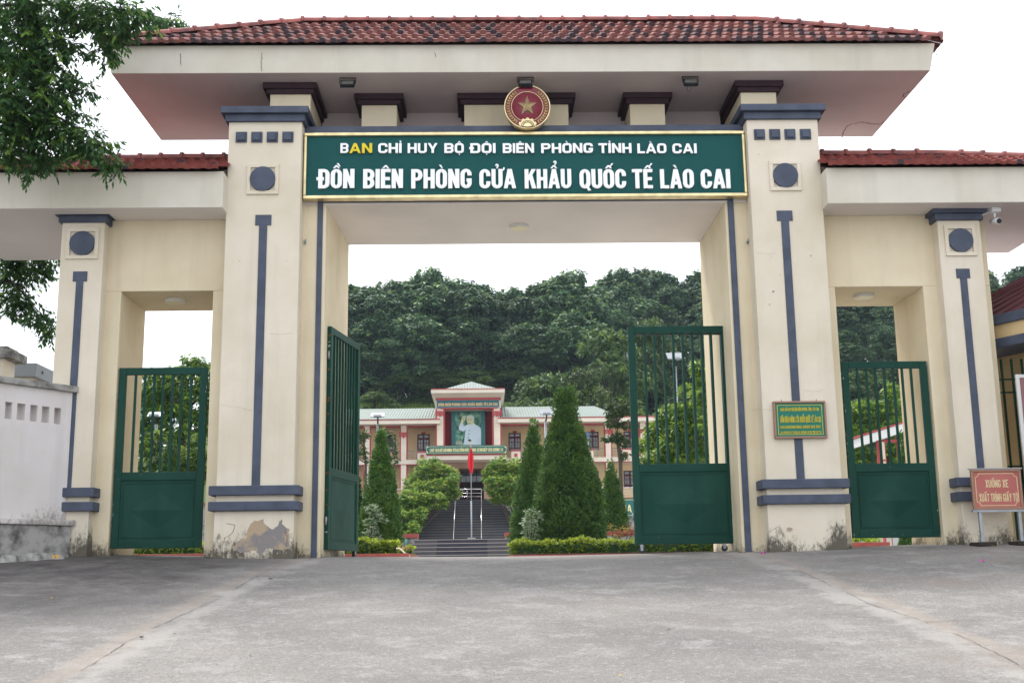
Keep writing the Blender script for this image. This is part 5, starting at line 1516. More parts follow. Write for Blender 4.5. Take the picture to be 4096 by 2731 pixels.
R(1778, 1972, 1630, 1781, yT+1.6, yT+1.9, 'tower_back_wall', M['b_dred'], tw, 1870)
R(1762, 1990, 1628.5, 1634.5, yT-.14, yT+.4, 'tower_beam_trim', M['b_red'], tw, 1870)
for cxp, nm in ((1760.5, 'l'), (1988, 'r')):
    po = R(cxp-12.5, cxp+12.5, 1629, 1781, yT-.1, yT+1.8, 'tower_column', M['b_cream'], tw)
    q = MB(); Rb(q, cxp-18, cxp-12.5, 1629, 2060, yT-.04, yT+1.8, cxp); Rb(q, cxp+12.5, cxp+18, 1629, 1781, yT-.04, yT+1.8, cxp); q.build('column_edge', M['b_red'], po)
    q = MB(); Rb(q, cxp-19, cxp+19, 1643, 1650, yT-.2, yT+1.82, cxp); Rb(q, cxp-19, cxp+19, 1653.5, 1660, yT-.2, yT+1.82, cxp); Rb(q, cxp-4.5, cxp+4.5, 1650.1, 1664, yT-.19, yT, cxp); q.build('column_collar', M['b_red'], po)
# balcony front below the banner
R(1706, 2026, 1820.5, 1837, yT-1.8, yR, 'porch_slab', M['b_cream'], tw, 1870); R(1706, 2026, 1814.5, 1820.3, yT-1.85, yR, 'porch_red_edge', M['b_red'], tw, 1870)
R(1710, 2022, 1781.2, 1814, yT-1.6, yT, 'porch_parapet', M['b_cream'], tw, 1870)
# porch walls and entrance
M['porch'] = mat('porch_wall', (.36, .24, .17), rough=.9)
R(1740, 1836, 1846, 2040, yT+.2, yR+1.5, 'porch_wall', M['porch'], tw); R(1936, 2008, 1846, 2040, yT+.2, yR+1.5, 'porch_wall', M['porch'], tw)
R(1836, 1936, 1846, 1872, yT+.3, yR+1.5, 'entrance_lintel', M['porch'], tw)
R(1800, 1990, 1846, 2040, yR+3.4, yR+3.6, 'entrance_back_wall', M['b_dred'], tw)
M['dark_in'] = mat('interior_panelling', (.05, .03, .025), rough=.8)
en = MB()
for k in range(5): Rb(en, 1843+k*21-1.3, 1843+k*21+1.3, 1885, 1930, yR+.3, yR+.36, 1885)
for py in (1885, 1900, 1928): Rb(en, 1841, 1930, py-1.5, py+1.5, yR+.29, yR+.37, 1885)
eo = en.build('entrance_window', M['dark_in'], tw)
R(1842, 1928, 1886, 1928, yR+.38, yR+.4, 'pane', M['pane'], eo)
R(1838, 1934, 1930, 2040, yR+.3, yR+.6, 'entrance_door', M['dark_in'], tw)

# name board on the tower
e = empty('tower_name_board', (X(1870, 1614, yT-.2), yT-.2, Z(1870, 1627, yT-.2)), label='small teal board with gold Vietnamese lettering at the top of the tower', cat='sign')
R(1747.5, 1996, 1600.5, 1627.5, yT-.2, yT-.11, 'panel', mat('slate_teal', (.03, .13, .16), rough=.5), e, 1870)
fr_ = MB(); Rb(fr_, 1746, 1997.5, 1599, 1600.4, yT-.22, yT-.11, 1870); Rb(fr_, 1746, 1997.5, 1627.6, 1629, yT-.22, yT-.11, 1870); fr_.build('frame', M['steel'], e)
tx = MB(); yy = yT-.215; s5 = 400/2352
for w_, a, b_ in (('ĐỒN', 316, 446), ('BIÊN', 470, 608), ('PHÒNG', 630, 836), ('CỬA', 860, 980), ('KHẨU', 1008, 1170), ('QUỐC', 1196, 1356), ('TẾ', 1376, 1446), ('LÀO', 1466, 1580), ('CAI', 1604, 1703)):
    pa, pb_ = 1700+a*s5, 1700+b_*s5; put_text(tx, w_, X(pa, 1620, yy), X(pb_, 1620, yy), Z(1870, 1622.3, yy), 11.3/FPX*81.4, yy, .02, .34)
tx.build('lettering', M['lettering_g'], e)

# picture in its teal frame
e = empty('portrait_billboard', (X(1873, 1710, yT+1.3), yT+1.3, Z(1873, 1780, yT+1.3)), label='large framed picture of a waving man in a white suit on the tower front', cat='billboard')
yq = yT+1.3
R(1805.6, 1940.8, 1634, 1780.5, yq, yq+.2, 'frame', M['teal'], e, 1873)
M['p_leaf'] = mat('printed_foliage', (.015, .10, .06), rough=.4, col2=(.22, .50, .36), vscale=2.2, vmin=.42, vmax=.68, detail=8)
R(1821.4, 1924.5, 1648.5, 1780, yq-.012, yq-.001, 'background_print', M['p_leaf'], e, 1873)
M['p_suit'] = mat('printed_suit', (.60, .76, .84), rough=.4, var=.12, vscale=1.5); M['p_skin'] = mat('printed_skin', (.66, .72, .42), rough=.4, var=.12, vscale=3)
M['p_hair'] = mat('printed_hair', (.55, .72, .76), rough=.4); M['p_ink'] = mat('printed_ink', (.03, .07, .07), rough=.4); M['p_pale'] = mat('printed_ground', (.42, .55, .40), rough=.4, var=.4, vscale=3)
def zz_(a, b_): return (1700+a*s5, 1600+b_*s5)
from mathutils.geometry import tessellate_polygon
def flat(mb, pts, lay, mi=0):
    q = [at(*zz_(*p), yq-.013-lay*.004) for p in pts]
    q = [(p.x, yq-.013-lay*.004, p.z) for p in q]
    tri = tessellate_polygon([[Vector((a[0], a[2], 0)) for a in q]])
    f = []
    for t_ in tri:
        A2, B2, C2 = [Vector((q[i][0], q[i][2])) for i in t_]
        f.append(tuple(t_) if (B2-A2).cross(C2-A2) > 0 else tuple(t_)[::-1])
    mb.add(q, f, mi)
suit = MB()
flat(suit, [(905, 1050), (925, 930), (938, 800), (960, 690), (900, 735), (840, 715), (795, 690), (800, 610), (830, 545), (870, 510), (895, 525), (905, 605), (950, 600), (1000, 565), (1045, 585), (1090, 590), (1130, 560), (1150, 535), (1200, 585), (1270, 620), (1310, 670), (1318, 760), (1318, 1050)], 1)
suit.build('printed_suit', M['p_suit'], e)
sk_ = MB()
def ell(mb, cx, cy, rx, ry, lay, mi=0, n=22, rot=0):
    flat(mb, [(cx+rx*math.cos(2*PI*k/n)*math.cos(rot)-ry*math.sin(2*PI*k/n)*math.sin(rot), cy+rx*math.cos(2*PI*k/n)*math.sin(rot)+ry*math.sin(2*PI*k/n)*math.cos(rot)) for k in range(n)], lay, mi)
flat(sk_, [(1030, 590), (1055, 520), (1140, 500), (1145, 545), (1110, 585), (1080, 595)], 2)
ell(sk_, 1063, 468, 84, 112, 3, 0, 26, -.06)
ell(sk_, 1142, 488, 16, 30, 3)
hd_ = MB(); flat(hd_, [(845, 555), (845, 500), (856, 450), (880, 395), (905, 370), (935, 357), (950, 365), (955, 420), (945, 445), (955, 425), (940, 470), (905, 515), (890, 530)], 3)
hd_.build('printed_hand', M['p_skin'], e); hd_ = MB(); ell(hd_, 1058, 985, 34, 26, 4, 0, 18, .3); hd_.build('printed_hand', M['p_skin'], e)
sk_.build('printed_head', M['p_skin'], e)
hr = MB()
flat(hr, [(985, 430), (978, 400), (990, 370), (1030, 352), (1090, 350), (1135, 368), (1155, 405), (1158, 455), (1140, 470), (1128, 425), (1095, 395), (1040, 388), (1005, 405), (990, 440)], 4)
ell(hr, 1050, 572, 26, 14, 4); hr.build('printed_hair', M['p_hair'], e)
ik = MB()
for c in ((1042, 712), (1034, 795), (1015, 873)): ell(ik, c[0], c[1], 12, 12, 3, 0, 12)
ell(ik, 1018, 474, 18, 5, 5, 0, 12); ell(ik, 1078, 470, 20, 5, 5, 0, 12); ell(ik, 1018, 455, 22, 4, 5, 0, 12, -.1); ell(ik, 1082, 450, 24, 4, 5, 0, 12, .1)
ell(ik, 1040, 512, 10, 5, 5, 0, 10); ell(ik, 1052, 545, 30, 7, 5, 0, 12); ell(ik, 1190, 787, 12, 6, 3, 0, 8)
ell(ik, 1050, 942, 42, 26, 4, 0, 14, .3)
flat(ik, [(870, 1000), (905, 860), (935, 760), (942, 745), (940, 870), (905, 1010)], 0.5)
flat(ik, [(878, 470), (884, 470), (912, 400), (907, 400)], 5); flat(ik, [(897, 478), (902, 478), (932, 410), (927, 408)], 5)
ik.build('printed_details', M['p_ink'], e)
gp = MB(); flat(gp, [(722, 1050), (722, 965), (800, 955), (870, 965), (905, 1000), (905, 1050)], .3); gp.build('printed_path', M['p_pale'], e)

# banner under the picture
yb_ = yT-2.0
e = empty('slogan_board', (X(1865, 1800, yb_), yb_, Z(1865, 1814, yb_)), label='long teal slogan board with yellow Vietnamese lettering below the large picture', cat='sign')
R(1703.6, 2027.5, 1781, 1814, yb_, yb_+.12, 'panel', M['board'], e, 1865)
bd = MB()
for (p0, p1, q0, q1) in ((1711, 2020, 1784, 1785), (1711, 2020, 1810.5, 1811.5), (1706, 1707.2, 1789, 1807), (2024, 2025.2, 1789, 1807)): Rb(bd, p0, p1, q0, q1, yb_-.01, yb_-.002, 1865)
for (px_, s_) in ((1709, 1), (2022, -1)):
    for py in (1787, 1808.5): Rb(bd, px_-2.6, px_+2.6, py-2.6, py+2.6, yb_-.012, yb_-.004, px_)
bd.build('border_line', M['lettering_y'], e)
tx = MB(); yy = yb_-.02
wd_ = [('CHỦ', 115, 210), ('TỊCH', 225, 328), ('HỒ', 342, 403), ('CHÍ', 416, 497), ('MINH', 510, 637), ('VĨ', 652, 695), ('ĐẠI', 708, 790), ('SỐNG', 803, 932), ('MÃI', 946, 1030), ('TRONG', 1050, 1205), ('SỰ', 1222, 1282), ('NGHIỆP', 1296, 1468), ('CỦA', 1484, 1578), ('CHÚNG', 1592, 1755), ('TA!', 1772, 1838)]
for w_, a, b_ in wd_:
    pa, pb_ = 1700+a*s5, 1700+b_*s5; put_text(tx, w_, X(pa, 1805, yy), X(pb_, 1805, yy), Z(1865, 1805.5, yy), 13.3/FPX*79.6, yy, .015, .32)
tx.build('lettering', M['lettering_y'], e)

# teal board at the right on the retaining wall
yn_ = 52.9
e = empty('wall_board', (X(2560, 2030, yn_), yn_, Z(2500, 2066, yn_)), label='teal board with large cream letters N A partly hidden by the small cypress and gate', cat='sign')
R(2440, 2700, 1992, 2066, yn_, yn_+.12, 'panel', M['board'], e, 2505)
bd = MB(); Rb(bd, 2442, 2698, 1997, 1998.6, yn_-.01, yn_-.002, 2505); Rb(bd, 2442, 2698, 2059.5, 2061, yn_-.01, yn_-.002, 2505); bd.build('border_line', M['lettering_y'], e)
tx = MB(); put_text(tx, 'N', X(2489, 2048, yn_), X(2505, 2048, yn_), Z(2505, 2048, yn_), 30/FPX*69.9, yn_-.02, .015, .3); put_text(tx, 'A', X(2509, 2048, yn_), X(2527, 2048, yn_), Z(2505, 2048, yn_), 30/FPX*69.9, yn_-.02, .015, .3)
tx.build('lettering', M['lettering_y'], e)

# carport seen through the right opening
yk = 28.
e = empty('entrance_canopy', (X(3530, 1800, yk), yk, .7), label='small white-edged canopy on red-trimmed posts seen through the right side opening', cat='canopy')
a, b_ = at(3445, 1746, yk), at(3640, 1684, yk)
th_ = .33
pts = [(a.x, a.z), (b_.x, b_.z), (b_.x, b_.z-th_), (a.x, a.z-th_)]
MB().prism(pts[::-1], yk, yk+3).build('roof_edge', M['lampwhite'], e)
MB().prism([(a.x-.05, a.z+.07), (b_.x, b_.z+.07), (b_.x, b_.z+.002), (a.x-.05, a.z+.002)][::-1], yk-.05, yk+3).build('roof_trim', M['b_red'], e)
for px_ in (3526, 3606):
    x_ = X(px_, 1800, yk+.5); zt_ = Z(px_, 1768 if px_ < 3600 else 1742, yk+.5)
    MB().box(x_-.10, x_+.10, yk+.4, yk+.7, .4, zt_).build('post', M['b_cream'], e)
    MB().box(x_-.14, x_-.10, yk+.42, yk+.68, .4, zt_).box(x_+.10, x_+.14, yk+.42, yk+.68, .4, zt_).box(x_-.15, x_+.15, yk+.38, yk+.72, zt_-.75, zt_-.68).build('post_trim', M['b_red'], e)
MB().box(X(3512, 1770, yk+.5), X(3640, 1770, yk+.5), yk+.42, yk+.68, Z(3560, 1768, yk+.5), Z(3560, 1758, yk+.5)).build('beam', M['b_red'], e)

# ------------------------------------------------------------------ solar lamps
def solar(px0, px1, py0, py1, pxp, pyb, Zd, lab, tilt=1):
    y = Zd-17; a, b_ = at(px0, (py0+py1)/2, y), at(px1, (py0+py1)/2, y); zt_, zb__ = Z((px0+px1)/2, py0, y), Z((px0+px1)/2, py1, y)
    xp = X(pxp, py1, y)
    e = empty('solar_street_lamp', (xp, y, gz(max(-9, min(9, xp)), y) if Zd < 47 else z_land), label=lab, cat='street lamp', group='solar lamps in the garden')
    hgt = zt_-zb__; dep = hgt*1.5
    v = [(a.x, y-dep/2, zt_), (b_.x, y-dep/2, zt_), (b_.x, y+dep/2, zt_-hgt), (a.x, y+dep/2, zt_-hgt)]
    # panel tilted: underside faces the viewer
    v = [(a.x, y+dep/2, zt_), (b_.x, y+dep/2, zt_), (b_.x, y-dep/2, zb__), (a.x, y-dep/2, zb__)]
    n = Vector((0, hgt, dep)).normalized()*.035
    n = Vector((0, -hgt, dep)).normalized()*.035
    pm = MB().hexa([v[3], v[2], v[1], v[0]], [Vector(q)+n for q in (v[3], v[2], v[1], v[0])]); pm.build('solar_panel', M['greysheet'], e)
    MB().box(a.x-.005, b_.x+.005, y+dep/2-.02, y+dep/2+.03, zt_-.01, zt_+.045).build('panel_frame', M['lampwhite'], e)
    cx = (a.x+b_.x)/2
    MB().box(cx-.16, cx+.16, y-.3, y+.1, zb__+.02, zb__+.10).build('lamp_head', M['steel'], e, bevel=.01)
    MB().tube([(cx, y, zb__+.05), (cx, y, zb__-.12), (xp, y, zb__-.28)], .035, 8).build('bracket', M['black'], e)
    MB().tube([(xp, y, e.location.z-.1), (xp, y, zb__-.26)], .055, 10).build('pole', M['steel'], e)
solar(1483, 1540, 1649, 1671, 1511.5, 0, 50, 'solar street lamp rising behind the tall left cypress')
solar(2158, 2214, 1638, 1661, 2181, 0, 50, 'solar street lamp between the two right-hand cypresses')
solar(2668, 2736, 1411, 1441, 2700, 0, 49, 'solar street lamp seen high through the bars of the right gate leaf')
solar(592, 650, 1649, 1669, 627, 0, 44, 'solar street lamp seen through the bars of the narrow left gate')
e = empty('solar_panel_post', (X(2352, 1750, 34), 34, z_land), label='small tilted solar panel just right of the big cypress', cat='solar panel')
a, b_ = at(2347, 1727, 34), at(2361, 1750, 34)
MB().hexa([(a.x, 34, b_.z), (b_.x, 34.2, b_.z), (b_.x, 34.24, b_.z), (a.x, 34.04, b_.z)], [(a.x-.03, 34, a.z), (b_.x-.03, 34.2, a.z), (b_.x-.03, 34.24, a.z), (a.x-.03, 34.04, a.z)]).build('panel', mat('solar_cell', (.10, .16, .3), rough=.2), e)
MB().tube([((a.x+b_.x)/2, 34.15, z_land), ((a.x+b_.x)/2, 34.15, b_.z)], .03, 8).build('post', M['steel'], e)

# ------------------------------------------------------------------ cypresses
def cypress(px, tip, base_y, halfw, Zd, lab, tips=None, seed=0, n=520):
    y = Zd-17; c = at(px, base_y, y); x0 = c.x
    g = gz(max(-9, min(9, x0)), y)+.05 if Zd < 47 else z_land-.05
    zt_ = at(px, tip, y).z; Rb_ = halfw*1.06/FPX*Zd; H = zt_-g
    e = empty('cypress_tree', (x0, y, g), label=lab, cat='tree', group='clipped cypresses in the garden beds')
    rs = np.random.RandomState(seed); n = int(n*1.0)
    def prof(t): return np.maximum(Rb_*np.interp(1-t, [0, .04, .1, .3, .6, .85, 1], [.0, .07, .16, .45, .79, 1.0, .93])-.035, .012)
    P, N = [], []
    t = rs.uniform(0, 1, n*3); acc = rs.uniform(0, 1, n*3) < (prof(t)/Rb_+.12); t = t[acc][:n]
    a = rs.uniform(0, 2*PI, len(t)); lump = 1+.05*np.sin(a*3+t*9+seed)+.04*np.sin(a*5-t*17+2*seed)
    r = prof(t)*rs.uniform(.86, 1.07, len(t))*lump
    tipsx = np.zeros(len(t)); 
    if tips:
        s_ = np.where(rs.uniform(0, 1, len(t)) < .5, tips[0], tips[1]); tipsx = s_*smooth_np(.8, .97, t)*Rb_
    cl = np.stack([x0+np.cos(a)*r+tipsx, y+np.sin(a)*r, g+t*H], 1); nn = unit(np.stack([np.cos(a), np.sin(a), np.full(len(t), .55)], 1))
    k = 64; cs = .175*Rb_**.4
    dv_ = unit(rs.normal(0, 1, (len(cl)*k, 3))); nr = np.repeat(nn, k, 0)
    rc = np.repeat(rs.uniform(.7, 1.6, len(cl)), k)[:, None]*cs*.62
    base = np.repeat(cl, k, 0)+dv_*rc*np.array([1, 1, 1.15])
    d = unit(dv_*.9+nr*.25+rs.normal(0, .3, base.shape)+np.array([0, 0, .35]))
    n_ = len(cl)
    yg = np.repeat(rs.uniform(0, 1, n_)**2, k)*rs.uniform(.4, 1, len(base))
    leaf_mesh('crown', base, d, (.085*rs.uniform(.7, 1.3, len(base))), .05, yg, M['leaf_con'], e, seed=seed)
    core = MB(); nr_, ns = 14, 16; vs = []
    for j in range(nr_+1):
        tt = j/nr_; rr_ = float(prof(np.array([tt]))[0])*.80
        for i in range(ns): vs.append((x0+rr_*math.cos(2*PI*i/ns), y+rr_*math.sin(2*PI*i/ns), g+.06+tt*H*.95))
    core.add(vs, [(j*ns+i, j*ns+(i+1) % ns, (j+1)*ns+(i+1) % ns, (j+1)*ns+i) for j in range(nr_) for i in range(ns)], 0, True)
    core.build('dark_core', mat_core, e)
    MB().tube([(x0, y, g-.1), (x0, y, g+.6)], .09, 8).build('trunk', M['bark'], e)
def smooth_np(a, b, t):
    t = np.clip((t-a)/(b-a), 0, 1); return t*t*(3-2*t)
mat_core = mat('core_shade', (.020, .050, .014), rough=1)  # solid core, coloured dark so gaps between leaf clumps read as shade
cypress(1520, 1716, 2215, 76, 40, 'tall cypress left of the steps, its tip over the balcony', seed=1)
cypress(1425, 1915, 2215, 48, 41, 'short cypress half hidden behind the left gate leaf', seed=2, n=260)
cypress(2142, 1684, 2215, 86, 42, 'slender cypress right of the steps, behind the biggest one', seed=3, n=560)
cypress(2275, 1556, 2215, 136, 38, 'biggest and nearest cypress with a double tip in the right garden bed', tips=(-.16, .14), seed=4, n=1000)
cypress(2452, 1850, 2160, 56, 48, 'small pointed cypress between the biggest cypress and the right gate leaf', seed=5, n=330)
cypress(665, 1735, 2215, 62, 42, 'cypress seen through the bars of the narrow left gate', seed=6, n=400)
cypress(2668, 1812, 2150, 30, 46, 'small cypress seen through the bars of the right main gate leaf', seed=7, n=160)
cypress(3640, 1725, 2150, 42, 44, 'cypress half hidden by the right jamb, seen through the narrow right gate', seed=8, n=240)

# ------------------------------------------------------------------ beds and hedges
def bed(xa, xb, y0, y1, lab, kh=.13):
    z0 = gz(max(-9, min(9, (xa+xb)/2)), y0)
    tag(MB().box(xa+.1, xb-.1, y0+.1, y1-.1, z0-.1, z0+.09).build('bed_soil', M['soil']), kind='structure')
    k = empty('bed_kerb', ((xa+xb)/2, y0, z0), label=lab, cat='kerb', group='red tiled kerbs of the planting beds')
    MB().box(xa, xb, y0, y0+.1, z0-.1, z0+kh).build('front_kerb', M['brick'], k, bevel=.008)
    MB().box(xa, xa+.1, y0+.1, y1, z0-.1, z0+kh).box(xb-.1, xb, y0+.1, y1, z0-.1, z0+kh).build('side_kerb', M['brick'], k, bevel=.008)
    return z0
bed(X(1290, 2210, 14), X(1636, 2210, 14), 14, 28, 'red kerb of the planting bed left of the drive')
bed(X(2035, 2210, 14), X(3020, 2210, 14), 14, 28, 'red kerb of the planting bed right of the drive', .05)
bed(X(3395, 2170, 9), X(3560, 2170, 9), 9, 12, 'red kerb seen beneath the narrow right gate')
bed(X(380, 2210, 14), X(900, 2210, 14), 14, 24, 'red kerb seen beneath the narrow left gate')
def hedge(xa, xb, y0, y1, ztop, lab, seed, wob=.06):
    z0 = gz(max(-9, min(9, (xa+xb)/2)), y0)
    e = empty('hedge', ((xa+xb)/2, (y0+y1)/2, z0), label=lab, cat='hedge', group='low clipped golden hedges')
    rs = np.random.RandomState(seed); W, D, H = xb-xa, y1-y0, ztop-z0
    n = int(150*(W*D+2*W*H+2*D*H))
    P = np.stack([rs.uniform(xa, xb, n), rs.uniform(y0, y1, n), rs.uniform(z0, ztop, n)], 1)
    N = np.zeros((n, 3)); f = rs.randint(0, 5, n)
    f[rs.uniform(0, 1, n) < .35] = 0
    ph = np.sin(P[:, 0]*3.1)*.5+np.sin(P[:, 0]*7.7+1)*.5
    P[f == 0, 2] = ztop+ph[f == 0]*wob-rs.uniform(0, .05, (f == 0).sum()); N[f == 0] = (0, 0, 1)
    s_ = (f == 1) | (f == 4); P[s_, 1] = y0+rs.uniform(-.03, .06, s_.sum()); N[s_] = (0, -1, .2)
    s_ = f == 2; P[s_, 0] = xa; N[s_] = (-1, 0, .2)
    s_ = f == 3; P[s_, 0] = xb; N[s_] = (1, 0, .2)
    P += rs.normal(0, .02, P.shape)
    C, Dd, l, w, yg = rosettes(P, N, rs, 7, .075, .04, -.1, .9, .5, .15)
    hz_ = np.clip((C[:, 2]-(ztop-.16))/.16, 0, 1)
    yg = np.clip(yg+hz_*.75*rs.uniform(0, 1, len(yg)), 0, 1)
    leaf_mesh('foliage', C, Dd, l, w, yg, M['leaf_hedge'], e, seed=seed)
    MB().box(xa+.04, xb-.04, y0+.06, y1-.06, z0, ztop-.1).build('dark_core', mat_core, e)
yh = 14.3
hedge(X(1400, 2200, yh), X(1545, 2200, yh), yh, yh+.6, Z(1480, 2162, yh), 'golden hedge just right of the left gate leaf', 1)
hedge(X(1548, 2200, yh), X(1590, 2200, yh), yh, yh+.6, Z(1565, 2168, yh), 'short golden hedge stub beside the yellow hose', 2)
hedge(X(1622, 2200, yh+2), X(1650, 2200, yh+2), yh+2, yh+2.4, Z(1636, 2186, yh+2), 'small hedge clump at the left end of the steps', 3, .03)
hedge(X(2062, 2200, yh), X(2870, 2200, yh), yh, yh+.7, Z(2400, 2160, yh), 'long golden hedge running from the steps behind the right gate leaf', 4)
hedge(X(2040, 2200, yh+.2), X(2060, 2200, yh+.2), yh+.2, yh+.6, Z(2050, 2180, yh), 'brownish hedge stub at the right end of the steps', 5, .02)
hedge(X(3400, 2160, 9.2), X(3545, 2160, 9.2), 9.6, 10.2, Z(3480, 2155, 9.6)+.02, 'low hedge glimpsed beneath the narrow right gate', 6, .02)
hedge(X(530, 2180, 15), X(860, 2200, 15), 15, 15.6, Z(700, 2176, 15), 'low hedge glimpsed beneath the narrow left gate', 7, .03)
# garden hose
P = [at(*p, 14.05) for p in ((1585, 2192), (1598, 2192), (1610, 2202), (1622, 2216), (1638, 2224))]
tag(MB().tube(P, .02, 8).build('garden_hose', M['diffuser']), 'pale yellow garden hose hanging over the left kerb', 'hose')
P = [at(*p, 14.02) for p in ((1622, 2158), (1625, 2170), (1627, 2184))]
P = [at(*p, 30.2) for p in ((1624, 2155), (1625, 2166), (1626, 2182))]
tag(MB().tube(P, .035, 8).build('drain_pipe', M['water_green']), 'short mint green pipe on the planter wall left of the steps', 'pipe')

# shrubs
def loosen(blobs, seed, n=2):
    rr = random.Random(seed); out = list(blobs)
    for (px, py, Zd, r) in blobs:
        for k in range(n):
            a = rr.uniform(0, 2*PI); q = rr.uniform(.85, 1.25)
            out.append((px+r*q*math.cos(a), py+r*q*math.sin(a)*.8, Zd+rr.uniform(-.8, .8), r*rr.uniform(.16, .36)))
    return out
def shrub(name, blobs, m, lab, cat='shrub', base=None, dens=70, L=.09, W=.035, k=7, youngp=.3, seed=0, group=None, stems=True, droop=.2, inner=.45, flat=.9, low=-.6, stem_r=.02, zbase=None):
    bl = px_blobs(blobs)
    cx = sum(b_[0][0] for b_ in bl)/len(bl); cy = sum(b_[0][1] for b_ in bl)/len(bl)
    zb__ = zbase if zbase is not None else (gz(max(-9, min(9, cx)), cy) if cy < 30 else z_land-.03)
    if base: p = at(base[0], base[1], cy); cx = p.x
    e = empty(name, (cx, cy, zb__), label=lab, cat=cat, group=group)
    blob_crown('foliage', bl, m, e, dens, L, W, k, droop, youngp, inner, flat, seed, low=low)
    if stems:
        s_ = MB(); rr = random.Random(seed)
        for c, r in bl:
            c = Vector(c); m1 = Vector((cx, cy, zb__)).lerp(c, .5)+Vector((rr.uniform(-.1, .1), rr.uniform(-.1, .1), -.05*r))
            s_.tube([(cx+rr.uniform(-.04, .04), cy+rr.uniform(-.04, .04), zb__-.05), m1, c], [stem_r*1.4, stem_r, stem_r*.5], 6)
        s_.build('stems', M['bark'], e)
    return e
shrub('variegated_bush', [(1490, 2040, 39, 30), (1515, 2075, 39, 34), (1475, 2090, 39, 28), (1505, 2050, 39, 24), (1490, 2120, 39, 30), (1500, 2150, 39, 28), (1470, 2140, 39, 22)], M['leaf_pale'], 'pale variegated bush in front of the tall left cypress', base=(1482, 2180), seed=11, dens=55, inner=.3)
shrub('variegated_bush', [(2125, 2050, 37, 26), (2112, 2085, 37, 30), (2135, 2110, 37, 32), (2150, 2070, 37, 25), (2128, 2145, 37, 32), (2110, 2125, 37, 26)], M['leaf_pale'], 'pale variegated bush with white tips between the two right cypresses', base=(2130, 2190), seed=12, dens=55, inner=.3)
shrub('croton_bush', [(2455, 2130, 36, 20), (2480, 2128, 36, 26), (2508, 2125, 36, 26), (2530, 2130, 36, 22), (2445, 2108, 36, 14)], M['leaf_croton'], 'thin red and yellow croton bush above the hedge by the right gate', base=(2490, 2180), seed=13, dens=40, L=.12, W=.03, youngp=.3, inner=.2)
shrub('dry_bush', [(1605, 2190, 33, 12), (1622, 2186, 33, 11)], M['leaf_croton'], 'small dry bush beside the hose', base=(1610, 2210), seed=14, dens=60)
# vine mounds
zv = 4.5
shrub('flowering_vine', loosen([(1735, 1888, 67, 55), (1690, 1905, 67, 50), (1785, 1900, 67, 42), (1655, 1945, 67, 40), (1690, 1965, 66, 55), (1745, 1965, 66, 60), (1795, 1965, 66, 40), (1810, 1925, 66, 26), (1640, 1995, 65, 48), (1700, 2005, 65, 42), (1755, 2005, 65, 30), (1610, 2030, 65, 42), (1655, 2035, 65, 34), (1610, 2080, 64, 40), (1640, 2065, 64, 24), (1590, 2110, 64, 30), (1618, 2115, 64, 18), (1580, 2050, 65, 30), (1820, 1975, 66, 14), (1640, 2085, 64, 26), (1668, 2062, 64, 24), (1625, 2140, 63, 18), (1600, 2140, 63, 20), (1690, 2045, 64, 16), (1655, 2110, 63, 20), (1675, 2085, 64, 18)], 5), M['leaf_vine'],
      'large leafy vine mound sloping down over the left side of the dark stairs', cat='vine', seed=21, dens=44, L=.20, W=.08, youngp=.3, base=(1605, 2120), zbase=z_land, low=-1.0, inner=.3)
shrub('flowering_vine', loosen([(1995, 1880, 67, 52), (1970, 1895, 67, 36), (2045, 1885, 67, 50), (1985, 1940, 66, 45), (2045, 1945, 66, 55), (1990, 1985, 66, 30), (2050, 1990, 66, 34), (2095, 1900, 67, 45), (2095, 1955, 66, 45), (2090, 1995, 66, 30), (1965, 1930, 66, 18), (2030, 1985, 66, 30)], 6), M['leaf_vine'],
      'large leafy vine mound covering the right side of the dark stairs', cat='vine', seed=22, dens=44, L=.20, W=.08, youngp=.3, base=(2090, 2100), zbase=z_land, low=-1.0, inner=.3)

# ------------------------------------------------------------------ garden trees
def garden_tree(lab, blobs, forks, m, base, seed=0, dens=14, L=.22, W=.08, k=7, youngp=.2, tr=.07, group=None, name='garden_tree', droop=.35, inner=.35, flat=.8, zbase=None, barkm='bark', low=-.6):
    bl = px_blobs(blobs); Zd = blobs[0][2]; y = Zd-17
    p = at(base[0], base[1], y); zb__ = zbase if zbase is not None else (gz(max(-9, min(9, p.x)), y) if Zd < 47 else z_land-.03)
    e = empty(name, (p.x, y, zb__), label=lab, cat='tree', group=group)
    blob_crown('crown', bl, m, e, dens, L, W, k, droop, youngp, inner, flat, seed, low=low)
    t_ = MB()
    f = [at(q[0], q[1], y) for q in forks]
    pts = [Vector((p.x, y, zb__-.1))]+f
    t_.tube(pts, [tr*(1-.5*i/max(1, len(pts)-1)) for i in range(len(pts))], 8)
    for c, r in bl:
        c = Vector(c); j = min(f, key=lambda q: (q-c).length if q.z < c.z else (q-c).length*3)
        mid_ = j.lerp(c, .5)+Vector((0, 0, -.06*(c-j).length))
        t_.tube([j, mid_, c], [tr*.45, tr*.32, tr*.15], 6)
    t_.build('trunk', M[barkm], e)
    return e
garden_tree('slim clump-pruned tree between the left gate leaf and the left cypress', [(1452, 1740, 55, 22), (1440, 1757, 55, 20), (1462, 1735, 55, 16), (1445, 1800, 55, 20), (1430, 1830, 55, 18), (1465, 1820, 55, 14), (1475, 1845, 55, 9)], [(1462, 1900), (1463, 1850), (1456, 1790)], M['leaf_mid'], (1460, 2100), seed=31, tr=.09, dens=26, L=.2, group='slim clump-pruned garden trees')
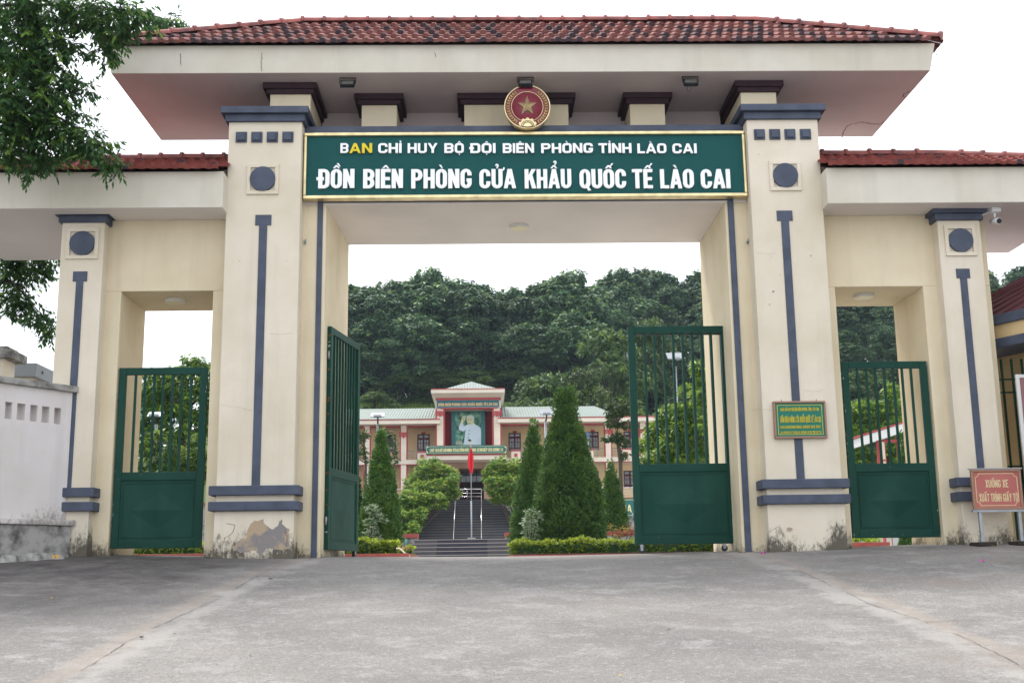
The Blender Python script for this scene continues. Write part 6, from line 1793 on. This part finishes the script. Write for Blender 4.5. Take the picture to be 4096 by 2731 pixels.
garden_tree('slim clump-pruned tree hidden behind the tall left cypress', [(1552, 1750, 56, 24), (1570, 1772, 56, 18), (1580, 1800, 56, 14), (1583, 1825, 56, 11), (1545, 1735, 56, 18), (1588, 1845, 56, 8)], [(1545, 1900), (1550, 1800)], M['leaf_mid'], (1545, 2100), seed=32, tr=.08, dens=24, L=.2, group='slim clump-pruned garden trees')
garden_tree('slim dark clump-pruned tree with bare twin trunks left of the right gate leaf', [(2455, 1628, 52, 28), (2440, 1655, 52, 24), (2470, 1650, 52, 24), (2448, 1690, 52, 26), (2478, 1695, 52, 22), (2500, 1640, 52, 26), (2500, 1610, 52, 20), (2433, 1752, 52, 24), (2465, 1745, 52, 28), (2490, 1760, 52, 26), (2485, 1775, 52, 18), (2500, 1815, 52, 18), (2492, 1828, 52, 14), (2510, 1700, 52, 20), (2535, 1690, 52, 18)], [(2484, 1960), (2482, 1850), (2472, 1770), (2468, 1690), (2500, 1720)], M['leaf_mid'], (2486, 2120), seed=33, tr=.11, dens=30, L=.2, droop=.6, zbase=z_land, youngp=.08)
garden_tree('bright leafy mango tree seen through the bars of the right gate leaf', [(2640, 1720, 47, 60), (2600, 1780, 47, 50), (2680, 1660, 47, 55), (2690, 1780, 46, 60), (2620, 1830, 46, 45), (2730, 1720, 46, 60), (2740, 1640, 46, 50), (2760, 1560, 46, 40), (2580, 1840, 46, 35), (2720, 1840, 46, 60), (2790, 1800, 46, 60), (2790, 1700, 46, 60), (2580, 1880, 46, 40), (2660, 1890, 46, 40), (2740, 1890, 46, 40)], [(2700, 1960), (2700, 1850), (2710, 1750)], M['leaf_mango'], (2700, 2150), seed=34, dens=38, L=.26, W=.065, k=8, youngp=.3, tr=.13, droop=.7)
garden_tree('taller bright tree against the right jamb of the main opening', [(2800, 1480, 44, 36), (2820, 1520, 44, 40), (2800, 1580, 44, 40), (2830, 1620, 44, 45), (2790, 1450, 44, 22), (2850, 1700, 44, 50), (2850, 1560, 44, 40)], [(2850, 1900), (2840, 1700), (2820, 1560)], M['leaf_mango'], (2860, 2150), seed=35, dens=30, L=.24, W=.06, k=8, youngp=.35, tr=.1, droop=.7)
garden_tree('mango tree with dark old leaves filling the view through the left side opening', [(620, 1560, 47, 60), (700, 1540, 47, 60), (760, 1490, 47, 50), (810, 1470, 47, 40), (750, 1440, 47, 24), (790, 1445, 47, 26), (650, 1500, 47, 30), (600, 1500, 47, 30), (840, 1540, 47, 60), (780, 1580, 47, 60), (640, 1640, 47, 60), (720, 1650, 47, 65), (800, 1670, 47, 65), (580, 1600, 47, 50), (860, 1620, 47, 50), (560, 1700, 47, 50), (840, 1740, 47, 60), (740, 1740, 47, 60), (640, 1730, 47, 60), (610, 1690, 48, 70), (600, 1600, 48, 66), (665, 1590, 48, 66), (590, 1780, 48, 60), (690, 1480, 47, 26)], [(730, 1980), (725, 1800), (730, 1650)], M['leaf_mango'], (735, 2150), seed=36, dens=28, L=.27, W=.07, k=8, youngp=.22, tr=.16, droop=.8)
garden_tree('low bright green bushy tree at the foot of the mango seen through the left gate', [(600, 1790, 43, 50), (590, 1850, 43, 50), (620, 1740, 43, 30), (760, 1820, 43, 45), (790, 1760, 43, 32), (800, 1860, 43, 50), (745, 1880, 43, 45), (830, 1900, 43, 50), (580, 1910, 43, 50), (700, 1900, 43, 40), (840, 1820, 43, 30)], [(720, 2000), (710, 1900)], M['leaf_mango'], (715, 2150), seed=37, dens=41, L=.22, W=.06, k=8, youngp=.4, tr=.09, droop=.5)
garden_tree('light green leafy tree behind the canopy seen through the right side opening', [(3400, 1660, 52, 60), (3460, 1640, 52, 60), (3520, 1640, 52, 55), (3580, 1600, 52, 55), (3420, 1740, 52, 60), (3500, 1710, 52, 60), (3600, 1690, 52, 60), (3410, 1820, 52, 60), (3480, 1840, 52, 60), (3570, 1790, 52, 60), (3560, 1550, 52, 28), (3590, 1850, 52, 60), (3460, 1900, 52, 50)], [(3480, 1980), (3480, 1850), (3490, 1750)], M['leaf_mango'], (3485, 2150), seed=38, dens=28, L=.24, W=.07, k=8, youngp=.25, tr=.13, droop=.6)

# ------------------------------------------------------------------ hill
def hz(x, y):
    sx = .25+.75*smooth(-46, -22, x)
    h = 4.3+13.9*smooth(76, 107, y)*sx
    h += 9*smooth(4, 24, x)*smooth(108, 136, y)
    h -= 3*smooth(113, 140, y)*(1-smooth(2, 20, x))*sx
    h += .4*math.sin(x*.31+y*.2)+.3*math.sin(x*.13-y*.37)
    return h
hm = MB(); nxh, nyh = 90, 50
xh = [-80+i*(200/(nxh-1)) for i in range(nxh)]; yhh = [75.8+j*(150/(nyh-1)) for j in range(nyh)]
V = [(x, y, hz(x, y)*(1-smooth(170, 225, y))+0) for y in yhh for x in xh]
hm.add(V, [(j*nxh+i, j*nxh+i+1, (j+1)*nxh+i+1, (j+1)*nxh+i) for j in range(nyh-1) for i in range(nxh-1)], 0, True)
tag(hm.build('hill', M['grass']), kind='structure')
# tall grass on the visible bank
rs = np.random.RandomState(5); n = 9000
gx = rs.uniform(-16, -3, n); gy = rs.uniform(97, 109, n)
C = np.array([(a, b_, hz(a, b_)-.03) for a, b_ in zip(gx, gy)])
D = unit(rs.normal(0, .35, (n, 3))+np.array([0, 0, 1.3]))
go = leaf_mesh('bank_grass', C, D, rs.uniform(.3, .9, n), .1, rs.uniform(0, .6, n), M['leaf_mango'], seed=5)
tag(go, 'long bright grass growing on the bank below the wood', 'grass', kind='stuff')

def forest_template(i, H=14., R=4.1, crown0=.27, m='leaf_forest', k=7, nb=46, rpb=23, L=.58, W=.24, youngp=.1, droop=.75, wide=1.0, trunks=1):
    rs = np.random.RandomState(100+i)
    e = empty('wood_tree', (0, 0, 0))
    P, N = [], []
    bl = []
    for b_ in range(nb):
        t = rs.uniform(0, 1)**.8; z = H*(crown0+(.97-crown0)*t)
        env = R*wide*math.sin(PI*min(1, .12+.80*t))**.7*(1 if t < .8 else (1-(t-.8)*2.2))
        a = rs.uniform(0, 2*PI); rr = env*rs.uniform(.25, .95)
        br = rs.uniform(.75, 1.45)*R/3.6
        c = (math.cos(a)*rr, math.sin(a)*rr, z-br*.4); bl.append((c, br))
        p, d = shell_points(c, br, int(rpb*br*br), rs, .55, .75, -.35); P.append(p); N.append(d)
    P = np.concatenate(P); N = np.concatenate(N)
    C, D, l, w, y = rosettes(P, N, rs, k, L, W, droop, .5, .3, youngp)
    leaf_mesh('crown', C, D, l, w, y, M[m], e, seed=i, fold=.15)
    t_ = MB(); rr = random.Random(i)
    for q in range(trunks):
        bx, by = (rr.uniform(-.8, .8), rr.uniform(-.8, .8)) if trunks > 1 else (0, 0)
        pts = [Vector((bx, by, -1)), Vector((bx+rr.uniform(-.2, .2), by, H*.25)), Vector((bx*1.5+rr.uniform(-.4, .4), by*1.5+rr.uniform(-.3, .3), H*.5)), Vector((bx*2+rr.uniform(-.6, .6), by*2, H*.78))]
        t_.tube(pts, [.2, .16, .12, .05], 7)
    for c, r in bl[::2]:
        c = Vector(c); j = Vector((0, 0, max(H*.2, c.z-R*.9))); t_.tube([j, j.lerp(c, .5)+Vector((0, 0, -.2)), c], [.09, .06, .03], 5)
    t_.build('trunk', M['bark_dark'], e)
    return e
LABW = {'a': 'tall dark green tree of the dense wood on the hill', 'b': 'feathery blue-green tree on the slope behind the building', 'c': 'mid green bushy tree low on the hillside'}
GRW = {'a': 'dark trees of the wood on the hill', 'b': 'feathery trees on the right slope', 'c': 'bushy trees low on the hillside'}
temps = {'a': [forest_template(i, trunks=2) for i in range(4)], 'b': [forest_template(10+i, H=13, R=3.9, crown0=.2, L=.42, W=.15, k=9, nb=40, rpb=26, droop=.4, youngp=.06) for i in range(2)],
         'c': [forest_template(20+i, H=7, R=3.4, crown0=.12, L=.36, W=.15, k=8, nb=30, rpb=42, m='leaf_mid', youngp=.12, droop=.5) for i in range(2)]}
used = set()
rw_ = random.Random(77)
def plant(kind, x, y, s, sxy=None, z=None, label=None, rz=None):
    tlist = temps[kind]; t_ = tlist[rw_.randrange(len(tlist))]
    if id(t_) in used: o = copy_tree(t_)
    else: o = t_; used.add(id(t_))
    o.location = (x, y, hz(x, y)-.2 if z is None else z)
    sxy = sxy or s
    o.scale = (sxy, sxy, s); o.rotation_euler = (0, 0, rw_.uniform(0, 2*PI) if rz is None else rz)
    if label: tag(o, label, 'tree'); o.pop('group', None)
    else: tag(o, LABW[kind], 'tree', GRW[kind])
    return o
sky_pts = [(1300, 1170), (1390, 1135), (1450, 1120), (1500, 1115), (1560, 1110), (1640, 1085), (1700, 1070), (1760, 1090), (1850, 1100), (1910, 1090), (1950, 1140), (2020, 1150), (2060, 1130), (2110, 1130), (2200, 1105), (2300, 1085), (2400, 1060), (2500, 1055), (2600, 1062), (2700, 1055), (2800, 1075), (3000, 1060), (3500, 1040), (4000, 1055), (4200, 1060)]
def skyline(px):
    for (a, b_) in zip(sky_pts, sky_pts[1:]):
        if a[0] <= px <= b_[0]: return a[1]+(b_[1]-a[1])*(px-a[0])/(b_[0]-a[0])
    return 1150
def pxof(x, y): 
    d = Vector((x, y, 30))-CAM; return 2048+FPX*d.dot(Rv)/d.dot(Fv)
def place_row(kind, y, xa, xb, step, k=1.0, off=0, Href=14, jx=.5):
    x = xa
    while x < xb:
        xx = x+rw_.uniform(-jx, jx)*step; yy = y+rw_.uniform(-1.2, 1.2)
        px = pxof(xx, yy); zt_ = at(px, skyline(px)+off+rw_.uniform(-14, 22), yy).z
        h = (zt_-hz(xx, yy)+.2)*k
        s = max(.5, min(1.6, h/Href))
        plant(kind, xx, yy, s, max(.8, min(1.15, s))*rw_.uniform(.9, 1.1))
        x += step
place_row('a', 113, -20, 9, 2.6)
place_row('a', 109.5, -21, 9, 3.0, off=60)
place_row('a', 106, -20, 9, 3.6, off=150)
place_row('a', 138, 8, 84, 4.3)
place_row('a', 131, 5, 80, 4.4, off=70)
place_row('a', 124, 7, 74, 4.6, off=130)
place_row('b', 117, 12, 70, 4.8, off=170, Href=13)
place_row('b', 110, 14, 66, 4.8, off=260, Href=13)
place_row('b', 103, 10, 52, 4.6, off=350, Href=13)
place_row('c', 96, 6, 50, 4.6, off=420, Href=7)
place_row('a', 119, 1, 10, 3.5, off=60)
place_row('c', 118, -22, 3, 3.3, off=330, Href=7)
place_row('c', 105.5, -9, 9, 3.3, off=400, Href=7)
# individual trees on the slope that stand out
def single(kind, px, ptop, Zd, H, wid, lab):
    y = Zd-17; p = at(px, ptop, y); g = hz(p.x, y)-.2
    s = (p.z-g)/H; return plant(kind, p.x, y, s, wid, label=lab)
single('c', 2195, 1475, 101, 7, 1.05, 'broad pale green umbrella tree just behind the tower roof')
single('c', 2080, 1585, 97, 7, .8, 'bright green bush beside the right corner of the tower roof')
single('c', 2120, 1500, 108, 7, .8, 'dark green small tree directly behind the tower')
single('c', 2420, 1300, 104, 7, 1.15, 'large mid green tree above the right end of the sheet roof')
single('c', 2330, 1440, 100, 7, .9, 'rounded green tree behind the big cypress')
single('c', 2600, 1262, 112, 7, 1.0, 'yellow-green rounded tree just above the right gate leaf')
single('c', 1500, 1560, 116, 7, .6, 'thin young tree among the dark trunks at left')
place_row('c', 102, -3, 6, 3.2, off=455, Href=7)
place_row('c', 92, 8, 46, 5, off=480, Href=7)

# ------------------------------------------------------------------ overhanging tree, top left
def spray_tree():
    e = empty('overhanging_tree', (-9.6, 1.2, gz(-9, 1)), label='large leafy tree at the left edge whose branches hang over the tiled canopies', cat='tree')
    B1 = [(60, 40, 15.2, 120), (190, 30, 15.2, 100), (320, 40, 15.2, 80), (430, 50, 15.2, 85), (505, 50, 15.2, 72), (570, 48, 15.4, 42), (590, 80, 15.6, 20), (455, 120, 15.2, 46), (410, 100, 15.2, 40), (430, 165, 15.4, 35), (405, 205, 15.4, 30), (425, 240, 15.4, 16),
          (50, 170, 15.2, 110), (170, 150, 15.2, 80), (40, 300, 15.2, 120), (150, 260, 15.2, 70), (230, 230, 15.2, 50), (300, 190, 15.2, 32), (250, 170, 15.2, 40), (220, 330, 15.2, 75), (280, 350, 15.2, 35), (100, 400, 15.2, 110), (210, 410, 15.2, 70), (20, 480, 15.2, 100), (130, 490, 15.2, 75), (230, 490, 15.2, 50), (345, 335, 15.2, 16), (360, 365, 15.2, 8),
          (270, 530, 15.3, 60), (340, 540, 15.3, 55), (400, 580, 15.3, 50), (430, 630, 15.4, 35), (350, 600, 15.4, 45), (190, 570, 15.3, 60), (60, 570, 15.3, 80), (130, 630, 15.4, 50), (110, 680, 15.5, 22), (20, 620, 15.4, 50), (340, 455, 15.3, 18), (210, 620, 15.4, 30), (300, 590, 15.4, 35), (450, 655, 15.5, 14)]
    B2 = [(690, 85, 19.8, 36), (650, 95, 19.6, 34), (620, 80, 19.4, 30), (740, 98, 19.8, 14)]
    B3 = [(30, 1040, 19.8, 60), (110, 1040, 19.8, 60), (200, 1035, 19.8, 45), (60, 1100, 19.8, 55), (150, 1090, 19.8, 35), (30, 1190, 19.6, 40), (90, 1200, 19.6, 45), (140, 1250, 19.6, 42), (180, 1290, 19.5, 26), (170, 1340, 19.5, 22), (30, 1250, 19.6, 20), (220, 1290, 19.5, 12), (60, 1160, 19.8, 20)]
    rs = np.random.RandomState(9); CC, DD, LL, WW, YY = [], [], [], [], []
    stem = MB()
    for bi, (px, py, Zd, rp) in enumerate(B1+B2+B3):
        c = np.array(at(px, py, Zd-17)); r = rp/FPX*Zd*.95
        n = int((400 if bi < len(B1) else 520)*(r*r*r*4.2+r*r*1.35)+6)
        for q in range(n):
            d = unit(rs.normal(0, 1, (1, 3)))[0]; p = c+d*r*rs.uniform(.1, 1)**.5*np.array([1, 1.5, .92])
            sd = unit(np.array([[d[0]*.7+rs.normal(0, .4), d[1]*.5+rs.normal(0, .5), -.25+rs.normal(0, .45)]]))[0]
            ln = rs.uniform(.16, .27); m = 8
            yg = 1.0*rs.uniform(.5, 1) if rs.uniform() < (.22 if d[2] > .1 else .06) else 0
            side = np.cross(sd, (0, 0, 1)); side /= np.linalg.norm(side)+1e-9
            for k in range(m):
                t = (k+.5)/m; pos = p+sd*ln*t+np.array([0, 0, -.12*ln*t*t])
                s_ = 1 if k % 2 else -1
                ld = side*s_*.75+sd*.55+np.array([0, 0, -.55])+rs.normal(0, .22, 3)
                if k == m-1: ld = sd+np.array([0, 0, -.4])
                CC.append(pos); DD.append(ld/np.linalg.norm(ld)); LL.append(rs.uniform(.08, .135)); WW.append(rs.uniform(.033, .050)); YY.append(yg)
            if q % 3 == 0: stem.tube([p, p+sd*ln], .0035, 3, 0, False)
    leaf_mesh('crown', np.array(CC), np.array(DD), np.array(LL), np.array(WW), np.array(YY), M['leaf_near'], e, seed=3, fold=.18)
    stem.build('twigs', M['bark_dark'], e)
    t_ = MB(); g = gz(-9, 1)
    tr = [Vector((-9.6, 1.2, g-.2)), Vector((-9.5, 1.0, 3)), Vector((-9.2, .4, 5.4)), Vector((-8.8, -.6, 7.2)), Vector((-8.4, -1.2, 9.0))]
    t_.tube(tr, [.24, .2, .16, .12, .07], 10); t_.build('trunk', M['bark'], e)
    b_ = MB()
    def limb(*ps, r0=.05, r1=.010):
        r0 = r0*.55
        q = [Vector(ps[0])]+[at(a, c_, z_-17) for (a, c_, z_) in ps[1:]]
        b_.tube(q, [r0+(r1-r0)*i/(len(q)-1) for i in range(len(q))], 7)
    limb(tr[3], (-80, 120, 15.2), (60, 60, 15.2), (200, 75, 15.2), (330, 105, 15.2), (420, 100, 15.2), r0=.07)
    limb(tr[4], (0, 20, 15.2), (200, 20, 15.2), (450, 40, 15.2), (560, 45, 15.3))
    limb(tr[3], (-60, 350, 15.2), (60, 300, 15.2), (180, 250, 15.2), (290, 190, 15.2), r0=.06)
    limb(tr[2], (-60, 480, 15.2), (100, 430, 15.2), (245, 475, 15.2), (340, 540, 15.3), (420, 600, 15.4), r0=.06)
    limb(tr[2], (-60, 560, 15.3), (70, 520, 15.3), (180, 560, 15.3), (200, 600, 15.3))
    limb(tr[1], (-60, 1150, 19.5), (40, 1120, 19.6), (100, 1180, 19.6), (160, 1280, 19.5), r0=.06)
    limb(tr[1], (-50, 1020, 19.8), (100, 1030, 19.8), (210, 1040, 19.8))
    limb(tr[4], (400, 30, 19.0), (600, 60, 19.6), (690, 85, 19.8), r0=.05)
    limb(tr[3], (330, 105, 15.2), (370, 125, 15.2), (395, 150, 15.3), r0=.012, r1=.006)
    b_.build('limbs', M['bark_dark'], e)
spray_tree()

# ------------------------------------------------------------------ litter on the drive
def litter(px, py, m, s, lab, cat='leaf', seed=0, up=.01):
    rr = random.Random(seed); x, y = gpt(px, py); z = gz(x, y)+.006
    n = 7; a0 = rr.uniform(0, 6)
    vs = [(x, y, z+up)]
    for k in range(n):
        q = a0+2*PI*k/n; r = s*(1.0 if k in (0,) else rr.uniform(.4, .62))
        vs.append((x+r*math.cos(q), y+r*math.sin(q), z+rr.uniform(0, up*1.6)))
    o = MB().add(vs, [(0, 1+k, 1+(k+1) % n) for k in range(n)]).build('fallen_leaf' if cat == 'leaf' else 'fallen_petal', m)
    tag(o, lab, cat)
litter(218, 2238, M['dry'], .07, 'upright yellow dry leaf near the left wing wall', seed=1, up=.05)
litter(212, 2395, M['dry'], .035, 'tiny pale yellow leaf on the dark paving at left', seed=2)
litter(1035, 2317, M['dry'], .045, 'small tan leaf on the left paving joint', seed=3)
litter(1082, 2316, M['dry_brown'], .05, 'thin brown leaf just right of the left paving joint', seed=4)
litter(568, 2554, M['dry_brown'], .03, 'dark brown leaf lying in the left paving crack', seed=5)
litter(698, 2540, M['dry_brown'], .025, 'small black leaf right of the left paving crack', seed=6)
litter(2675, 2518, M['dry_brown'], .028, 'small brown leaf in the middle of the drive', seed=7)
litter(2480, 2706, M['dry'], .018, 'tiny orange leaf at the bottom of the drive', seed=8)
litter(2970, 2213, M['dry_brown'], .08, 'curled brown leaf at the foot of the right main pillar', seed=9)
litter(3055, 2218, M['petal'], .05, 'magenta petal at the foot of the right main pillar', 'petal', seed=10, up=.03)
litter(3932, 2252, M['petal'], .055, 'magenta petal on the paving before the red notice board', 'petal', seed=11, up=.03)
litter(3978, 2168, M['petal'], .06, 'magenta petal between the legs of the red notice board', 'petal', seed=12, up=.03)
litter(4045, 2162, M['petal'], .07, 'magenta petals beside the right leg of the red notice board', 'petal', seed=13, up=.04)
litter(3972, 2186, M['dry'], .05, 'tan leaf just in front of the red notice board', seed=14)
litter(1002, 2628, M['dry_brown'], .014, 'speck of brown leaf on the lower left drive', seed=15)

# ------------------------------------------------------------------ air
hb_ = MB().box(-3700, 3700, -100, 3700, -3.5, 75).build('haze', [])
hm_ = bpy.data.materials.new('air'); hm_.use_nodes = True
nt = hm_.node_tree; nt.nodes.clear()
ho = nt.nodes.new('ShaderNodeOutputMaterial'); hv = nt.nodes.new('ShaderNodeVolumePrincipled')
hv.inputs['Color'].default_value = (.66, .82, 1, 1); hv.inputs['Density'].default_value = .00022; hv.inputs['Anisotropy'].default_value = .2
nt.links.new(hv.outputs[0], ho.inputs['Volume'])
hb_.data.materials.clear(); hb_.data.materials.append(hm_)
tag(hb_, 'faint haze in the air over the far hill', 'haze', kind='stuff')
scene.cycles.volume_bounces = 0
scene.cycles.volume_step_rate = 10
